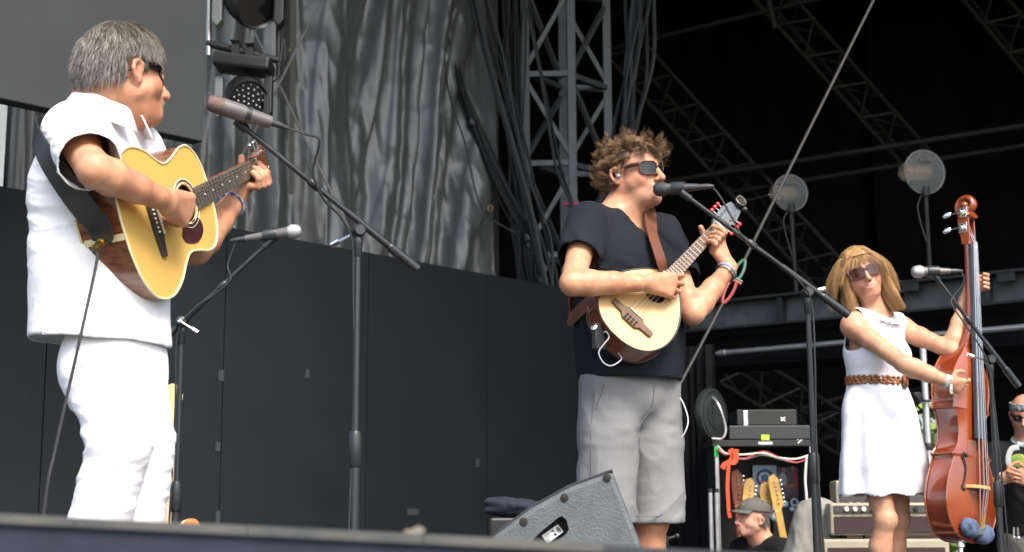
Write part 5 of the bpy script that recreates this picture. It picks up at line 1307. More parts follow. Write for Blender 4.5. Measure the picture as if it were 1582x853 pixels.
# ------------------------------------------------------------ truss tower
def lattice(root, a, b, wdt, nb, side, mt, r=.03, r2=.014, square=True, up=None, name=('chord', 'brace')):
    a = np.asarray(a); b = np.asarray(b); ax = nrm(b-a); side = nrm(side-ax*(ax@side)); oth = np.cross(ax, side)
    offs = [(-1, -1), (1, -1), (1, 1), (-1, 1)] if square else [(-1, -.5), (1, -.5), (0, 1)]
    pt = lambda t, o: lerp(a, b, t)+side*o[0]*wdt/2+oth*o[1]*wdt/2
    for o in offs:
        mb = MB(); mb.bar(pt(0, o), pt(1, o), r*2, None, up=oth) if r > .028 else mb.tube([pt(0, o), pt(1, o)], r, 8); mb.build(name[0], mt, root, smooth=False)
    m = len(offs)
    for i in range(m):
        o = offs[i]; q = offs[(i+1) % m]
        for k in range(nb):
            mb = MB(); t0, t1 = k/nb, (k+1)/nb
            if k % 2: mb.bar(pt(t0, o), pt(t1, q), r2*2)
            else: mb.bar(pt(t0, q), pt(t1, o), r2*2)
            mb.build(name[1], mt, root, smooth=False)
            if square:
                mb = MB(); mb.bar(pt(t0, o), pt(t0, q), r2*2); mb.build('rung', mt, root, smooth=False)
tw = thing('truss_tower', 'grey galvanised square lattice tower supporting the stage roof', 'tower', tuple(A(P(870, 793, 14)[0], 14.0, 0)))
tc = P(851, 500, 13.9); tx = P(888, 500, 13.9)[0]-P(814, 500, 13.9)[0]
ts = nrm(A(1, .12, 0)); to = A(tc[0]+.0, tc[1]+.0, 0)
# legs
wT = tx; dT = A(.40, .50, 0)
LG = [A(tc[0]-wT/2, tc[1], 0), A(tc[0]+wT/2, tc[1]+.05, 0), A(tc[0]+wT/2, tc[1]+.05, 0)+dT, A(tc[0]-wT/2, tc[1], 0)+dT]
for p in LG: mb = MB(); mb.bar(p, p+UZ*7.5, .085); mb.build('leg', M_GALV, tw, smooth=False, bevel=.004)
zs = [P(850, y, 13.9)[2] for y in (395, 253, 115, -30, -175)]
for i in range(4):
    p, q = LG[i], LG[(i+1) % 4]
    for k, z in enumerate(zs):
        mb = MB(); mb.bar(p+UZ*z, q+UZ*(z+.02), .055); mb.build('rung', M_GALV, tw, smooth=False)
        if k < len(zs)-1:
            mb = MB(); h0, h1 = z+.06, zs[k+1]-.06
            a, b = (p, q) if k % 2 == 0 else (q, p)
            mb.bar(a+UZ*h0, b+UZ*h1, .045); mb.build('brace', M_GALV, tw, smooth=False)
# cable bundles
M_CABLE = mat('cable_rubber', (.016, .018, .02), .42, spec=.5, noise=.3, nscale=30)
M_CABLEG = mat('cable_grey', (.035, .04, .045), .45)
def bundle(label, pts, n, spread, r, seed, taper=(1, 1), ties=()):
    rg = random.Random(seed); base = smooth_path(pts, 8); m = len(base); t = thing('cable_bundle', label, 'cables', tuple(base[-1]), 'cable bundles by the tower')
    for i in range(n):
        ox, oy = rg.gauss(0, .5), rg.gauss(0, .5); ph = rg.uniform(0, 6)
        path = []
        for j, p in enumerate(base):
            s_ = spread*lerp(taper[0], taper[1], j/(m-1)); path.append(p+A(ox*s_+.25*s_*math.sin(ph+j*.35), oy*s_, 0))
        mb = MB(); mb.tube(path, r*rg.uniform(.7, 1.2), 6); mb.build('cable', M_CABLE if rg.random() < .7 else M_CABLEG, t)
    for j in ties:
        p = base[int(j*(m-1))]; d = nrm(base[min(int(j*(m-1))+1, m-1)]-p); mb = MB(); mb.lathe(p-d*.03, d, [(spread*.8*lerp(taper[0], taper[1], j), 0), (spread*.85*lerp(taper[0], taper[1], j), .06)], 10); mb.build('tie', M_CABLE, t)
Yc = 13.2
bundle('black cable bundle slanting down over the right edge of the tarpaulin', [P(672, -20, Yc), P(715, 150, Yc), P(778, 300, Yc), P(832, 400, Yc), P(838, 450, Yc)], 9, .085, .016, 1, (.6, 1), (.33, .66, .92))
bundle('black cable bundle running down from the roof beside the tarpaulin hem', [P(726, -20, Yc-.1), P(768, 130, Yc-.1), P(806, 290, Yc-.1), P(834, 380, Yc-.1), P(843, 450, Yc-.1)], 10, .10, .017, 2, (1, .8), (.9,))
bundle('straight vertical black cables hanging left of the tower leg', [P(789, -20, Yc+.5), P(791, 200, Yc+.5), P(800, 330, Yc+.4), P(812, 450, Yc+.3)], 12, .13, .014, 3, (1, .7))
bundle('thick sheaf of black cables hanging right of the tower', [P(996, -20, 12.4), P(985, 90, 12.4), P(972, 190, 12.4), P(962, 300, 12.6), P(955, 450, 12.8)], 14, .16, .017, 4, (.9, .55))
bundle('thin pair of black cables looping through the tower braces', [P(812, -20, 13.4), P(836, 110, 13.4), P(862, 250, 13.4), P(888, 330, 13.4), P(893, 450, 13.5)], 2, .04, .013, 5)
t = thing('slack_cord', 'single slack grey cord drooping across the tarpaulin edge', 'cord', tuple(P(800, 360, Yc-.2)))
mb = MB(); mb.tube(smooth_path([P(683, 40, Yc-.2), P(693, 140, Yc-.2), P(718, 220, Yc-.2), P(736, 300, Yc-.2), P(755, 335, Yc-.2), P(800, 362, Yc-.2)], 6), .010, 6); mb.build('cord', M_CABLEG, t)
t = thing('pink_tape', 'strip of bright pink tape tied round the tower leg', 'tape', tuple(P(893, 313, 13.8)))
c = LG[1]+UZ*P(893, 313, 13.85)[2]; M_PINK = mat('pink_tape_mat', (.85, .03, .22), .6)
mb = MB(); mb.box(c, (.105, .105, .022)); mb.box(c+A(-.07, -.05, .0), (.06, .02, .02)); mb.box(c+A(.03, -.055, -.05), (.016, .012, .09)); mb.build('tape_band', M_PINK, t, smooth=False)

# ------------------------------------------------------------ roof and its trusses
mb = MB(); rf = [A(-14, 4.3, 8.8), A(16, 4.3, 8.8), A(16, 24, 8.0), A(-14, 24, 8.0)]
mb.add(np.array(rf+[p+UZ*.1 for p in rf]), [(0, 1, 2, 3), (7, 6, 5, 4), (0, 4, 5, 1), (1, 5, 6, 2), (2, 6, 7, 3), (3, 7, 4, 0)]); tag(mb.build('stage_roof', M_BLACKC, None, smooth=False), 'black fabric roof stretched over the whole stage', 'roof')
bd = thing('backdrop', 'black cloth closing off the back of the stage, with added light-blocking sides', 'backdrop', (2, 22, -1.1))
yb = 21.5
gx0, gx1 = P(1402, 650, yb)[0], P(1472, 650, yb)[0]; gz1 = P(1430, 622, yb)[2]; gz0 = -1.1
for x0, x1, z0, z1, yo in ((-14, gx0, -1.1, 9, 0), (gx1, 16, -1.1, 9, 0), (gx0-.4, gx1+.4, gz1, 9, -.25)):
    nn_ = max(int((x1-x0)*6), 4); V = []
    for i in range(nn_+1):
        x = lerp(x0, x1, i/nn_); y = yb+yo+.08*math.sin(i*1.9)+.05*math.sin(i*.7)
        V += [A(x, y, z0), A(x, y, z1)]
    mb = MB(); mb.grid(np.array(V), nn_+1, 2); mb.build('cloth', M_BLACKC, bd, angle=0, solid=.01)
for X in (-9.5, 15):
    mb = MB(); mb.box((X, 15.5 if X < 0 else 14.5, 4), (.05, 13, 10.2)); mb.build('side_blocker', M_BLACKC, bd, smooth=False)  # unseen side sheets, added to stop daylight leaking in under the roof
def px_truss(label, x0, y0, Y0, x1, y1, Y1, wdt, nb, mt=M_DIMST, r=.03):
    a = P(x0, y0, Y0); b = P(x1, y1, Y1); t = thing('roof_truss', label, 'truss', tuple(b), 'roof trusses'); lattice(t, a, b, wdt, nb, A(0, -1, .3), mt, r=min(r, .027), r2=.012, square=False); return t
px_truss('dark lattice roof truss slanting down above the round lamps', 1166, -30, 16, 1420, 255, 17.5, .40, 12)
px_truss('long dark lattice roof truss slanting down behind the curly-haired singer', 960, 70, 17, 1330, 480, 17, .50, 18)
px_truss('dark lattice roof truss at the upper right corner of the roof', 1490, -30, 16, 1640, 150, 17, .45, 8)
px_truss('dark lattice truss behind the amplifiers below the beam', 1120, 560, 16, 1330, 690, 17, .5, 7)
px_truss('low dark lattice truss running level behind the gear rack', 1150, 680, 18, 1480, 590, 18, .5, 10)
def pipe(label, x0, y0, Y0, x1, y1, Y1, r, mt, name='roof_pipe', cat='pipe', group=None):
    a = P(x0, y0, Y0); b = P(x1, y1, Y1); t = thing(name, label, cat, tuple(b), group); mb = MB(); mb.tube([a, b], r, 12); mb.build('tube', mt, t)
    for k, q in enumerate((.02, .5, .98)):
        mb = MB(); d = nrm(b-a); mb.lathe(lerp(a, b, q)-d*.03, d, [(r*1.25, 0), (r*1.25, .06)], 12); mb.build('coupler', mt, t)
pipe('upper of two long dark roof pipes behind the round lamps', 1000, 285, 17, 1640, 185, 15.5, .035, M_DIMST)
pipe('lower of two long dark roof pipes behind the round lamps', 1120, 298, 17.1, 1640, 216, 15.6, .03, M_DIMST)
pipe('dim roof pipe high above the curly-haired singer', 940, 76, 17, 1290, -8, 15.5, .03, M_DIMST)
pipe('short steep dark pipe hanging between the roof trusses', 1182, -20, 15, 1197, 42, 15, .03, M_DIMST)
# wire rope with shackles, anchored at the stage floor
wr_ = thing('wire_rope', 'taut steel wire rope with green and red shackles running up to the roof', 'rope', tuple(PZ(852, 985, 0)))
ra = P(1372, -45, 7.2); rb_ = P(1150, 402, 6.45); rc = P(1118, 466, 6.35); rd_ = P(845, 985, 5.9); rd_ = lerp(rc, rd_, 1.); rd_[2] = max(rd_[2], .0)
mb = MB(); mb.tube([ra, rb_], .0075, 8); mb.tube([rc, rd_], .0075, 8); mb.build('cable', mat('wire', (.035, .035, .034), .6, metal=.3, noise=.3, nscale=60), wr_)
def shackle(c0, c1, mt, nm):
    d = nrm(c1-c0); s_ = nrm(np.cross(d, A(0, 1, 0))); L = np.linalg.norm(c1-c0); mb = MB()
    mb.tube(smooth_path([c0+s_*.012, c0+s_*.018+d*L*.3, c0+s_*.015+d*L*.75, c1+d*.01, c0-s_*.015+d*L*.75, c0-s_*.018+d*L*.3, c0-s_*.012], 5), .008, 8); mb.tube([c0+s_*.035, c0-s_*.035], .009, 8); mb.build(nm, mt, wr_)
mid = lerp(rb_, rc, .45); shackle(mid, rb_-nrm(rb_-mid)*.01, mat('green_paint', (.02, .09, .05), .5), 'shackle'); shackle(lerp(rb_, rc, .5), rc, mat('red_paint', (.22, .025, .025), .5), 'turnbuckle')
# round lamps on poles
M_CLEAR = mat('clear_plastic', (.78, .82, .84), .12, trans=.5, spec=.5, alpha=.12)
for (cx, cy, rp, Y, yb_, lb) in ((1221, 298, 28, 12.4, 452, 'smaller round clear lamp disc on a thin pole crossed by the wire rope'), (1428, 266, 34, 11.4, 430, 'larger round clear lamp disc on a thin pole next to the bass scroll')):
    c = P(cx, cy, Y); r = rp*np.linalg.norm(P(cx+1, cy, Y)-c); t = thing('disc_lamp', lb, 'lamp', tuple(P(cx+8, yb_, Y)))
    n = nrm(A(.25, -1, -.05)); u, v, _ = frame(n)
    mb = MB(); mb.lathe(c, n, [(r, 0), (r*1.02, .006), (r*1.02, .018), (r*.95, .022), (r*.4, .03), (.01, .032)], 40); mb.build('disc', M_CLEAR, t)
    mb = MB(); mb.tube([c+r*1.0*(u*math.cos(a)+v*math.sin(a)) for a in np.arange(40)*2*math.pi/40], .007, 6, closed=True); mb.build('rim', mat('grey_rim', (.16, .17, .18), .4), t)
    hz = nrm(A(-1, -.15, 0)); mb = MB(); mb.lathe(c-n*.02-hz*r*.35, hz, [(r*.22, 0), (r*.34, r*.2), (r*.36, r*.8), (r*.40, r*1.0), (r*.42, r*1.3), (r*.30, r*1.42)], 24); mb.build('glass_tube', mat('amber_glass', (.55, .48, .34), .1, trans=.5, alpha=.35), t)
    mb = MB(); mb.box(c+n*.03+UZ*r*.55, (r*.5, .02, r*.17)); mb.build('label_plate', M_BLACKPL, t, smooth=False)
    mb = MB(); mb.tube([c-UZ*r*.95, P(cx+9, yb_, Y)], .018, 8); mb.lathe(c-UZ*r*1.15, UZ, [(.035, 0), (.04, .03), (.03, .09)], 12); mb.build('pole', M_BLACKM, t)
    mb = MB(); mb.tube(smooth_path([c-UZ*r*1.0+A(-.03, 0, 0), c-UZ*r*1.8+A(-.07, 0, 0), P(cx+8, lerp(cy, yb_, .75), Y)], 6), .006, 5); mb.build('lamp_cord', M_CABLE, t)

# ------------------------------------------------------------ beam across the back right, pipe, pole
bl = PZ(1040, 472, 2.4); brr = PZ(1640, 409, 2.4); bdv = nrm(brr-bl); bn = A(bdv[1], -bdv[0], 0); BLn = np.linalg.norm(brr-bl)
bm = thing('steel_beam', 'black steel beam with upright ribs crossing behind the woman in white', 'beam', tuple(bl-UZ*.3))
hB = .265
mb = MB(); mb.box(lerp(bl, brr, .5)-UZ*.02, (BLn, .20, .025), [bdv, bn, UZ]); mb.build('top_flange', M_BLACKM, bm, smooth=False, bevel=.003)
mb = MB(); mb.box(lerp(bl, brr, .5)-UZ*(hB), (BLn, .20, .022), [bdv, bn, UZ]); mb.build('bottom_flange', M_BLACKM, bm, smooth=False, bevel=.003)
mb = MB(); mb.box(lerp(bl, brr, .5)-UZ*(hB/2+.01)-bn*.03, (BLn, .012, hB-.03), [bdv, bn, UZ]); mb.build('web', mat('scuffed_black_ply', (.085, .095, .10), .55, noise=.5, nscale=7, bump=.3, bscale=16), bm, smooth=False)
for x in (1060, 1210, 1392, 1530):
    c = PPL(x, 480, bl, bn); q = A(c[0], c[1], bl[2]-hB/2-.01); mb = MB(); mb.box(q+bn*.03, (.05, .09, hB-.05), [bdv, bn, UZ]); mb.build('rib', M_BLACKM, bm, smooth=False, bevel=.003)
for x in (1382, 1412, 1560):
    c = PPL(x, 440, bl, bn); q = A(c[0], c[1], bl[2]-.06); mb = MB(); mb.box(q+bn*.07, (.14, .05, .09), [bdv, bn, UZ]); mb.build('clamp_box', M_BLACKM, bm, smooth=False, bevel=.004)
mb = MB(); mb.box(lerp(bl, brr, .5)-UZ*.45+A(0, .5, 0), (BLn, .5, .30), [bdv, bn, UZ]); tag(mb.build('roll_of_cloth', M_BLACKC, None, smooth=False, bevel=.08), 'long roll of black cloth slung beneath the steel beam', 'cloth')
pipe('long silver scaffold tube running level below the black beam', 1108, 546, 11.6, 1640, 500, 9.6, .021, M_ALU, 'scaffold_tube', 'tube')
po = thing('upright_pole', 'silver upright pole with a black clamp standing behind the bass', 'pole', tuple(A(P(1431, 700, 8.2)[0], 8.2, 0)))
px0 = A(P(1431, 640, 8.2)[0], 8.2, 0)
mb = MB(); mb.tube([px0, px0+UZ*P(1431, 530, 8.2)[2]], .020, 14); mb.build('tube', M_ALU, po)
mb = MB(); zc = P(1431, 690, 8.2)[2]; mb.lathe(px0+UZ*(zc-.02), UZ, [(.026, 0), (.029, .01), (.029, .03), (.026, .04)], 14); mb.lathe(px0+UZ*(P(1431, 735, 8.2)[2]), UZ, [(.03, 0), (.03, .06)], 12); mb.build('collar', M_BLACKPL, po)
cl = thing('clamp_lamp', 'small black clamp lamp sticking out from the silver upright pole', 'lamp', tuple(P(1425, 620, 8.2)))
zc = P(1431, 620, 8.2); mb = MB(); mb.tube([zc+A(.08, -.03, 0), zc+A(-.02, -.04, 0), P(1420, 615, 8.15)], .008, 6); mb.build('arm', M_BLACKPL, cl)
mb = MB(); mb.lathe(P(1423, 612, 8.12), nrm(P(1410, 618, 8.1)-P(1423, 612, 8.12)), [(.015, 0), (.03, .01), (.042, .05), (.038, .055)], 14); mb.build('shade', M_BLACKPL, cl)
mb = MB(); mb.tube(smooth_path([zc+A(.08, -.03, 0), P(1452, 640, 8.1), P(1448, 690, 8.1), P(1436, 720, 8.15)], 6), .005, 5); mb.build('lamp_cord', M_CABLE, cl)
hang('black_curtain', 1036, 1112, 880, 540, 9.9, 9.6, M_BLACKC, 'narrow black curtain hanging at the corner beside the gear rack', 'curtain', 6, .035, nu=50)
# leafy bank seen through the gap in the backdrop
rg = np.random.default_rng(12); n = 5200; cx = rg.uniform(gx0*1.6-2.5, gx1*1.6+3.5, n); cy = rg.uniform(34, 37, n); cz = rg.uniform(-.9, 3.6, n)+.5*np.sin(cx*2)
c = np.stack([cx, cy, cz], 1); a_ = rg.normal(size=(n, 3)); a_ /= np.linalg.norm(a_, axis=1)[:, None]; b_ = np.cross(a_, rg.normal(size=(n, 3))); b_ /= np.linalg.norm(b_, axis=1)[:, None]; L_ = rg.uniform(.10, .22, n)[:, None]
V = np.stack([c-a_*L_, c+b_*L_*.5, c+a_*L_, c-b_*L_*.5], 1).reshape(-1, 3); F = np.arange(4*n).reshape(-1, 4)
colr = np.repeat(lerp(A(.05, .11, .015), A(.17, .26, .04), rg.uniform(0, 1, (n, 1))), 4, 0)
o = npmesh('foliage', V, F, mat('leaf', (.1, .2, .03), .6, attr=True, noise=.1), None, colr, smooth=False, kind='stuff'); o['label'] = 'sunlit green foliage beyond the back of the stage'; o['category'] = 'foliage'
# ------------------------------------------------------------ microphones on boom stands
M_STAND = mat('stand_black', (.022, .026, .030), .38, spec=.5, noise=.25, nscale=20)
M_GRILLE = mat('mic_grille', (.42, .43, .44), .45, metal=.7, bump=.9, bscale=900, bdist=.002)
M_GRILLB = mat('mic_grille_dark', (.05, .05, .055), .5, metal=.5, bump=.9, bscale=900, bdist=.002)
M_GRILLR = mat('mic_grille_brown', (.16, .11, .095), .5, metal=.5, bump=.9, bscale=900, bdist=.002)
M_MICB = mat('mic_body', (.035, .037, .04), .4, spec=.5)
M_MICG = mat('mic_body_grey', (.13, .125, .125), .45, metal=.3)
def boom_stand(label, base_px, clutch, head, tail, label_h=None, lower=.55, knob=None, tripod=False):
    """base_px: x where the pole meets the floor is found from the clutch; clutch/head/tail are points"""
    foot = A(clutch[0], clutch[1], 0); t = thing('microphone_stand', label, 'mic stand', tuple(foot), 'boom microphone stands')
    d = nrm(tail-head); zc = clutch[2]
    mb = MB(); mb.tube([foot+UZ*.02, foot+UZ*zc*lower], .0135, 12); mb.build('lower_tube', M_STAND, t)
    mb = MB(); mb.tube([foot+UZ*zc*lower*.98, foot+UZ*(zc-.03)], .0095, 12); mb.build('upper_tube', M_STAND, t)
    mb = MB(); mb.lathe(foot+UZ*(zc*lower-.075), UZ, [(.0145, 0), (.0185, .006), (.0185, .09), (.015, .10)], 14); mb.build('height_clutch', M_STAND, t)
    mb = MB(); mb.lathe(foot+UZ*(zc-.075), UZ, [(.010, 0), (.0125, .004), (.0125, .03), (.015, .036), (.015, .055), (.010, .065)], 12); sd_ = nrm(np.cross(d, A(0, 1, 0))); n_ = nrm(np.cross(d, UZ))
    mb.lathe(clutch-n_*.022, n_, [(.014, 0), (.019, .004), (.019, .040), (.014, .046)], 14); cl_ = mb.build('swivel', M_STAND, t)
    kd = nrm(-d*.75-n_*.0-UZ*.25) if knob is None else nrm(knob); mb = MB(); mb.tube([clutch-n_*.03, clutch-n_*.035+kd*.055], .004, 6); mb.tube([clutch-n_*.035+kd*.05, clutch-n_*.035+kd*.075], .0085, 8); mb.lathe(clutch-n_*.024, -n_, [(.009, 0), (.009, .01), (.004, .014)], 10); mb.build('clutch_lever', M_CHROME, cl_)
    mb = MB(); mb.tube([head, lerp(head, tail, .60)], .0078, 10); mb.build('boom_front', M_STAND, t)
    mb = MB(); mb.tube([lerp(head, tail, .585), tail], .0105, 10); mb.build('boom_rear', M_STAND, t)
    mb = MB(); mb.tube([lerp(head, tail, .84), tail], [.0145, .0145], 12); mb.lathe(lerp(head, tail, .83), d, [(.011, 0), (.0145, .012)], 12); mb.build('counterweight', M_STAND, t)
    mb = MB(); c = lerp(head, tail, .40); mb.lathe(c-d*.02, d, [(.008, 0), (.012, .006), (.012, .034), (.008, .04)], 10); mb.build('boom_collar', M_STAND, t)
    mb = MB(); mb.tube([head-d*.028, head+d*.01], .012, 10); mb.lathe(head+d*.008, d, [(.0125, 0), (.0125, .004)], 10); mb.build('boom_tip', M_CHROME if False else M_STAND, t)
    if tripod:
        for k in range(3):
            a = 2.1*k+.4; e = foot+A(math.cos(a), math.sin(a), 0)*.30+UZ*.012; mb = MB(); mb.tube([foot+UZ*.16, e], .0095, 8); lg = mb.build('leg', M_STAND, t)
            mb = MB(); mb.sphere(e, .014, 8, 6); mb.build('rubber_foot', M_RUBBER, lg)
    else:
        mb = MB(); mb.lathe(foot+UZ*.001, UZ, [(.125, 0), (.127, .008), (.118, .018), (.03, .026), (.02, .045)], 32); mb.build('base', M_STAND, t)
    return t, d
def stage_mic(label, tip, back, style, stand_tip, cable=None, parent_stand=None):
    d = nrm(back-tip); L = float(np.linalg.norm(back-tip)); t = thing('microphone', label, 'microphone', tuple(lerp(tip, back, .5)), 'stage microphones')
    if style == 'big':
        mb = MB(); mb.lathe(tip, d, [(.004, 0), (.016, .003), (.0225, .012), (.0245, .028), (.0245, .045)], 20); mb.build('grille', M_GRILLR, t)
        mb = MB(); mb.lathe(tip+d*.045, d, [(.0255, 0), (.0255, .006), (.0245, .007), (.0245, .05), (.0215, .075), (.0185, L-.055), (.0175, L-.045)], 20); mb.build('body', M_MICG, t)
    else:
        rr = 1.0; mb = MB(); mb.lathe(tip, d, [(.003, 0), (.014, .002), (.0215, .010), (.0255, .024), (.0250, .036), (.021, .046)], 20); mb.build('grille', M_GRILLE if style == 'silver' else M_GRILLB, t)
        mb = MB(); mb.lathe(tip+d*.030, d, [(.0262, 0), (.0262, .006)], 20); mb.build('grille_band', M_GRILLE if style == 'silver' else M_MICB, t)
        mb = MB(); mb.lathe(tip+d*.046, d, [(.0205, 0), (.019, .01), (.0165, .05), (.0125, L-.06), (.0115, L-.048)], 18); mb.build('body', M_MICB if style != 'silver' else M_MICG, t)
    mb = MB(); mb.lathe(back-d*.012, d, [(.0098, 0), (.0098, .035), (.0075, .05), (.005, .062)], 12); mb.build('plug', M_MICB, t)
    if parent_stand is not None:
        c = lerp(tip, back, .55); st, dd = parent_stand; u_ = nrm(np.cross(d, A(0, 1, 0))); mb = MB(); mb.lathe(c-d*.022, d, [(.0225, 0), (.0235, .003), (.0225, .045)], 16); mb.tube([c, lerp(c, stand_tip, .55), stand_tip-dd*.02], [.012, .010, .010], 8); mb.build('mic_clip', M_STAND, st)
    if cable is not None:
        k = thing('microphone_cable', label.replace('microphone', 'microphone lead', 1) if False else cable[0], 'cable', tuple(back)); mb = MB(); mb.tube(smooth_path([back+d*.03]+list(cable[1]), 7), .0034, 7); mb.build('cord', M_CABLE, k)
    return t
def along(a, b, n, off, wob, rg):
    return [lerp(a, b, i/(n-1))+off+A(rg.gauss(0, wob), rg.gauss(0, wob), rg.gauss(0, wob)) for i in range(n)]
rgm = random.Random(8)
# A: in front of the guitarist in white
YA = 3.95; ha = P(376, 196, YA-.12); ca_ = P(553, 357, YA); dA = nrm(ca_-ha); ta_ = P(645, 416, YA+.08)
stA = boom_stand('black boom stand reaching up to the microphone of the man in white', None, ca_, ha, ta_, knob=A(-.85, 0, -.45))
stage_mic('large grey-brown microphone aimed at the man in white', P(319, 157, YA-.20), P(418, 189, YA-.12), 'big', ha, ('black lead curling from the large grey-brown microphone down its boom', [P(470, 207, YA-.1), P(493, 216, YA-.1), P(486, 250, YA-.08), P(484, 272, YA-.07), P(500, 308, YA-.05), P(525, 334, YA-.03), P(544, 370, YA-.02), P(546, 450, YA-.01), P(547, 600, YA), A(ca_[0]-.016, YA-.02, .3), A(ca_[0]-.02, YA-.03, .03)]), stA)
# B: low stand behind the guitarist
YB = 4.75; hb = P(412, 378, YB); cb_ = P(281, 498, YB+.0); tb_ = P(238, 538, YB+.0)
stB = boom_stand('black boom stand half hidden behind the legs of the man in white', None, cb_, hb, tb_, knob=A(.8, 0, -.5), lower=.52)
stage_mic('silver-headed microphone on the low boom behind the man in white', P(466, 356, YB), P(378, 369, YB), 'silver', hb, ('black lead sagging from the silver-headed microphone on the low boom', [P(362, 380, YB), P(352, 410, YB), P(356, 432, YB-.02), P(332, 455, YB-.02), P(300, 478, YB-.02), P(274, 520, YB-.02), P(270, 650, YB-.02), A(cb_[0]-.02, YB-.03, .2), A(cb_[0]-.03, YB-.03, .02)]), stB)
# C: in front of the singer
YC = 4.70; hc = P(1062, 304, YC-.02); cc_ = P(1250, 455, YC+.02); tcc = P(1311, 487, YC+.05)
cc_ = P(1246, 440, YC+.02)
stC = boom_stand('black boom stand slanting across in front of the curly-haired singer', None, P(1247, 452, YC+.03), hc, tcc, knob=A(.8, 0, .2))
stage_mic('black microphone at the lips of the curly-haired singer', P(1009, 293, YC+.02), P(1080, 289, YC-.02), 'dark', hc, ('black lead from the singer microphone hooked along its boom', [P(1095, 285, YC-.03), P(1110, 300, YC-.03), P(1130, 335, YC-.03), P(1150, 368, YC-.03), P(1200, 405, YC-.03), P(1236, 436, YC-.02), P(1254, 470, YC), P(1259, 560, YC+.0), P(1262, 700, YC+.01), A(cc_[0]+.02, YC+.0, .3), A(cc_[0]+.02, YC+.0, .03)]), stC)
# D: at the bass
YD = 5.55; hdd = P(1446, 428, YD); cdd = P(1529, 556, YD+.03); tdd = P(1574, 597, YD+.05)
stD = boom_stand('black boom stand standing in front of the upright bass', None, cdd, hdd, tdd, knob=A(-.85, 0, .3))
stage_mic('silver-headed microphone pointing at the blonde woman in white', P(1408, 420, YD), P(1468, 419, YD), 'silver', hdd, ('black lead looping from the microphone of the blonde woman', [P(1484, 418, YD), P(1489, 436, YD), P(1474, 456, YD), P(1470, 470, YD-.01), P(1490, 500, YD-.01), P(1524, 556, YD), P(1538, 640, YD), A(cdd[0]+.02, YD, .3), A(cdd[0]+.02, YD, .03)]), stD)

# ------------------------------------------------------------ wedge monitor
Yw = 3.35; M_WEDGE = mat('grey_speaker_paint', (.098, .110, .118), .55, spec=.4, noise=.2, nscale=30, bump=.55, bscale=190, bdist=.004)
wo = P(940, 728, Yw); wx = nrm(A(1, -.07, 0)); wy = A(-wx[1], wx[0], 0); W2D = lambda x, y: ((PPL(x, y, wo, -wy)-wo)@wx, (PPL(x, y, wo, -wy)-wo)@UZ)
zf = -wo[2]+.012
prof = [W2D(946, 728), W2D(880, 752), W2D(820, 785), W2D(765, 826)]; q0 = prof[-1]; prof += [(q0[0]-.11, q0[1]-.14), (q0[0]-.15, q0[1]-.27), (q0[0]-.12, zf), (prof[0][0]+.20, zf), (prof[0][0]+.205, zf+.05)]
p995 = W2D(996, 856); prof.insert(len(prof)-2, prof.pop()); 
prof = [W2D(946, 728), W2D(880, 752), W2D(820, 785), W2D(765, 826), (q0[0]-.11, q0[1]-.14), (q0[0]-.14, q0[1]-.25), (q0[0]-.10, zf), (p995[0]+.14, zf), (p995[0], p995[1])]
wg = thing('monitor_wedge', 'textured grey stage monitor wedge at the feet of the curly-haired singer', 'speaker', tuple(A(wo[0], wo[1], 0)))
def wpoly(off): return prof
mb = MB(); mb.prism(prof, wo, wx, UZ, wy, .50); o = mb.build('cabinet', M_WEDGE, wg, smooth=False, bevel=.012)
# recessed handle with sticker
hp = [W2D(x, y) for x, y in ((862, 800), (868, 797), (875, 803), (879, 818), (874, 826), (862, 834), (845, 845), (818, 856), (806, 858), (810, 846), (835, 822))]
cut = MB(); cut.prism(hp, wo-wy*.01, wx, UZ, wy, .055); co = cut.build('handle_recess', None, wg, smooth=False)
bo = o.modifiers.new('recess', 'BOOLEAN'); bo.operation = 'DIFFERENCE'; bo.object = co; bo.solver = 'EXACT'
dg = bpy.context.evaluated_depsgraph_get(); ev = o.evaluated_get(dg); nm_ = bpy.data.meshes.new_from_object(ev); o.modifiers.clear(); o.data = nm_
bpy.data.objects.remove(co)
M_DARKH = mat('recess_black', (.02, .021, .023), .7)
mb = MB(); mb.prism([(a*.985+.015*hp[4][0], b*.985+.015*hp[4][1]) for a, b in hp], wo+wy*.043, wx, UZ, wy, .003); mb.build('handle_plate', M_DARKH, wg, smooth=False)
sc_ = [W2D(x, y) for x, y in ((836, 828), (861, 810), (870, 822), (845, 840))]
mb = MB(); mb.prism(sc_, wo-wy*.0015+wy*.030, wx, UZ, wy, .002); stk = mb.build('sticker', mat('white_sticker', (.72, .76, .76), .5), wg, smooth=False)
ux = A(*sc_[1], 0)-A(*sc_[0], 0); vx = A(*sc_[3], 0)-A(*sc_[0], 0)
sp2 = lambda s_, t_: tuple((A(*sc_[0], 0)+ux*s_+vx*t_)[:2])
for pl in ([(.55, .12), (.66, .20), (.62, .42), (.52, .30)], [(.52, .62), (.64, .55), (.66, .80), (.55, .86)]):
    mb = MB(); mb.prism([sp2(*q) for q in pl], wo-wy*.0015+wy*.029, wx, UZ, wy, .001); mb.build('logo_mark', M_EBONY, stk, smooth=False)
for rr in (.10, .17, .24):
    mb = MB(); pts = [A(*sp2(.70+rr*math.cos(a), .5+rr*1.5*math.sin(a)), 0) for a in np.linspace(-.9, .9, 8)]; mb.tube([wo+wx*p[0]+UZ*p[1]+wy*.028 for p in pts], .0012, 5); mb.build('logo_arc', M_EBONY, stk)
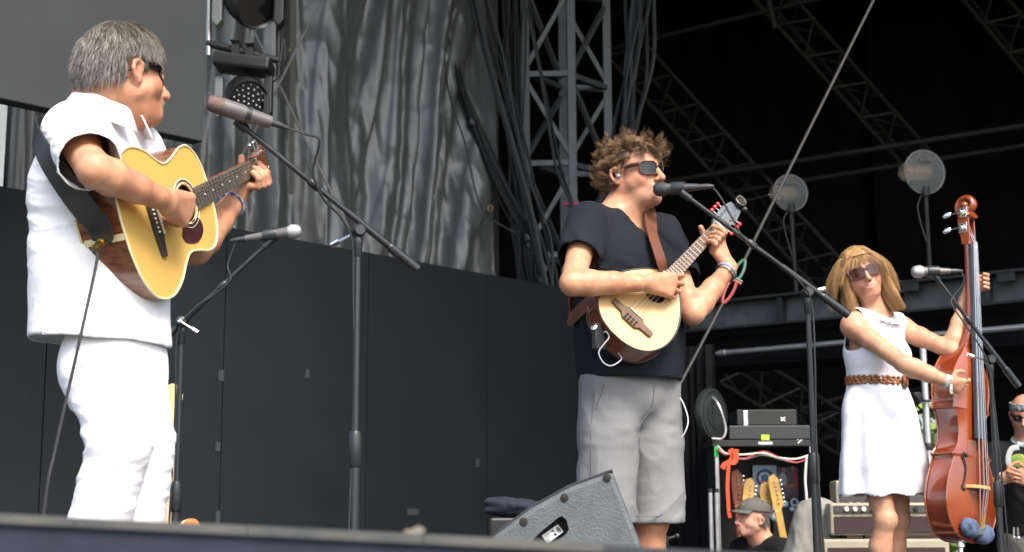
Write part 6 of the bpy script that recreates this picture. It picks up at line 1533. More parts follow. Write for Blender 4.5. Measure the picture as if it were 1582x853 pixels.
for k in range(4):
    a = sp2(.08, .2+.18*k); b = sp2(.36, .2+.18*k); mb = MB(); mb.tube([wo+wx*a[0]+UZ*a[1]+wy*.0285, wo+wx*b[0]+UZ*b[1]+wy*.0285], .0008, 5); mb.build('print_line', mat('grey_print', (.3, .35, .33), .6), stk)
for x, y in ((938, 738), (872, 769), (809, 806)):
    c = W2D(x, y); mb = MB(); mb.lathe(wo+wx*c[0]+UZ*c[1]-wy*.0005, -wy, [(.010, -.002), (.010, .002), (.005, .003)], 10); mb.build('bolt', M_DIMST, wg)
gm = MB()                                                          # slanted steel grille on the singer's side
a = prof[0]; b = prof[3]; g0 = wo+wx*a[0]+UZ*(a[1]+.004)+wy*.02; g1_ = wo+wx*b[0]+UZ*(b[1]+.004)+wy*.02
gm.add(np.array([g0, wo+wx*prof[1][0]+UZ*(prof[1][1]+.004)+wy*.02, wo+wx*prof[2][0]+UZ*(prof[2][1]+.004)+wy*.02, g1_]+[p+wy*.46 for p in (g0, wo+wx*prof[1][0]+UZ*(prof[1][1]+.004)+wy*.02, wo+wx*prof[2][0]+UZ*(prof[2][1]+.004)+wy*.02, g1_)]), [(0, 1, 5, 4), (1, 2, 6, 5), (2, 3, 7, 6)])
gm.build('grille', M_GRILLB, wg, smooth=False, solid=.004)
# second speaker behind it with a dark cushion on top
Y_ = 6.3; s2 = thing('floor_speaker', 'low black speaker box behind the grey monitor wedge', 'speaker', tuple(A(P(795, 800, Y_)[0], Y_, 0)))
ca0 = P(756, 799, Y_); cb0 = P(840, 799, Y_); mb = MB(); hh = ca0[2]; mb.box((ca0+cb0)/2-UZ*(hh/2)+A(0, .18, 0), (cb0[0]-ca0[0], .36, hh-.002)); mb.build('cabinet', M_BLACKPL, s2, smooth=False, bevel=.012)
mb = MB(); mb.box((ca0+cb0)/2+A(.03, -.002, -.05), (.10, .01, .045)); mb.build('handle', mat('handle_grey', (.07, .075, .075), .5), s2, smooth=False, bevel=.004)
cu = thing('black_cushion', 'dark navy folded cloth lying on the low black speaker box', 'cloth', tuple((ca0+cb0)/2))
s = SDF(); c = P(795, 780, Y_+.1); s.ell(c, (.135, .12, .028), np.stack([nrm(A(1, 0, -.10)), A(0, 1, 0), nrm(A(.10, 0, 1))]), .03); s.ell(c+A(-.04, 0, -.025), (.10, .10, .02), None, .03); s.ell(c+A(.04, 0, -.03), (.10, .10, .022), None, .03)
V, Fc = s.mesh(.008); V = folds(V, normals(V, Fc), nrm(A(1, .3, 0)), .007, 16, .3, 2); npmesh('folded_cloth', V, Fc, mat('navy_cloth', (.012, .017, .030), .9, bump=.3), cu)

# ------------------------------------------------------------ guitar on a stand behind the man in white
Yg = 5.6; eg = thing('electric_guitar', 'orange electric guitar with a pale headstock on a stand behind the man in white', 'guitar', tuple(A(P(262, 805, Yg)[0], Yg, .1)))
hg = P(263, 597, Yg+.02); bg_ = P(257, 800, Yg-.10); gN = nrm(hg-bg_); gG = nrm(A(.55, -.83, 0)); gG = nrm(gG-gN*(gN@gG)); gW = np.cross(gG, gN)
M_AMBER = mat('amber_body', (.50, .20, .04), .25, coat=.6, noise=.2)
bo_ = bg_-gN*.02; ctrl = [(-.42, 0), (-.415, .06), (-.38, .13), (-.30, .165), (-.22, .15), (-.15, .118), (-.09, .125), (-.02, .135), (.02, .11), (.01, .06), (-.03, .04), (-.04, .0)]
mb = MB(); mb.prism([(a, b) for a, b in body_outline(ctrl, 4)], bo_-gG*.02, gN, gW, gG, .042); mb.build('body', M_AMBER, eg, bevel=.006, smooth=False)
mb = MB(); Ln = float(np.linalg.norm(hg-bg_)); mb.tube([bo_-gN*.08+gG*.022, bo_+gN*.05+gG*.018, bo_+gN*(Ln-.13)+gG*.016], [.027, .025, .021], 10, up=gG, flat=.6); mb.build('neck', M_MAPLE, eg)
mb = MB(); mb.prism([(-.01, -.021), (.02, -.030), (.12, -.045), (.16, -.032), (.165, .0), (.15, .03), (.02, .028), (-.01, .021)], bo_+gN*(Ln-.14)+gG*.012, gN, gW, gG, .014); hs_ = mb.build('headstock', mat('pale_headstock', (.55, .38, .17), .4, noise=.2, nscale=40), eg, smooth=False, bevel=.002)
for i in range(6):
    mb = MB(); p = bo_+gN*(Ln-.12+.022*i)+gW*(.034)+gG*.018; mb.sphere(p, (.009, .006, .006), 8, 6); mb.build('tuning_peg', M_CHROME, hs_)
for i in range(14):
    mb = MB(); c = bo_+gN*(Ln-.15-.034*i*(1-.012*i))+gG*.030; mb.bar(c-gW*.024, c+gW*.024, .002); mb.build('fret', M_NICKEL, eg, smooth=False)
for i in range(6):
    mb = MB(); mb.tube([bo_-gN*.26+gW*(i-2.5)*.010+gG*.036, bo_+gN*(Ln-.14)+gW*(i-2.5)*.007+gG*.033], .0007, 5); mb.build('string', M_STEEL, eg)
gs = thing('guitar_stand', 'black tubular stand holding the orange electric guitar', 'stand', tuple(A(bo_[0], bo_[1]+.1, 0)))
f0 = A(bo_[0], bo_[1], 0)
for sx in (-1, 1):
    mb = MB(); mb.tube([f0+A(sx*.16, -.12, .012), f0+A(sx*.10, .02, .10), bo_-gN*.41-gG*.03+A(sx*.07, 0, 0), bo_-gN*.41+gG*.05+A(sx*.07, 0, .02)], .010, 8); mb.build('leg', M_STAND, gs)
mb = MB(); mb.tube([f0+A(0, .25, .012), bo_-gN*.1-gG*.06, bo_+gN*.1-gG*.05], .010, 8); mb.build('upright', M_STAND, gs)

# ------------------------------------------------------------ amplifiers
M_BLONDE = mat('blonde_vinyl', (.34, .31, .225), .65, noise=.12, bump=.35, bscale=220)
M_OXB = mat('oxblood_grille', (.045, .026, .024), .85, noise=.4, nscale=120, bump=.5, bscale=400)
M_PANEL = mat('amp_panel', (.055, .050, .048), .45)
def amp(label, x0, x1, ytop, ybot, Y, depth, panel=True, floor=None, yaw=.08):
    a = P(x0, ytop, Y); b = P(x1, ytop, Y); zb = P((x0+x1)/2, ybot, Y)[2] if floor is None else floor
    t = thing('amplifier', label, 'amplifier', tuple(A((a[0]+b[0])/2, Y+depth/2, zb)), 'backline amplifiers'); w_ = b[0]-a[0]; h_ = a[2]-zb
    c = A((a[0]+b[0])/2, Y+depth/2, zb+h_/2); ex = nrm(A(1, -yaw, 0)); ey = A(yaw, 1, 0); ey = nrm(ey); R_ = [ex, ey, UZ]
    mb = MB(); mb.box(c, (w_, depth, h_-.002), R_); mb.build('cabinet', M_BLONDE, t, smooth=False, bevel=.012)
    fp = c-ey*(depth/2)
    if panel:
        mb = MB(); mb.box(fp-ey*.003+UZ*(h_*.30), (w_-.04, .012, h_*.24), R_); pn = mb.build('control_panel', M_PANEL, t, smooth=False, bevel=.002)
        for i in range(9):
            q = fp-ey*.009+UZ*h_*.30+ex*(-w_*.36+i*w_*.075); mb = MB(); mb.lathe(q, -ey, [(.014, 0), (.011, .008), (.010, .018)], 12); mb.build('knob', M_BONE if i < 4 else M_BLACKPL, pn)
        mb = MB(); mb.box(fp-ey*.003-UZ*h_*.18, (w_-.04, .012, h_*.52), R_); mb.build('grille', M_OXB, t, smooth=False, bevel=.002)
    else:
        mb = MB(); mb.box(fp-ey*.003-UZ*.01, (w_-.05, .012, h_-.07), R_); mb.build('grille', M_OXB, t, smooth=False, bevel=.002)
    mb = MB(); mb.tube(smooth_path([c+UZ*(h_/2)-ex*.09, c+UZ*(h_/2+.03)-ex*.07, c+UZ*(h_/2+.03)+ex*.07, c+UZ*(h_/2)+ex*.09], 5), .007, 6, flat=1); mb.build('handle', M_LEATHER, t)
    return t
amp('blonde amplifier cabinet with dark grille standing under the blonde amp head', 1276, 1468, 833, 900, 7.6, .30, False, 0.0)
amp('blonde amp head with a row of knobs on top of the amplifier cabinet', 1286, 1462, 777, 827, 7.62, .26)
amp('far blonde amplifier with knobs peeping out behind the amp head', 1294, 1452, 742, 800, 8.15, .24, True, 0.0)
cv = thing('covered_case', 'rounded case under a faded grey canvas cover beside the amplifiers', 'case', tuple(A(P(1258, 850, 7.7)[0], 7.85, 0)))
s = SDF(); c0 = P(1258, 772, 7.8); c0 = A(c0[0], 7.9, 0); ht = P(1258, 770, 7.8)[2]
s.cap(c0+UZ*.1+A(-.06, 0, 0), c0+UZ*(ht-.12)+A(.0, 0, 0), .17, .10, .05); s.cap(c0+UZ*.1+A(.08, 0, 0), c0+UZ*(ht-.10)+A(.06, 0, 0), .17, .09, .08); s.cap(c0+A(-.09, -.02, .05), c0+A(.12, -.02, .05), .19, .19, .05)
V, Fc = s.mesh(.012, lambda X, d: np.maximum(d, -X[:, 2]+.003)); V = folds(V, normals(V, Fc), nrm(A(.2, 0, 1)), .012, 7, .3, 6); V[:, 2] = np.maximum(V[:, 2], .003); npmesh('canvas_cover', V, Fc, mat('faded_canvas', (.24, .24, .21), .9, noise=.2, nscale=8, bump=.5, bscale=50), cv)

# ------------------------------------------------------------ gear rack with hanging guitars
YR = 9.3; rk = thing('gear_rack', 'open black touring rack with gear on top and guitars hanging inside', 'rack', tuple(A(P(1180, 800, YR)[0], YR, -.45)))
ra_ = P(1106, 700, YR); rb2 = P(1252, 700, YR); zt = P(1180, 690, YR)[2]; ww = rb2[0]-ra_[0]; cx_ = (ra_[0]+rb2[0])/2
M_RACK = mat('rack_black', (.018, .02, .02), .6, noise=.3)
for sx in (-1, 1):
    mb = MB(); mb.box(A(cx_+sx*ww/2, YR+.2, (zt-.45)/2), (.03, .45, zt+.45)); mb.build('side_panel', M_RACK, rk, smooth=False, bevel=.003)
    mb = MB(); mb.bar(A(cx_+sx*ww/2, YR-.03, -.45), A(cx_+sx*ww/2, YR-.03, zt), .022); mb.build('edge_rail', M_ALU, rk, smooth=False)
mb = MB(); mb.box(A(cx_, YR+.42, (zt-.45)/2), (ww, .02, zt+.45)); mb.build('back_panel', M_RACK, rk, smooth=False)
mb = MB(); mb.box(A(cx_, YR+.2, zt+.02), (ww+.06, .5, .04)); mb.build('top_shelf', M_RACK, rk, smooth=False, bevel=.003)
mb = MB(); mb.box(A(cx_, YR+.2, -.40), (ww, .45, .04)); mb.build('bottom_shelf', M_RACK, rk, smooth=False)
M_LIME = mat('lime_tape', (.45, .85, .05), .6); M_GREENT = mat('green_tape', (.04, .60, .12), .6); M_WHITEP = mat('white_print', (.75, .75, .75), .7)
gb = thing('rack_unit', 'long low black gear unit with a square of lime tape on the rack', 'gear', tuple(A(cx_, YR+.1, zt+.04)))
z2 = P(1180, 658, YR)[2]; mb = MB(); mb.box(A(cx_+.06, YR+.16, (zt+.045+z2)/2), (ww-.05, .40, z2-zt-.045)); mb.build('case', mat('gear_black', (.03, .032, .034), .5, noise=.2), gb, smooth=False, bevel=.006)
c = P(1183, 677, YR-.06); mb = MB(); mb.box(A(c[0], YR-.044, c[2]), (.052, .004, .045)); mb.build('lime_tape', M_LIME, gb, smooth=False)
for x, y in ((1236, 682), (1212, 647)):
    c = P(x, y, YR-.06)
    nm = 'white_cross'; par = gb
    if y < 660: continue
    for sx in (-1, 1): mb = MB(); mb.bar(A(c[0]-.014, YR-.046-.001*sx, c[2]-sx*.012), A(c[0]+.014, YR-.046-.001*sx, c[2]+sx*.012), .007); mb.build(nm, M_WHITEP, par, smooth=False)
gb2 = thing('equipment_case', 'black equipment case with a white cross mark stacked on the gear unit', 'case', tuple(A(cx_, YR+.2, z2)))
z3 = P(1180, 632, YR)[2]; mb = MB(); mb.box(A(cx_+.04, YR+.22, (z2+z3)/2+.002), (ww-.22, .36, z3-z2-.004)); mb.build('case_body', M_RACK, gb2, smooth=False, bevel=.008)
mb = MB(); c = P(1153, 646, YR); mb.box(A(c[0], YR+.036, c[2]), (.03, .02, .10)); mb.build('latch', M_ALU, gb2, smooth=False, bevel=.003)
c = P(1211, 647, YR)
for sx in (-1, 1): mb = MB(); mb.bar(A(c[0]-.014, YR+.035-.001*sx, c[2]-sx*.012), A(c[0]+.014, YR+.035-.001*sx, c[2]+sx*.012), .007); mb.build('white_cross', M_WHITEP, gb2, smooth=False)
c = P(1107, 694, YR-.05); mb = MB(); mb.box(A(c[0]-.002, YR-.045, c[2]), (.024, .008, .10)); mb.build('green_tape', M_GREENT, rk, smooth=False)
c = P(1183, 690, YR-.06); mb = MB(); mb.box(A(c[0], YR-.052, zt+.02), (.09, .004, .016)); mb.build('name_strip', M_WHITEP, rk, smooth=False)
wv = thing('hanging_wires', 'pale and black wires strung across the front of the rack', 'wires', tuple(P(1180, 705, YR-.08)))
for j, (c_, oy) in enumerate(((M_BONE, 0), (M_BLACKPL, 5), (mat('red_wire', (.5, .05, .04), .5), 2))):
    mb = MB(); mb.tube(smooth_path([P(x, y+oy+3*math.sin(x*.3+j), YR-.07) for x, y in ((1108, 690), (1122, 702), (1150, 704), (1178, 697), (1205, 708), (1230, 712), (1250, 706))], 5), .006, 6); mb.build('wire', c_, wv)
mb = MB(); mb.tube(smooth_path([P(x, y, YR-.07) for x, y in ((1246, 706), (1244, 740), (1246, 780), (1240, 850))], 5), .008, 6); mb.build('wire', M_BONE, wv)
rbn = thing('red_ribbon', 'knotted orange-red ribbon hanging from the rack rail', 'ribbon', tuple(P(1128, 720, YR-.1)))
M_REDR = mat('red_ribbon_mat', (.75, .07, .02), .7)
for k, pts in enumerate((((1128, 694), (1133, 704), (1128, 714)), ((1128, 714), (1120, 718), (1116, 724)), ((1128, 714), (1136, 712), (1137, 694)), ((1126, 714), (1124, 750), (1126, 788), (1128, 800)))):
    p_ = [P(x, y, YR-.10-.01*k) for x, y in pts]; ribbon('ribbon_tail', p_, [A(0, -1, .2)]*len(p_), .035 if k < 3 else .022, M_REDR, rbn, .003, n=5)
def hung_headstock(label, x, y, Yh, mt, lean, hgt=.30):
    t = thing('hanging_guitar', label, 'guitar', tuple(P(x, y, Yh)), 'guitars hanging in the rack'); c = P(x, y, Yh); ux_ = nrm(A(1, 0, lean)); uz_ = nrm(A(-lean, 0, 1)); G_ = A(0, -1, 0)
    mb = MB(); mb.prism([(-.022, -.13), (.022, -.13), (.026, -.11), (.045, -.09), (.040, .08), (.015, .115), (-.02, .10), (-.030, .06), (-.028, -.10)], c, ux_, uz_, G_, .016); hs = mb.build('headstock', mt, t, smooth=False, bevel=.003)
    for i in range(6):
        mb = MB(); q = c+ux_*.014+uz_*(-.075+.028*i)+G_*.016; mb.lathe(q, G_, [(.009, 0), (.008, .006), (.004, .012)], 8); mb.build('tuner_post', M_CHROME, hs)
        mb = MB(); q = c+ux_*.052+uz_*(-.075+.028*i)+G_*.008; mb.sphere(q, (.011, .007, .008), 8, 6); mb.build('tuning_peg', M_CHROME, hs)
    mb = MB(); mb.bar(c-uz_*.12+G_*.008, c-uz_*.62+G_*.008, .046, .022, up=G_); mb.build('neck', mt, t, smooth=False, bevel=.004)
    mb = MB(); mb.prism([(a*.9, b*.9) for a, b in [(-.10, 0), (-.06, .03), (.06, .03), (.10, 0), (.15, -.10), (.16, -.25), (.08, -.33), (-.08, -.33), (-.16, -.25), (-.15, -.1)]], c-uz_*.58-G_*.02, ux_, uz_, G_, .045); mb.build('body', M_AMBER, t, smooth=False, bevel=.006)
M_MAPY = mat('maple_yellow', (.60, .36, .10), .35, noise=.15, coat=.4)
hung_headstock('maple guitar headstock leaning left inside the rack', 1154, 765, YR+.10, M_MAPY, -.15)
hung_headstock('maple guitar headstock standing upright between the two others', 1181, 772, YR+.14, M_MAPY, .02)
hung_headstock('maple guitar headstock hanging rightmost of the maple ones in the rack', 1196, 760, YR+.08, M_MAPY, .16)
hung_headstock('dark wooden guitar headstock behind the red ribbon', 1137, 752, YR+.12, M_MAHOG, .05)
# posters and stickers in the rack
def card(name, label, cat, x0, y0, x1, y1, Y, mt):
    a = P(x0, y1, Y); b = P(x1, y0, Y); t = thing(name, label, cat, tuple(a)); mb = MB(); mb.box((a+b)/2, (b[0]-a[0], .006, b[2]-a[2])); mb.build('sheet', mt, t, smooth=False); return t, (a+b)/2, b[0]-a[0], b[2]-a[2]
t, c, w_, h_ = card('poster', 'pale blue poster with a round red white and blue emblem', 'poster', 1164, 719, 1199, 764, YR+.36, mat('paper_blue', (.55, .66, .78), .7))
for r, col in ((.060, (.05, .14, .38)), (.042, (.75, .78, .8)), (.026, (.10, .25, .5))):
    mb = MB(); mb.lathe(c+A(0, -.004-.03*(.06-r), .012), A(0, -1, 0), [(r, 0), (r, .0015)], 24); mb.build('emblem_disc', mat('em%d' % int(r*1000), col, .7), t)
for k in range(3): mb = MB(); mb.box(c+A(0, -.0085, -.008-.014*k), (.085-.012*k, .002, .006)); mb.build('emblem_stripe', mat('em_red', (.6, .06, .06), .7), t, smooth=False)
t, c, w_, h_ = card('notice', 'white notice with green and blue oval marks in the rack', 'notice', 1143, 742, 1172, 800, YR+.385, M_WHITEP)
for dx, dz, col in ((.02, .07, (.06, .4, .15)), (.02, .03, (.05, .3, .5)), (-.03, .05, (.3, .3, .3))): mb = MB(); mb.sphere(c+A(dx, -.004, dz), (.022, .002, .012), 12, 6); mb.build('oval_mark', mat('ov%.2f' % col[1], col, .7), t)
M_PHOTO = mat('photo_print', (.30, .20, .22), .5, col2=(.04, .05, .10), nscale=11, detail=2)
t, c, w_, h_ = card('photo_print', 'colour photo of performers pinned at the right inside the rack', 'photo', 1199, 722, 1243, 770, YR+.37, M_PHOTO)
for dx, dz, sx, sz, col in ((-.05, .02, .028, .05, (.55, .55, .62)), (-.045, .085, .014, .018, (.5, .27, .2)), (.04, .02, .022, .08, (.42, .10, .12)), (.02, .10, .013, .016, (.55, .33, .25)), (-.01, -.02, .06, .012, (.5, .25, .12))):
    mb = MB(); mb.sphere(c+A(dx, -.004, dz), (sx, .0025, sz), 12, 8); mb.build('printed_figure', mat('pf%.2f%.2f' % (col[0], col[1]), col, .6), t)
t, c, w_, h_ = card('sticker_board', 'black board covered with round stickers low in the rack', 'board', 1196, 772, 1246, 850, YR+.30, M_RACK)
rg_ = random.Random(3)
for i in range(16):
    x = -.19+.38*rg_.random(); z = .04+.12*rg_.random(); r = rg_.uniform(.014, .034); mb = MB(); mb.lathe(c+A(x, -.0035-.0002*i, z), A(0, -1, 0), [(r, 0), (r, .001)], 14); col = rg_.choice(((.7, .72, .75), (.07, .16, .45), (.75, .78, .8), (.10, .3, .5))); so_ = mb.build('sticker', mat('stk%.2f' % col[2], col, .6), t)
    mb = MB(); col2 = (.05, .08, .2) if col[0] > .5 else (.75, .75, .75); mb.lathe(c+A(x, -.0047-.0002*i, z), A(0, -1, 0), [(r*.6, 0), (r*.6, .0008)], 12); mb.build('sticker_print', mat('stp%.2f' % col2[0], col2, .6), so_)
# stage fan at the corner, upright tubes
fn = thing('floor_fan', 'round drum fan with a bent chrome bracket beside the curtain', 'fan', tuple(P(1100, 690, 9.2)))
c = P(1097, 640, 9.25); ax_ = nrm(A(.75, -.6, 0)); mb = MB(); mb.lathe(c, ax_, [(.10, -.04), (.16, -.02), (.17, .0), (.165, .03), (.15, .035)], 28); u, v, _ = frame(ax_)
mb.build('drum', mat('fan_grey', (.03, .036, .034), .4, metal=.2), fn)
for k in (2, 4): mb = MB(); mb.tube([c+ax_*.04+.03*(k+1)*(u*math.cos(a)+v*math.sin(a)) for a in np.arange(24)*2*math.pi/24], .0025, 5, closed=True); mb.build('guard_ring', M_DIMST, fn)
mb = MB(); mb.tube(smooth_path([c+u*.0+UZ*.13, P(1110, 625, 9.15), P(1121, 660, 9.15), P(1116, 677, 9.15), P(1100, 678, 9.15)], 6), .008, 8); mb.build('bracket', M_ALU, fn)
for x, lb in ((1097, 'silver upright tube nearest the black curtain'), (1107, 'silver upright tube against the rack side')):
    q = P(x, 756, 8.95); t = thing('stand_tube', lb, 'tube', (q[0], q[1], -.45)); mb = MB(); mb.tube([A(q[0], q[1], -.45), q], .014, 10); mb.build('tube', M_ALU, t); mb = MB(); mb.lathe(q, UZ, [(.016, -.02), (.016, .0), (.008, .006)], 10); mb.build('cap', M_BLACKPL, t)
t = thing('low_stand', 'short black stand with a chrome knob beside the singer calf', 'stand', tuple(A(P(1025, 840, 5.6)[0], 5.6, 0)))
q = P(1022, 800, 5.6); mb = MB(); mb.tube([A(q[0], q[1], 0), q], .010, 10); mb.build('pole', M_ALU, t); mb = MB(); c = P(1024, 835, 5.58); mb.lathe(c-UZ*.02, UZ, [(.022, 0), (.022, .04)], 10); mb.tube([c, c+A(.05, 0, .015)], .006, 6); mb.sphere(c+A(.055, 0, .017), .011, 8, 6); mb.build('clamp', M_BLACKPL, t)
mb = MB(); mb.lathe(A(q[0], q[1], .001), UZ, [(.10, 0), (.10, .012), (.02, .02)], 20); mb.build('base', M_STAND, t)

# ------------------------------------------------------------ hanging moving lights at the upper left
YL = 8.6
hb_ = thing('light_ladder', 'black hanging ladder frame carrying the moving lights', 'frame', tuple(P(375, 80, YL)))
for x, y1_ in ((322, 86), (430, 118)):
    mb = MB(); mb.tube([P(x+1, -60, YL), P(x, y1_, YL)], .017, 10); mb.build('upright', M_BLACKM if x > 400 else M_ALU, hb_)
mb = MB(); mb.tube([P(436, -60, YL+.05), P(433, 112, YL+.05)], .009, 8); mb.build('upright', M_BLACKM, hb_)
mb = MB(); mb.tube([P(320, 67, YL), P(436, 95, YL)], .024, 12); mb.build('cross_bar', M_BLACKM, hb_)
for x in (365, 387): c = P(x, 78+(x-365)*.24, YL); mb = MB(); mb.box(c, (.05, .075, .10)); mb.tube([c+UZ*.05-A(.03, .05, 0), c+UZ*.05+A(.03, -.05, 0)], .008, 6); mb.build('hook_clamp', M_BLACKM, hb_)
cbx = MB(); cbx.tube(smooth_path([P(420, 96, YL-.02), P(412, 118, YL-.03), P(416, 126, YL-.03), P(426, 124, YL-.03), P(430, 112, YL-.03), P(438, 60, YL-.02), P(440, 90, YL-.02), P(434, 100, YL-.02)], 6), .006, 6); cbx.build('power_lead', M_CABLE, hb_)
def moving_light(label, cx, cy, sc, Y, tiltv, leds=True):
    t = thing('moving_light', label, 'stage light', tuple(P(cx, cy, Y)), 'moving lights'); q = lambda dx, dy, dY=0: P(cx+dx*sc, cy+dy*sc, Y+dY)
    k = sc*np.linalg.norm(q(1, 0)-q(0, 0))/sc
    mb = MB(); c = q(0, -42); u_ = nrm(A(1, 0, -.12)); mb.box(c, (k*88, k*55, k*22), [u_, A(0, 1, 0), nrm(A(.12, 0, 1))]); mb.build('base', M_BLACKPL, t, smooth=False, bevel=k*5)
    for sx in (-1, 1):
        mb = MB(); mb.prism([(-k*7, k*24), (k*7, k*24), (k*7, -k*34), (0, -k*42), (-k*7, -k*34)], q(sx*38, 0)+A(0, -k*9, 0), A(1, 0, 0)*.9, UZ, A(0, 1, 0), k*18); mb.build('yoke_arm', mat('light_grey_yoke', (.20, .22, .22), .4) if sx < 0 else M_BLACKPL, t, smooth=False, bevel=k*2)
    hc_ = q(4, 6); ax2 = nrm(tiltv); mb = MB(); mb.lathe(hc_-ax2*k*30, ax2, [(k*16, -k*4), (k*27, k*3), (k*31, k*16), (k*32, k*44), (k*29, k*50), (k*27, k*48), (k*26, k*42)], 26); hd_ = mb.build('head', M_BLACKPL, t)
    uu, vv, _ = frame(ax2); fc = hc_+ax2*k*14
    mb = MB(); mb.lathe(fc, ax2, [(k*26, 0), (k*26, k*1.5)], 24); mb.build('lens_plate', M_GLOSSB, hd_)
    for r_, n_ in ((0, 1), (8, 6), (16, 11), (22.5, 12)) if leds else ():
        for i in range(n_): a = 2*math.pi*i/n_+r_; mb = MB(); mb.sphere(fc+ax2*k*1.6+k*r_*(uu*math.cos(a)+vv*math.sin(a)), k*1.9, 8, 6); mb.build('led_lens', mat('led_glass', (.35, .37, .38), .15, metal=.5), hd_)
moving_light('black moving-head light with a ring of small lenses below the ladder bar', 377, 143, 1.0, YL-.02, A(.35, -.8, -.5))
moving_light('black moving-head light partly cut off at the top of the ladder', 385, -6, 1.25, YL-.05, A(.55, -.6, -.55), False)

# ------------------------------------------------------------ crew at the back
def simple_person(name_label, head_c, f_, u_, sc, nb, shl, shr, pel, fw, arms, legs, skin, tee, trous, hem, h=.008, slv=.6, wear=None, floorz=-.45):
    p = thing('person', name_label, 'person', (pel[0], pel[1], floorz)); S = SDF(); H = Head(head_c, f_, u_, sc); ch = lerp(pel, nb, .62)
    torso(S, pel, ch, nb, shl, shr, fw); add_head(S, H, nb+UZ*.02, .06)
    for (sh, el, wr, hdv, pn, th_) in arms: add_arm(S, sh, el, wr); add_hand(S, wr, hdv, pn, th_, [(35, 40, 25)]*4)
    for (hp, kn, an) in legs: add_leg(S, hp, kn, an, toe=fw)
    skin_mesh('body', S, .0065, p, skin, H, M_SKIN, None, stub=(.30, .2, .16))
    up = nrm(nb-pel); lf = nrm(np.cross(up, fw)); fwx = np.cross(lf, up); R_ = np.stack([lf, fwx, up]); SS = SDF()
    SS.ell(ch+up*.02, (.19, .135, .19), R_, .05); SS.cap(ch, pel, .18, .185, .06, ax=fwx, fl=.8)
    for (sh, el, *_r) in arms: SS.cap(nb-UZ*.02, lerp(nb, sh, .85)+up*.012, .056, .064, .06); SS.chain([sh, lerp(sh, el, .5), lerp(sh, el, .9)], [.072, .072, .076], .05)
    cuts = [cut_plane(hem, -up), cut_ell(nb+up*.06+fwx*.02, (.075, .085, .075), R_)]+[cut_cap(lerp(sh, el, slv), el-sh, .5, .125) for (sh, el, *_r) in arms]
    cloth('t_shirt', SS, .009, .007, cuts, tee, p, lambda V, N: folds(V, N, nrm(up+lf*.2), .006, 7, .25, 1.), 2)
    ST = SDF(); ST.ell(pel, (.175, .135, .15), R_, .05)
    for (hp, kn, an) in legs: ST.chain([hp, lerp(hp, kn, .5), kn-UZ*.03], [.11, .105, .10], .05)
    cloth('shorts', ST, .011, .008, [cut_plane(pel+up*.12, up)]+[cut_cap(lerp(kn, an, .12), an-kn, .5, .2) for (hp, kn, an) in legs], trous, p, lambda V, N: folds(V, N, UZ, .006, 7, .2, 3.), 2)
    for (hp, kn, an) in legs:
        mb = MB(); b = A(an[0], an[1], floorz); mb.box(b+nrm(fw)*.06+UZ*.05, (.09, .28, .098), [np.cross(nrm(fw), UZ), nrm(fw), UZ]); mb.build('shoe', M_BLACKPL, p, smooth=False, bevel=.03)
    return p, H
M_BLKTEE = mat('black_cotton', (.010, .010, .011), .9, spec=.2, bump=.3, bscale=20)
# crouching man with cap
YT = 8.95; hT = P(1163, 801, YT); nbT = P(1177, 838, YT+.04); fwT = nrm(A(-.80, -.60, 0)); lfT = nrm(A(.60, -.80, 0)); pelT = A(nbT[0]+.10, YT+.22, .02-.08)
shl = nbT+lfT*.18-UZ*.06; shr = nbT-lfT*.18-UZ*.06
el1 = shl+A(-.10, -.10, -.25); wr1_ = el1+A(-.20, -.08, .02); el2 = shr+A(-.08, -.02, -.26); wr2_ = el2+A(-.22, -.06, .03)
kn1 = pelT+lfT*.12+fwT*.40+UZ*.06; kn2 = pelT-lfT*.12+fwT*.36-UZ*.22
pT, HT = simple_person('crouching crewman in a grey cap and black T-shirt looking sideways by the rack', hT, A(-.94, -.33, .08), A(.05, 0, 1), .98, nbT, shl, shr, pelT, fwT,
    [(shl, el1, wr1_, wr1_-el1, A(0, 0, -1), lfT*-1), (shr, el2, wr2_, wr2_-el2, A(0, 0, -1), lfT)], [(pelT+lfT*.09, kn1, A(kn1[0]+.02, kn1[1], -.36)), (pelT-lfT*.09, kn2, A(kn2[0]+.30, kn2[1]+.20, -.36))], (.56, .29, .20), M_BLKTEE, M_CHINO, pelT+UZ*.02)
M_CAP = mat('grey_cap', (.10, .10, .085), .9, bump=.3, bscale=80)
s = SDF(); s.ell(HT(-.008, 0, .048), (.108, .086, .082), HT.R(), .02)
V, Fc = s.mesh(.006, lambda X, d: np.maximum(d, -(HT.loc(X)[:, 2]-.042))); cp_ = npmesh('cap', V, Fc, M_CAP, pT)
mb = MB(); Vv = []
for i in range(13):
    a = -1.2+2.4*i/12; y_ = .078*math.sin(a); x_ = .088*math.cos(a)
    for k in range(5): t_ = k/4; Vv.append(HT(x_+.072*t_*math.cos(a*.8), y_*(1+.12*t_), .050-.016*t_-.012*abs(math.sin(a))*t_))
mb.grid(np.array(Vv), 13, 5); mb.build('visor', M_CAP, cp_, angle=0, solid=.004)
mb = MB(); mb.box(HT(.088, .01, .085), (.004, .04, .012), HT.R()); mb.build('cap_badge', mat('gold_thread', (.45, .30, .08), .6), cp_, smooth=False)
rtd = rng.normal(size=(500, 3)); side_l = []
for sx in (-1, 1):
    for i in range(260): side_l.append(HT(rng.uniform(-.075, -.012), sx*(.071+rng.uniform(0, .008)), rng.uniform(-.035, .042)))
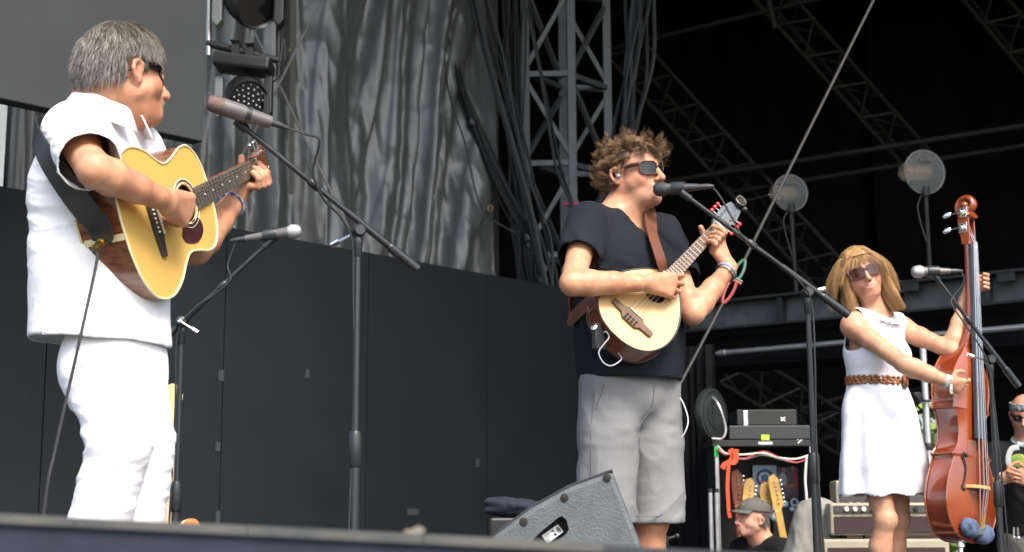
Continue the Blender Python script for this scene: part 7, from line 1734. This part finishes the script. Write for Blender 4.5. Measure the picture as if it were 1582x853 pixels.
side_l = np.array(side_l); strands('side_hair', grow(HT, None, side_l, np.tile(-HT.u-HT.f*.3, (len(side_l), 1))+rng.normal(0, .2, (len(side_l), 3)), .025, 4, 0, 0, rng), .0012, M_HAIR, pT, np.tile(A(.22, .21, .20), (len(side_l), 1))*rng.uniform(.5, 1.3, (len(side_l), 1)))
# man with bandana at the right edge
YN = 8.3; hN = P(1583, 640, YN); nbN = P(1586, 690, YN+.03); fwN = nrm(A(-.35, -.94, 0)); lfN = nrm(A(.94, -.35, 0)); pelN = A(nbN[0]+.01, YN+.03, nbN[2]-.56)
shl = nbN+lfN*.185-UZ*.055; shr = nbN-lfN*.185-UZ*.055
wrN = P(1551, 738, YN-.22); elN = two_bone(shr, wrN, .29, .26, A(-.6, .2, -1)); wlN = P(1596, 742, YN-.24); elM = two_bone(shl, wlN, .29, .26, A(.6, .2, -1))
fz_ = -.45; hl = pelN+lfN*.09; hr_ = pelN-lfN*.09; zk = lerp(pelN[2], fz_, .5)
pN, HN = simple_person('crewman with patterned bandana and black horseshoe T-shirt looking down at his hands', hN, A(-.40, -.86, -.30), A(-.1, -.25, 1), .98, nbN, shl, shr, pelN, fwN,
    [(shl, elM, wlN, A(-.6, -.4, .1), A(-.3, .6, .5), A(0, -.3, .9)), (shr, elN, wrN, A(.8, -.3, .1), A(.3, .6, .5), A(0, -.3, .9))],
    [(hl, A(hl[0], hl[1]-.02, zk), A(hl[0], hl[1]+.02, fz_+.09)), (hr_, A(hr_[0], hr_[1]-.02, zk), A(hr_[0], hr_[1]+.02, fz_+.09))], (.45, .22, .14), M_BLKTEE, mat('olive_cargo', (.13, .13, .11), .9, bump=.4, bscale=20, noise=.3), pelN+UZ*.05)
mb = MB(); u_ = []
for z_, r_ in ((.030, 1.0), (.036, 1.03), (.066, 1.03), (.072, 1.0)):
    u_ += [HN(-.008+.101*r_*math.cos(a), .079*r_*math.sin(a), z_-.012*math.cos(a)*-1) for a in np.arange(32)*2*math.pi/32]
V = np.array(u_).reshape(4, 32, 3).transpose(1, 0, 2).reshape(-1, 3); mb.grid(V, 32, 4, True); mb.sphere(HN(-.115, .0, .04), .018, 8, 6); mb.build('bandana', mat('paisley', (.55, .55, .58), .8, col2=(.02, .02, .03), nscale=55, detail=1), pN, angle=0, solid=.003)
sunglasses(pN, HN, M_LENS, M_GLOSSB, .054, .036, wrap=.03)
s = SDF(); 
for k in range(10): a = 2*math.pi*k/10; b = 2*math.pi*(k+1)/10; s.cap(nbN+UZ*.03+.068*(A(math.cos(a), math.sin(a), 0))-UZ*.03*math.cos(a-math.atan2(fwN[1], fwN[0])), nbN+UZ*.03+.068*(A(math.cos(b), math.sin(b), 0))-UZ*.03*math.cos(b-math.atan2(fwN[1], fwN[0])), .020, .020, .01)
V, Fc = s.mesh(.006); V = folds(V, normals(V, Fc), UZ, .004, 30, .3, 1); npmesh('neckerchief', V, Fc, mat('teal_scarf', (.25, .42, .42), .85, col2=(.5, .55, .55), nscale=40), pN)
# print on his T-shirt: pale horseshoe over a green emblem
chN = lerp(pelN, nbN, .62)
cpr = P(1562, 708, YN-.16); fN = fwN; 
def on_chest(x, y): return P(x, y, YN-.172+.0009*(x-1560))
mb = MB(); mb.tube(smooth_path([on_chest(1574, 691), on_chest(1564, 693), on_chest(1559, 702), on_chest(1558, 714), on_chest(1562, 724), on_chest(1568, 727)], 5), .016, 8, flat=.25, up=fwN); mb.build('horseshoe_print', mat('print_white', (.32, .33, .34), .8), pN)
mb = MB(); mb.sphere(on_chest(1574, 712), (.052, .006, .040), 14, 8, [lfN, fwN, UZ]); mb.build('emblem_print', mat('print_green', (.09, .24, .03), .8, col2=(.35, .32, .05), nscale=30), pN)
c = lerp(elN, wrN, .93); u, v, ax = frame(nrm(wrN-elN)); mb = MB(); mb.lathe(c-ax*.012, ax, [(.036, 0), (.037, .024)], 14, uv=(u, v)); mb.build('wristband', mat('purple_band', (.4, .4, .5), .7, col2=(.05, .05, .12), nscale=50), pN)
mb = MB(); k = P(1572, 815, YN-.14); mb.tube([k, k-UZ*.05], .006, 6); mb.sphere(k-UZ*.06, .013, 8, 6); mb.tube([k+A(-.02, 0, 0), k+A(-.025, 0, -.06)], .005, 6); mb.build('key_bunch', M_CHROME, pN)
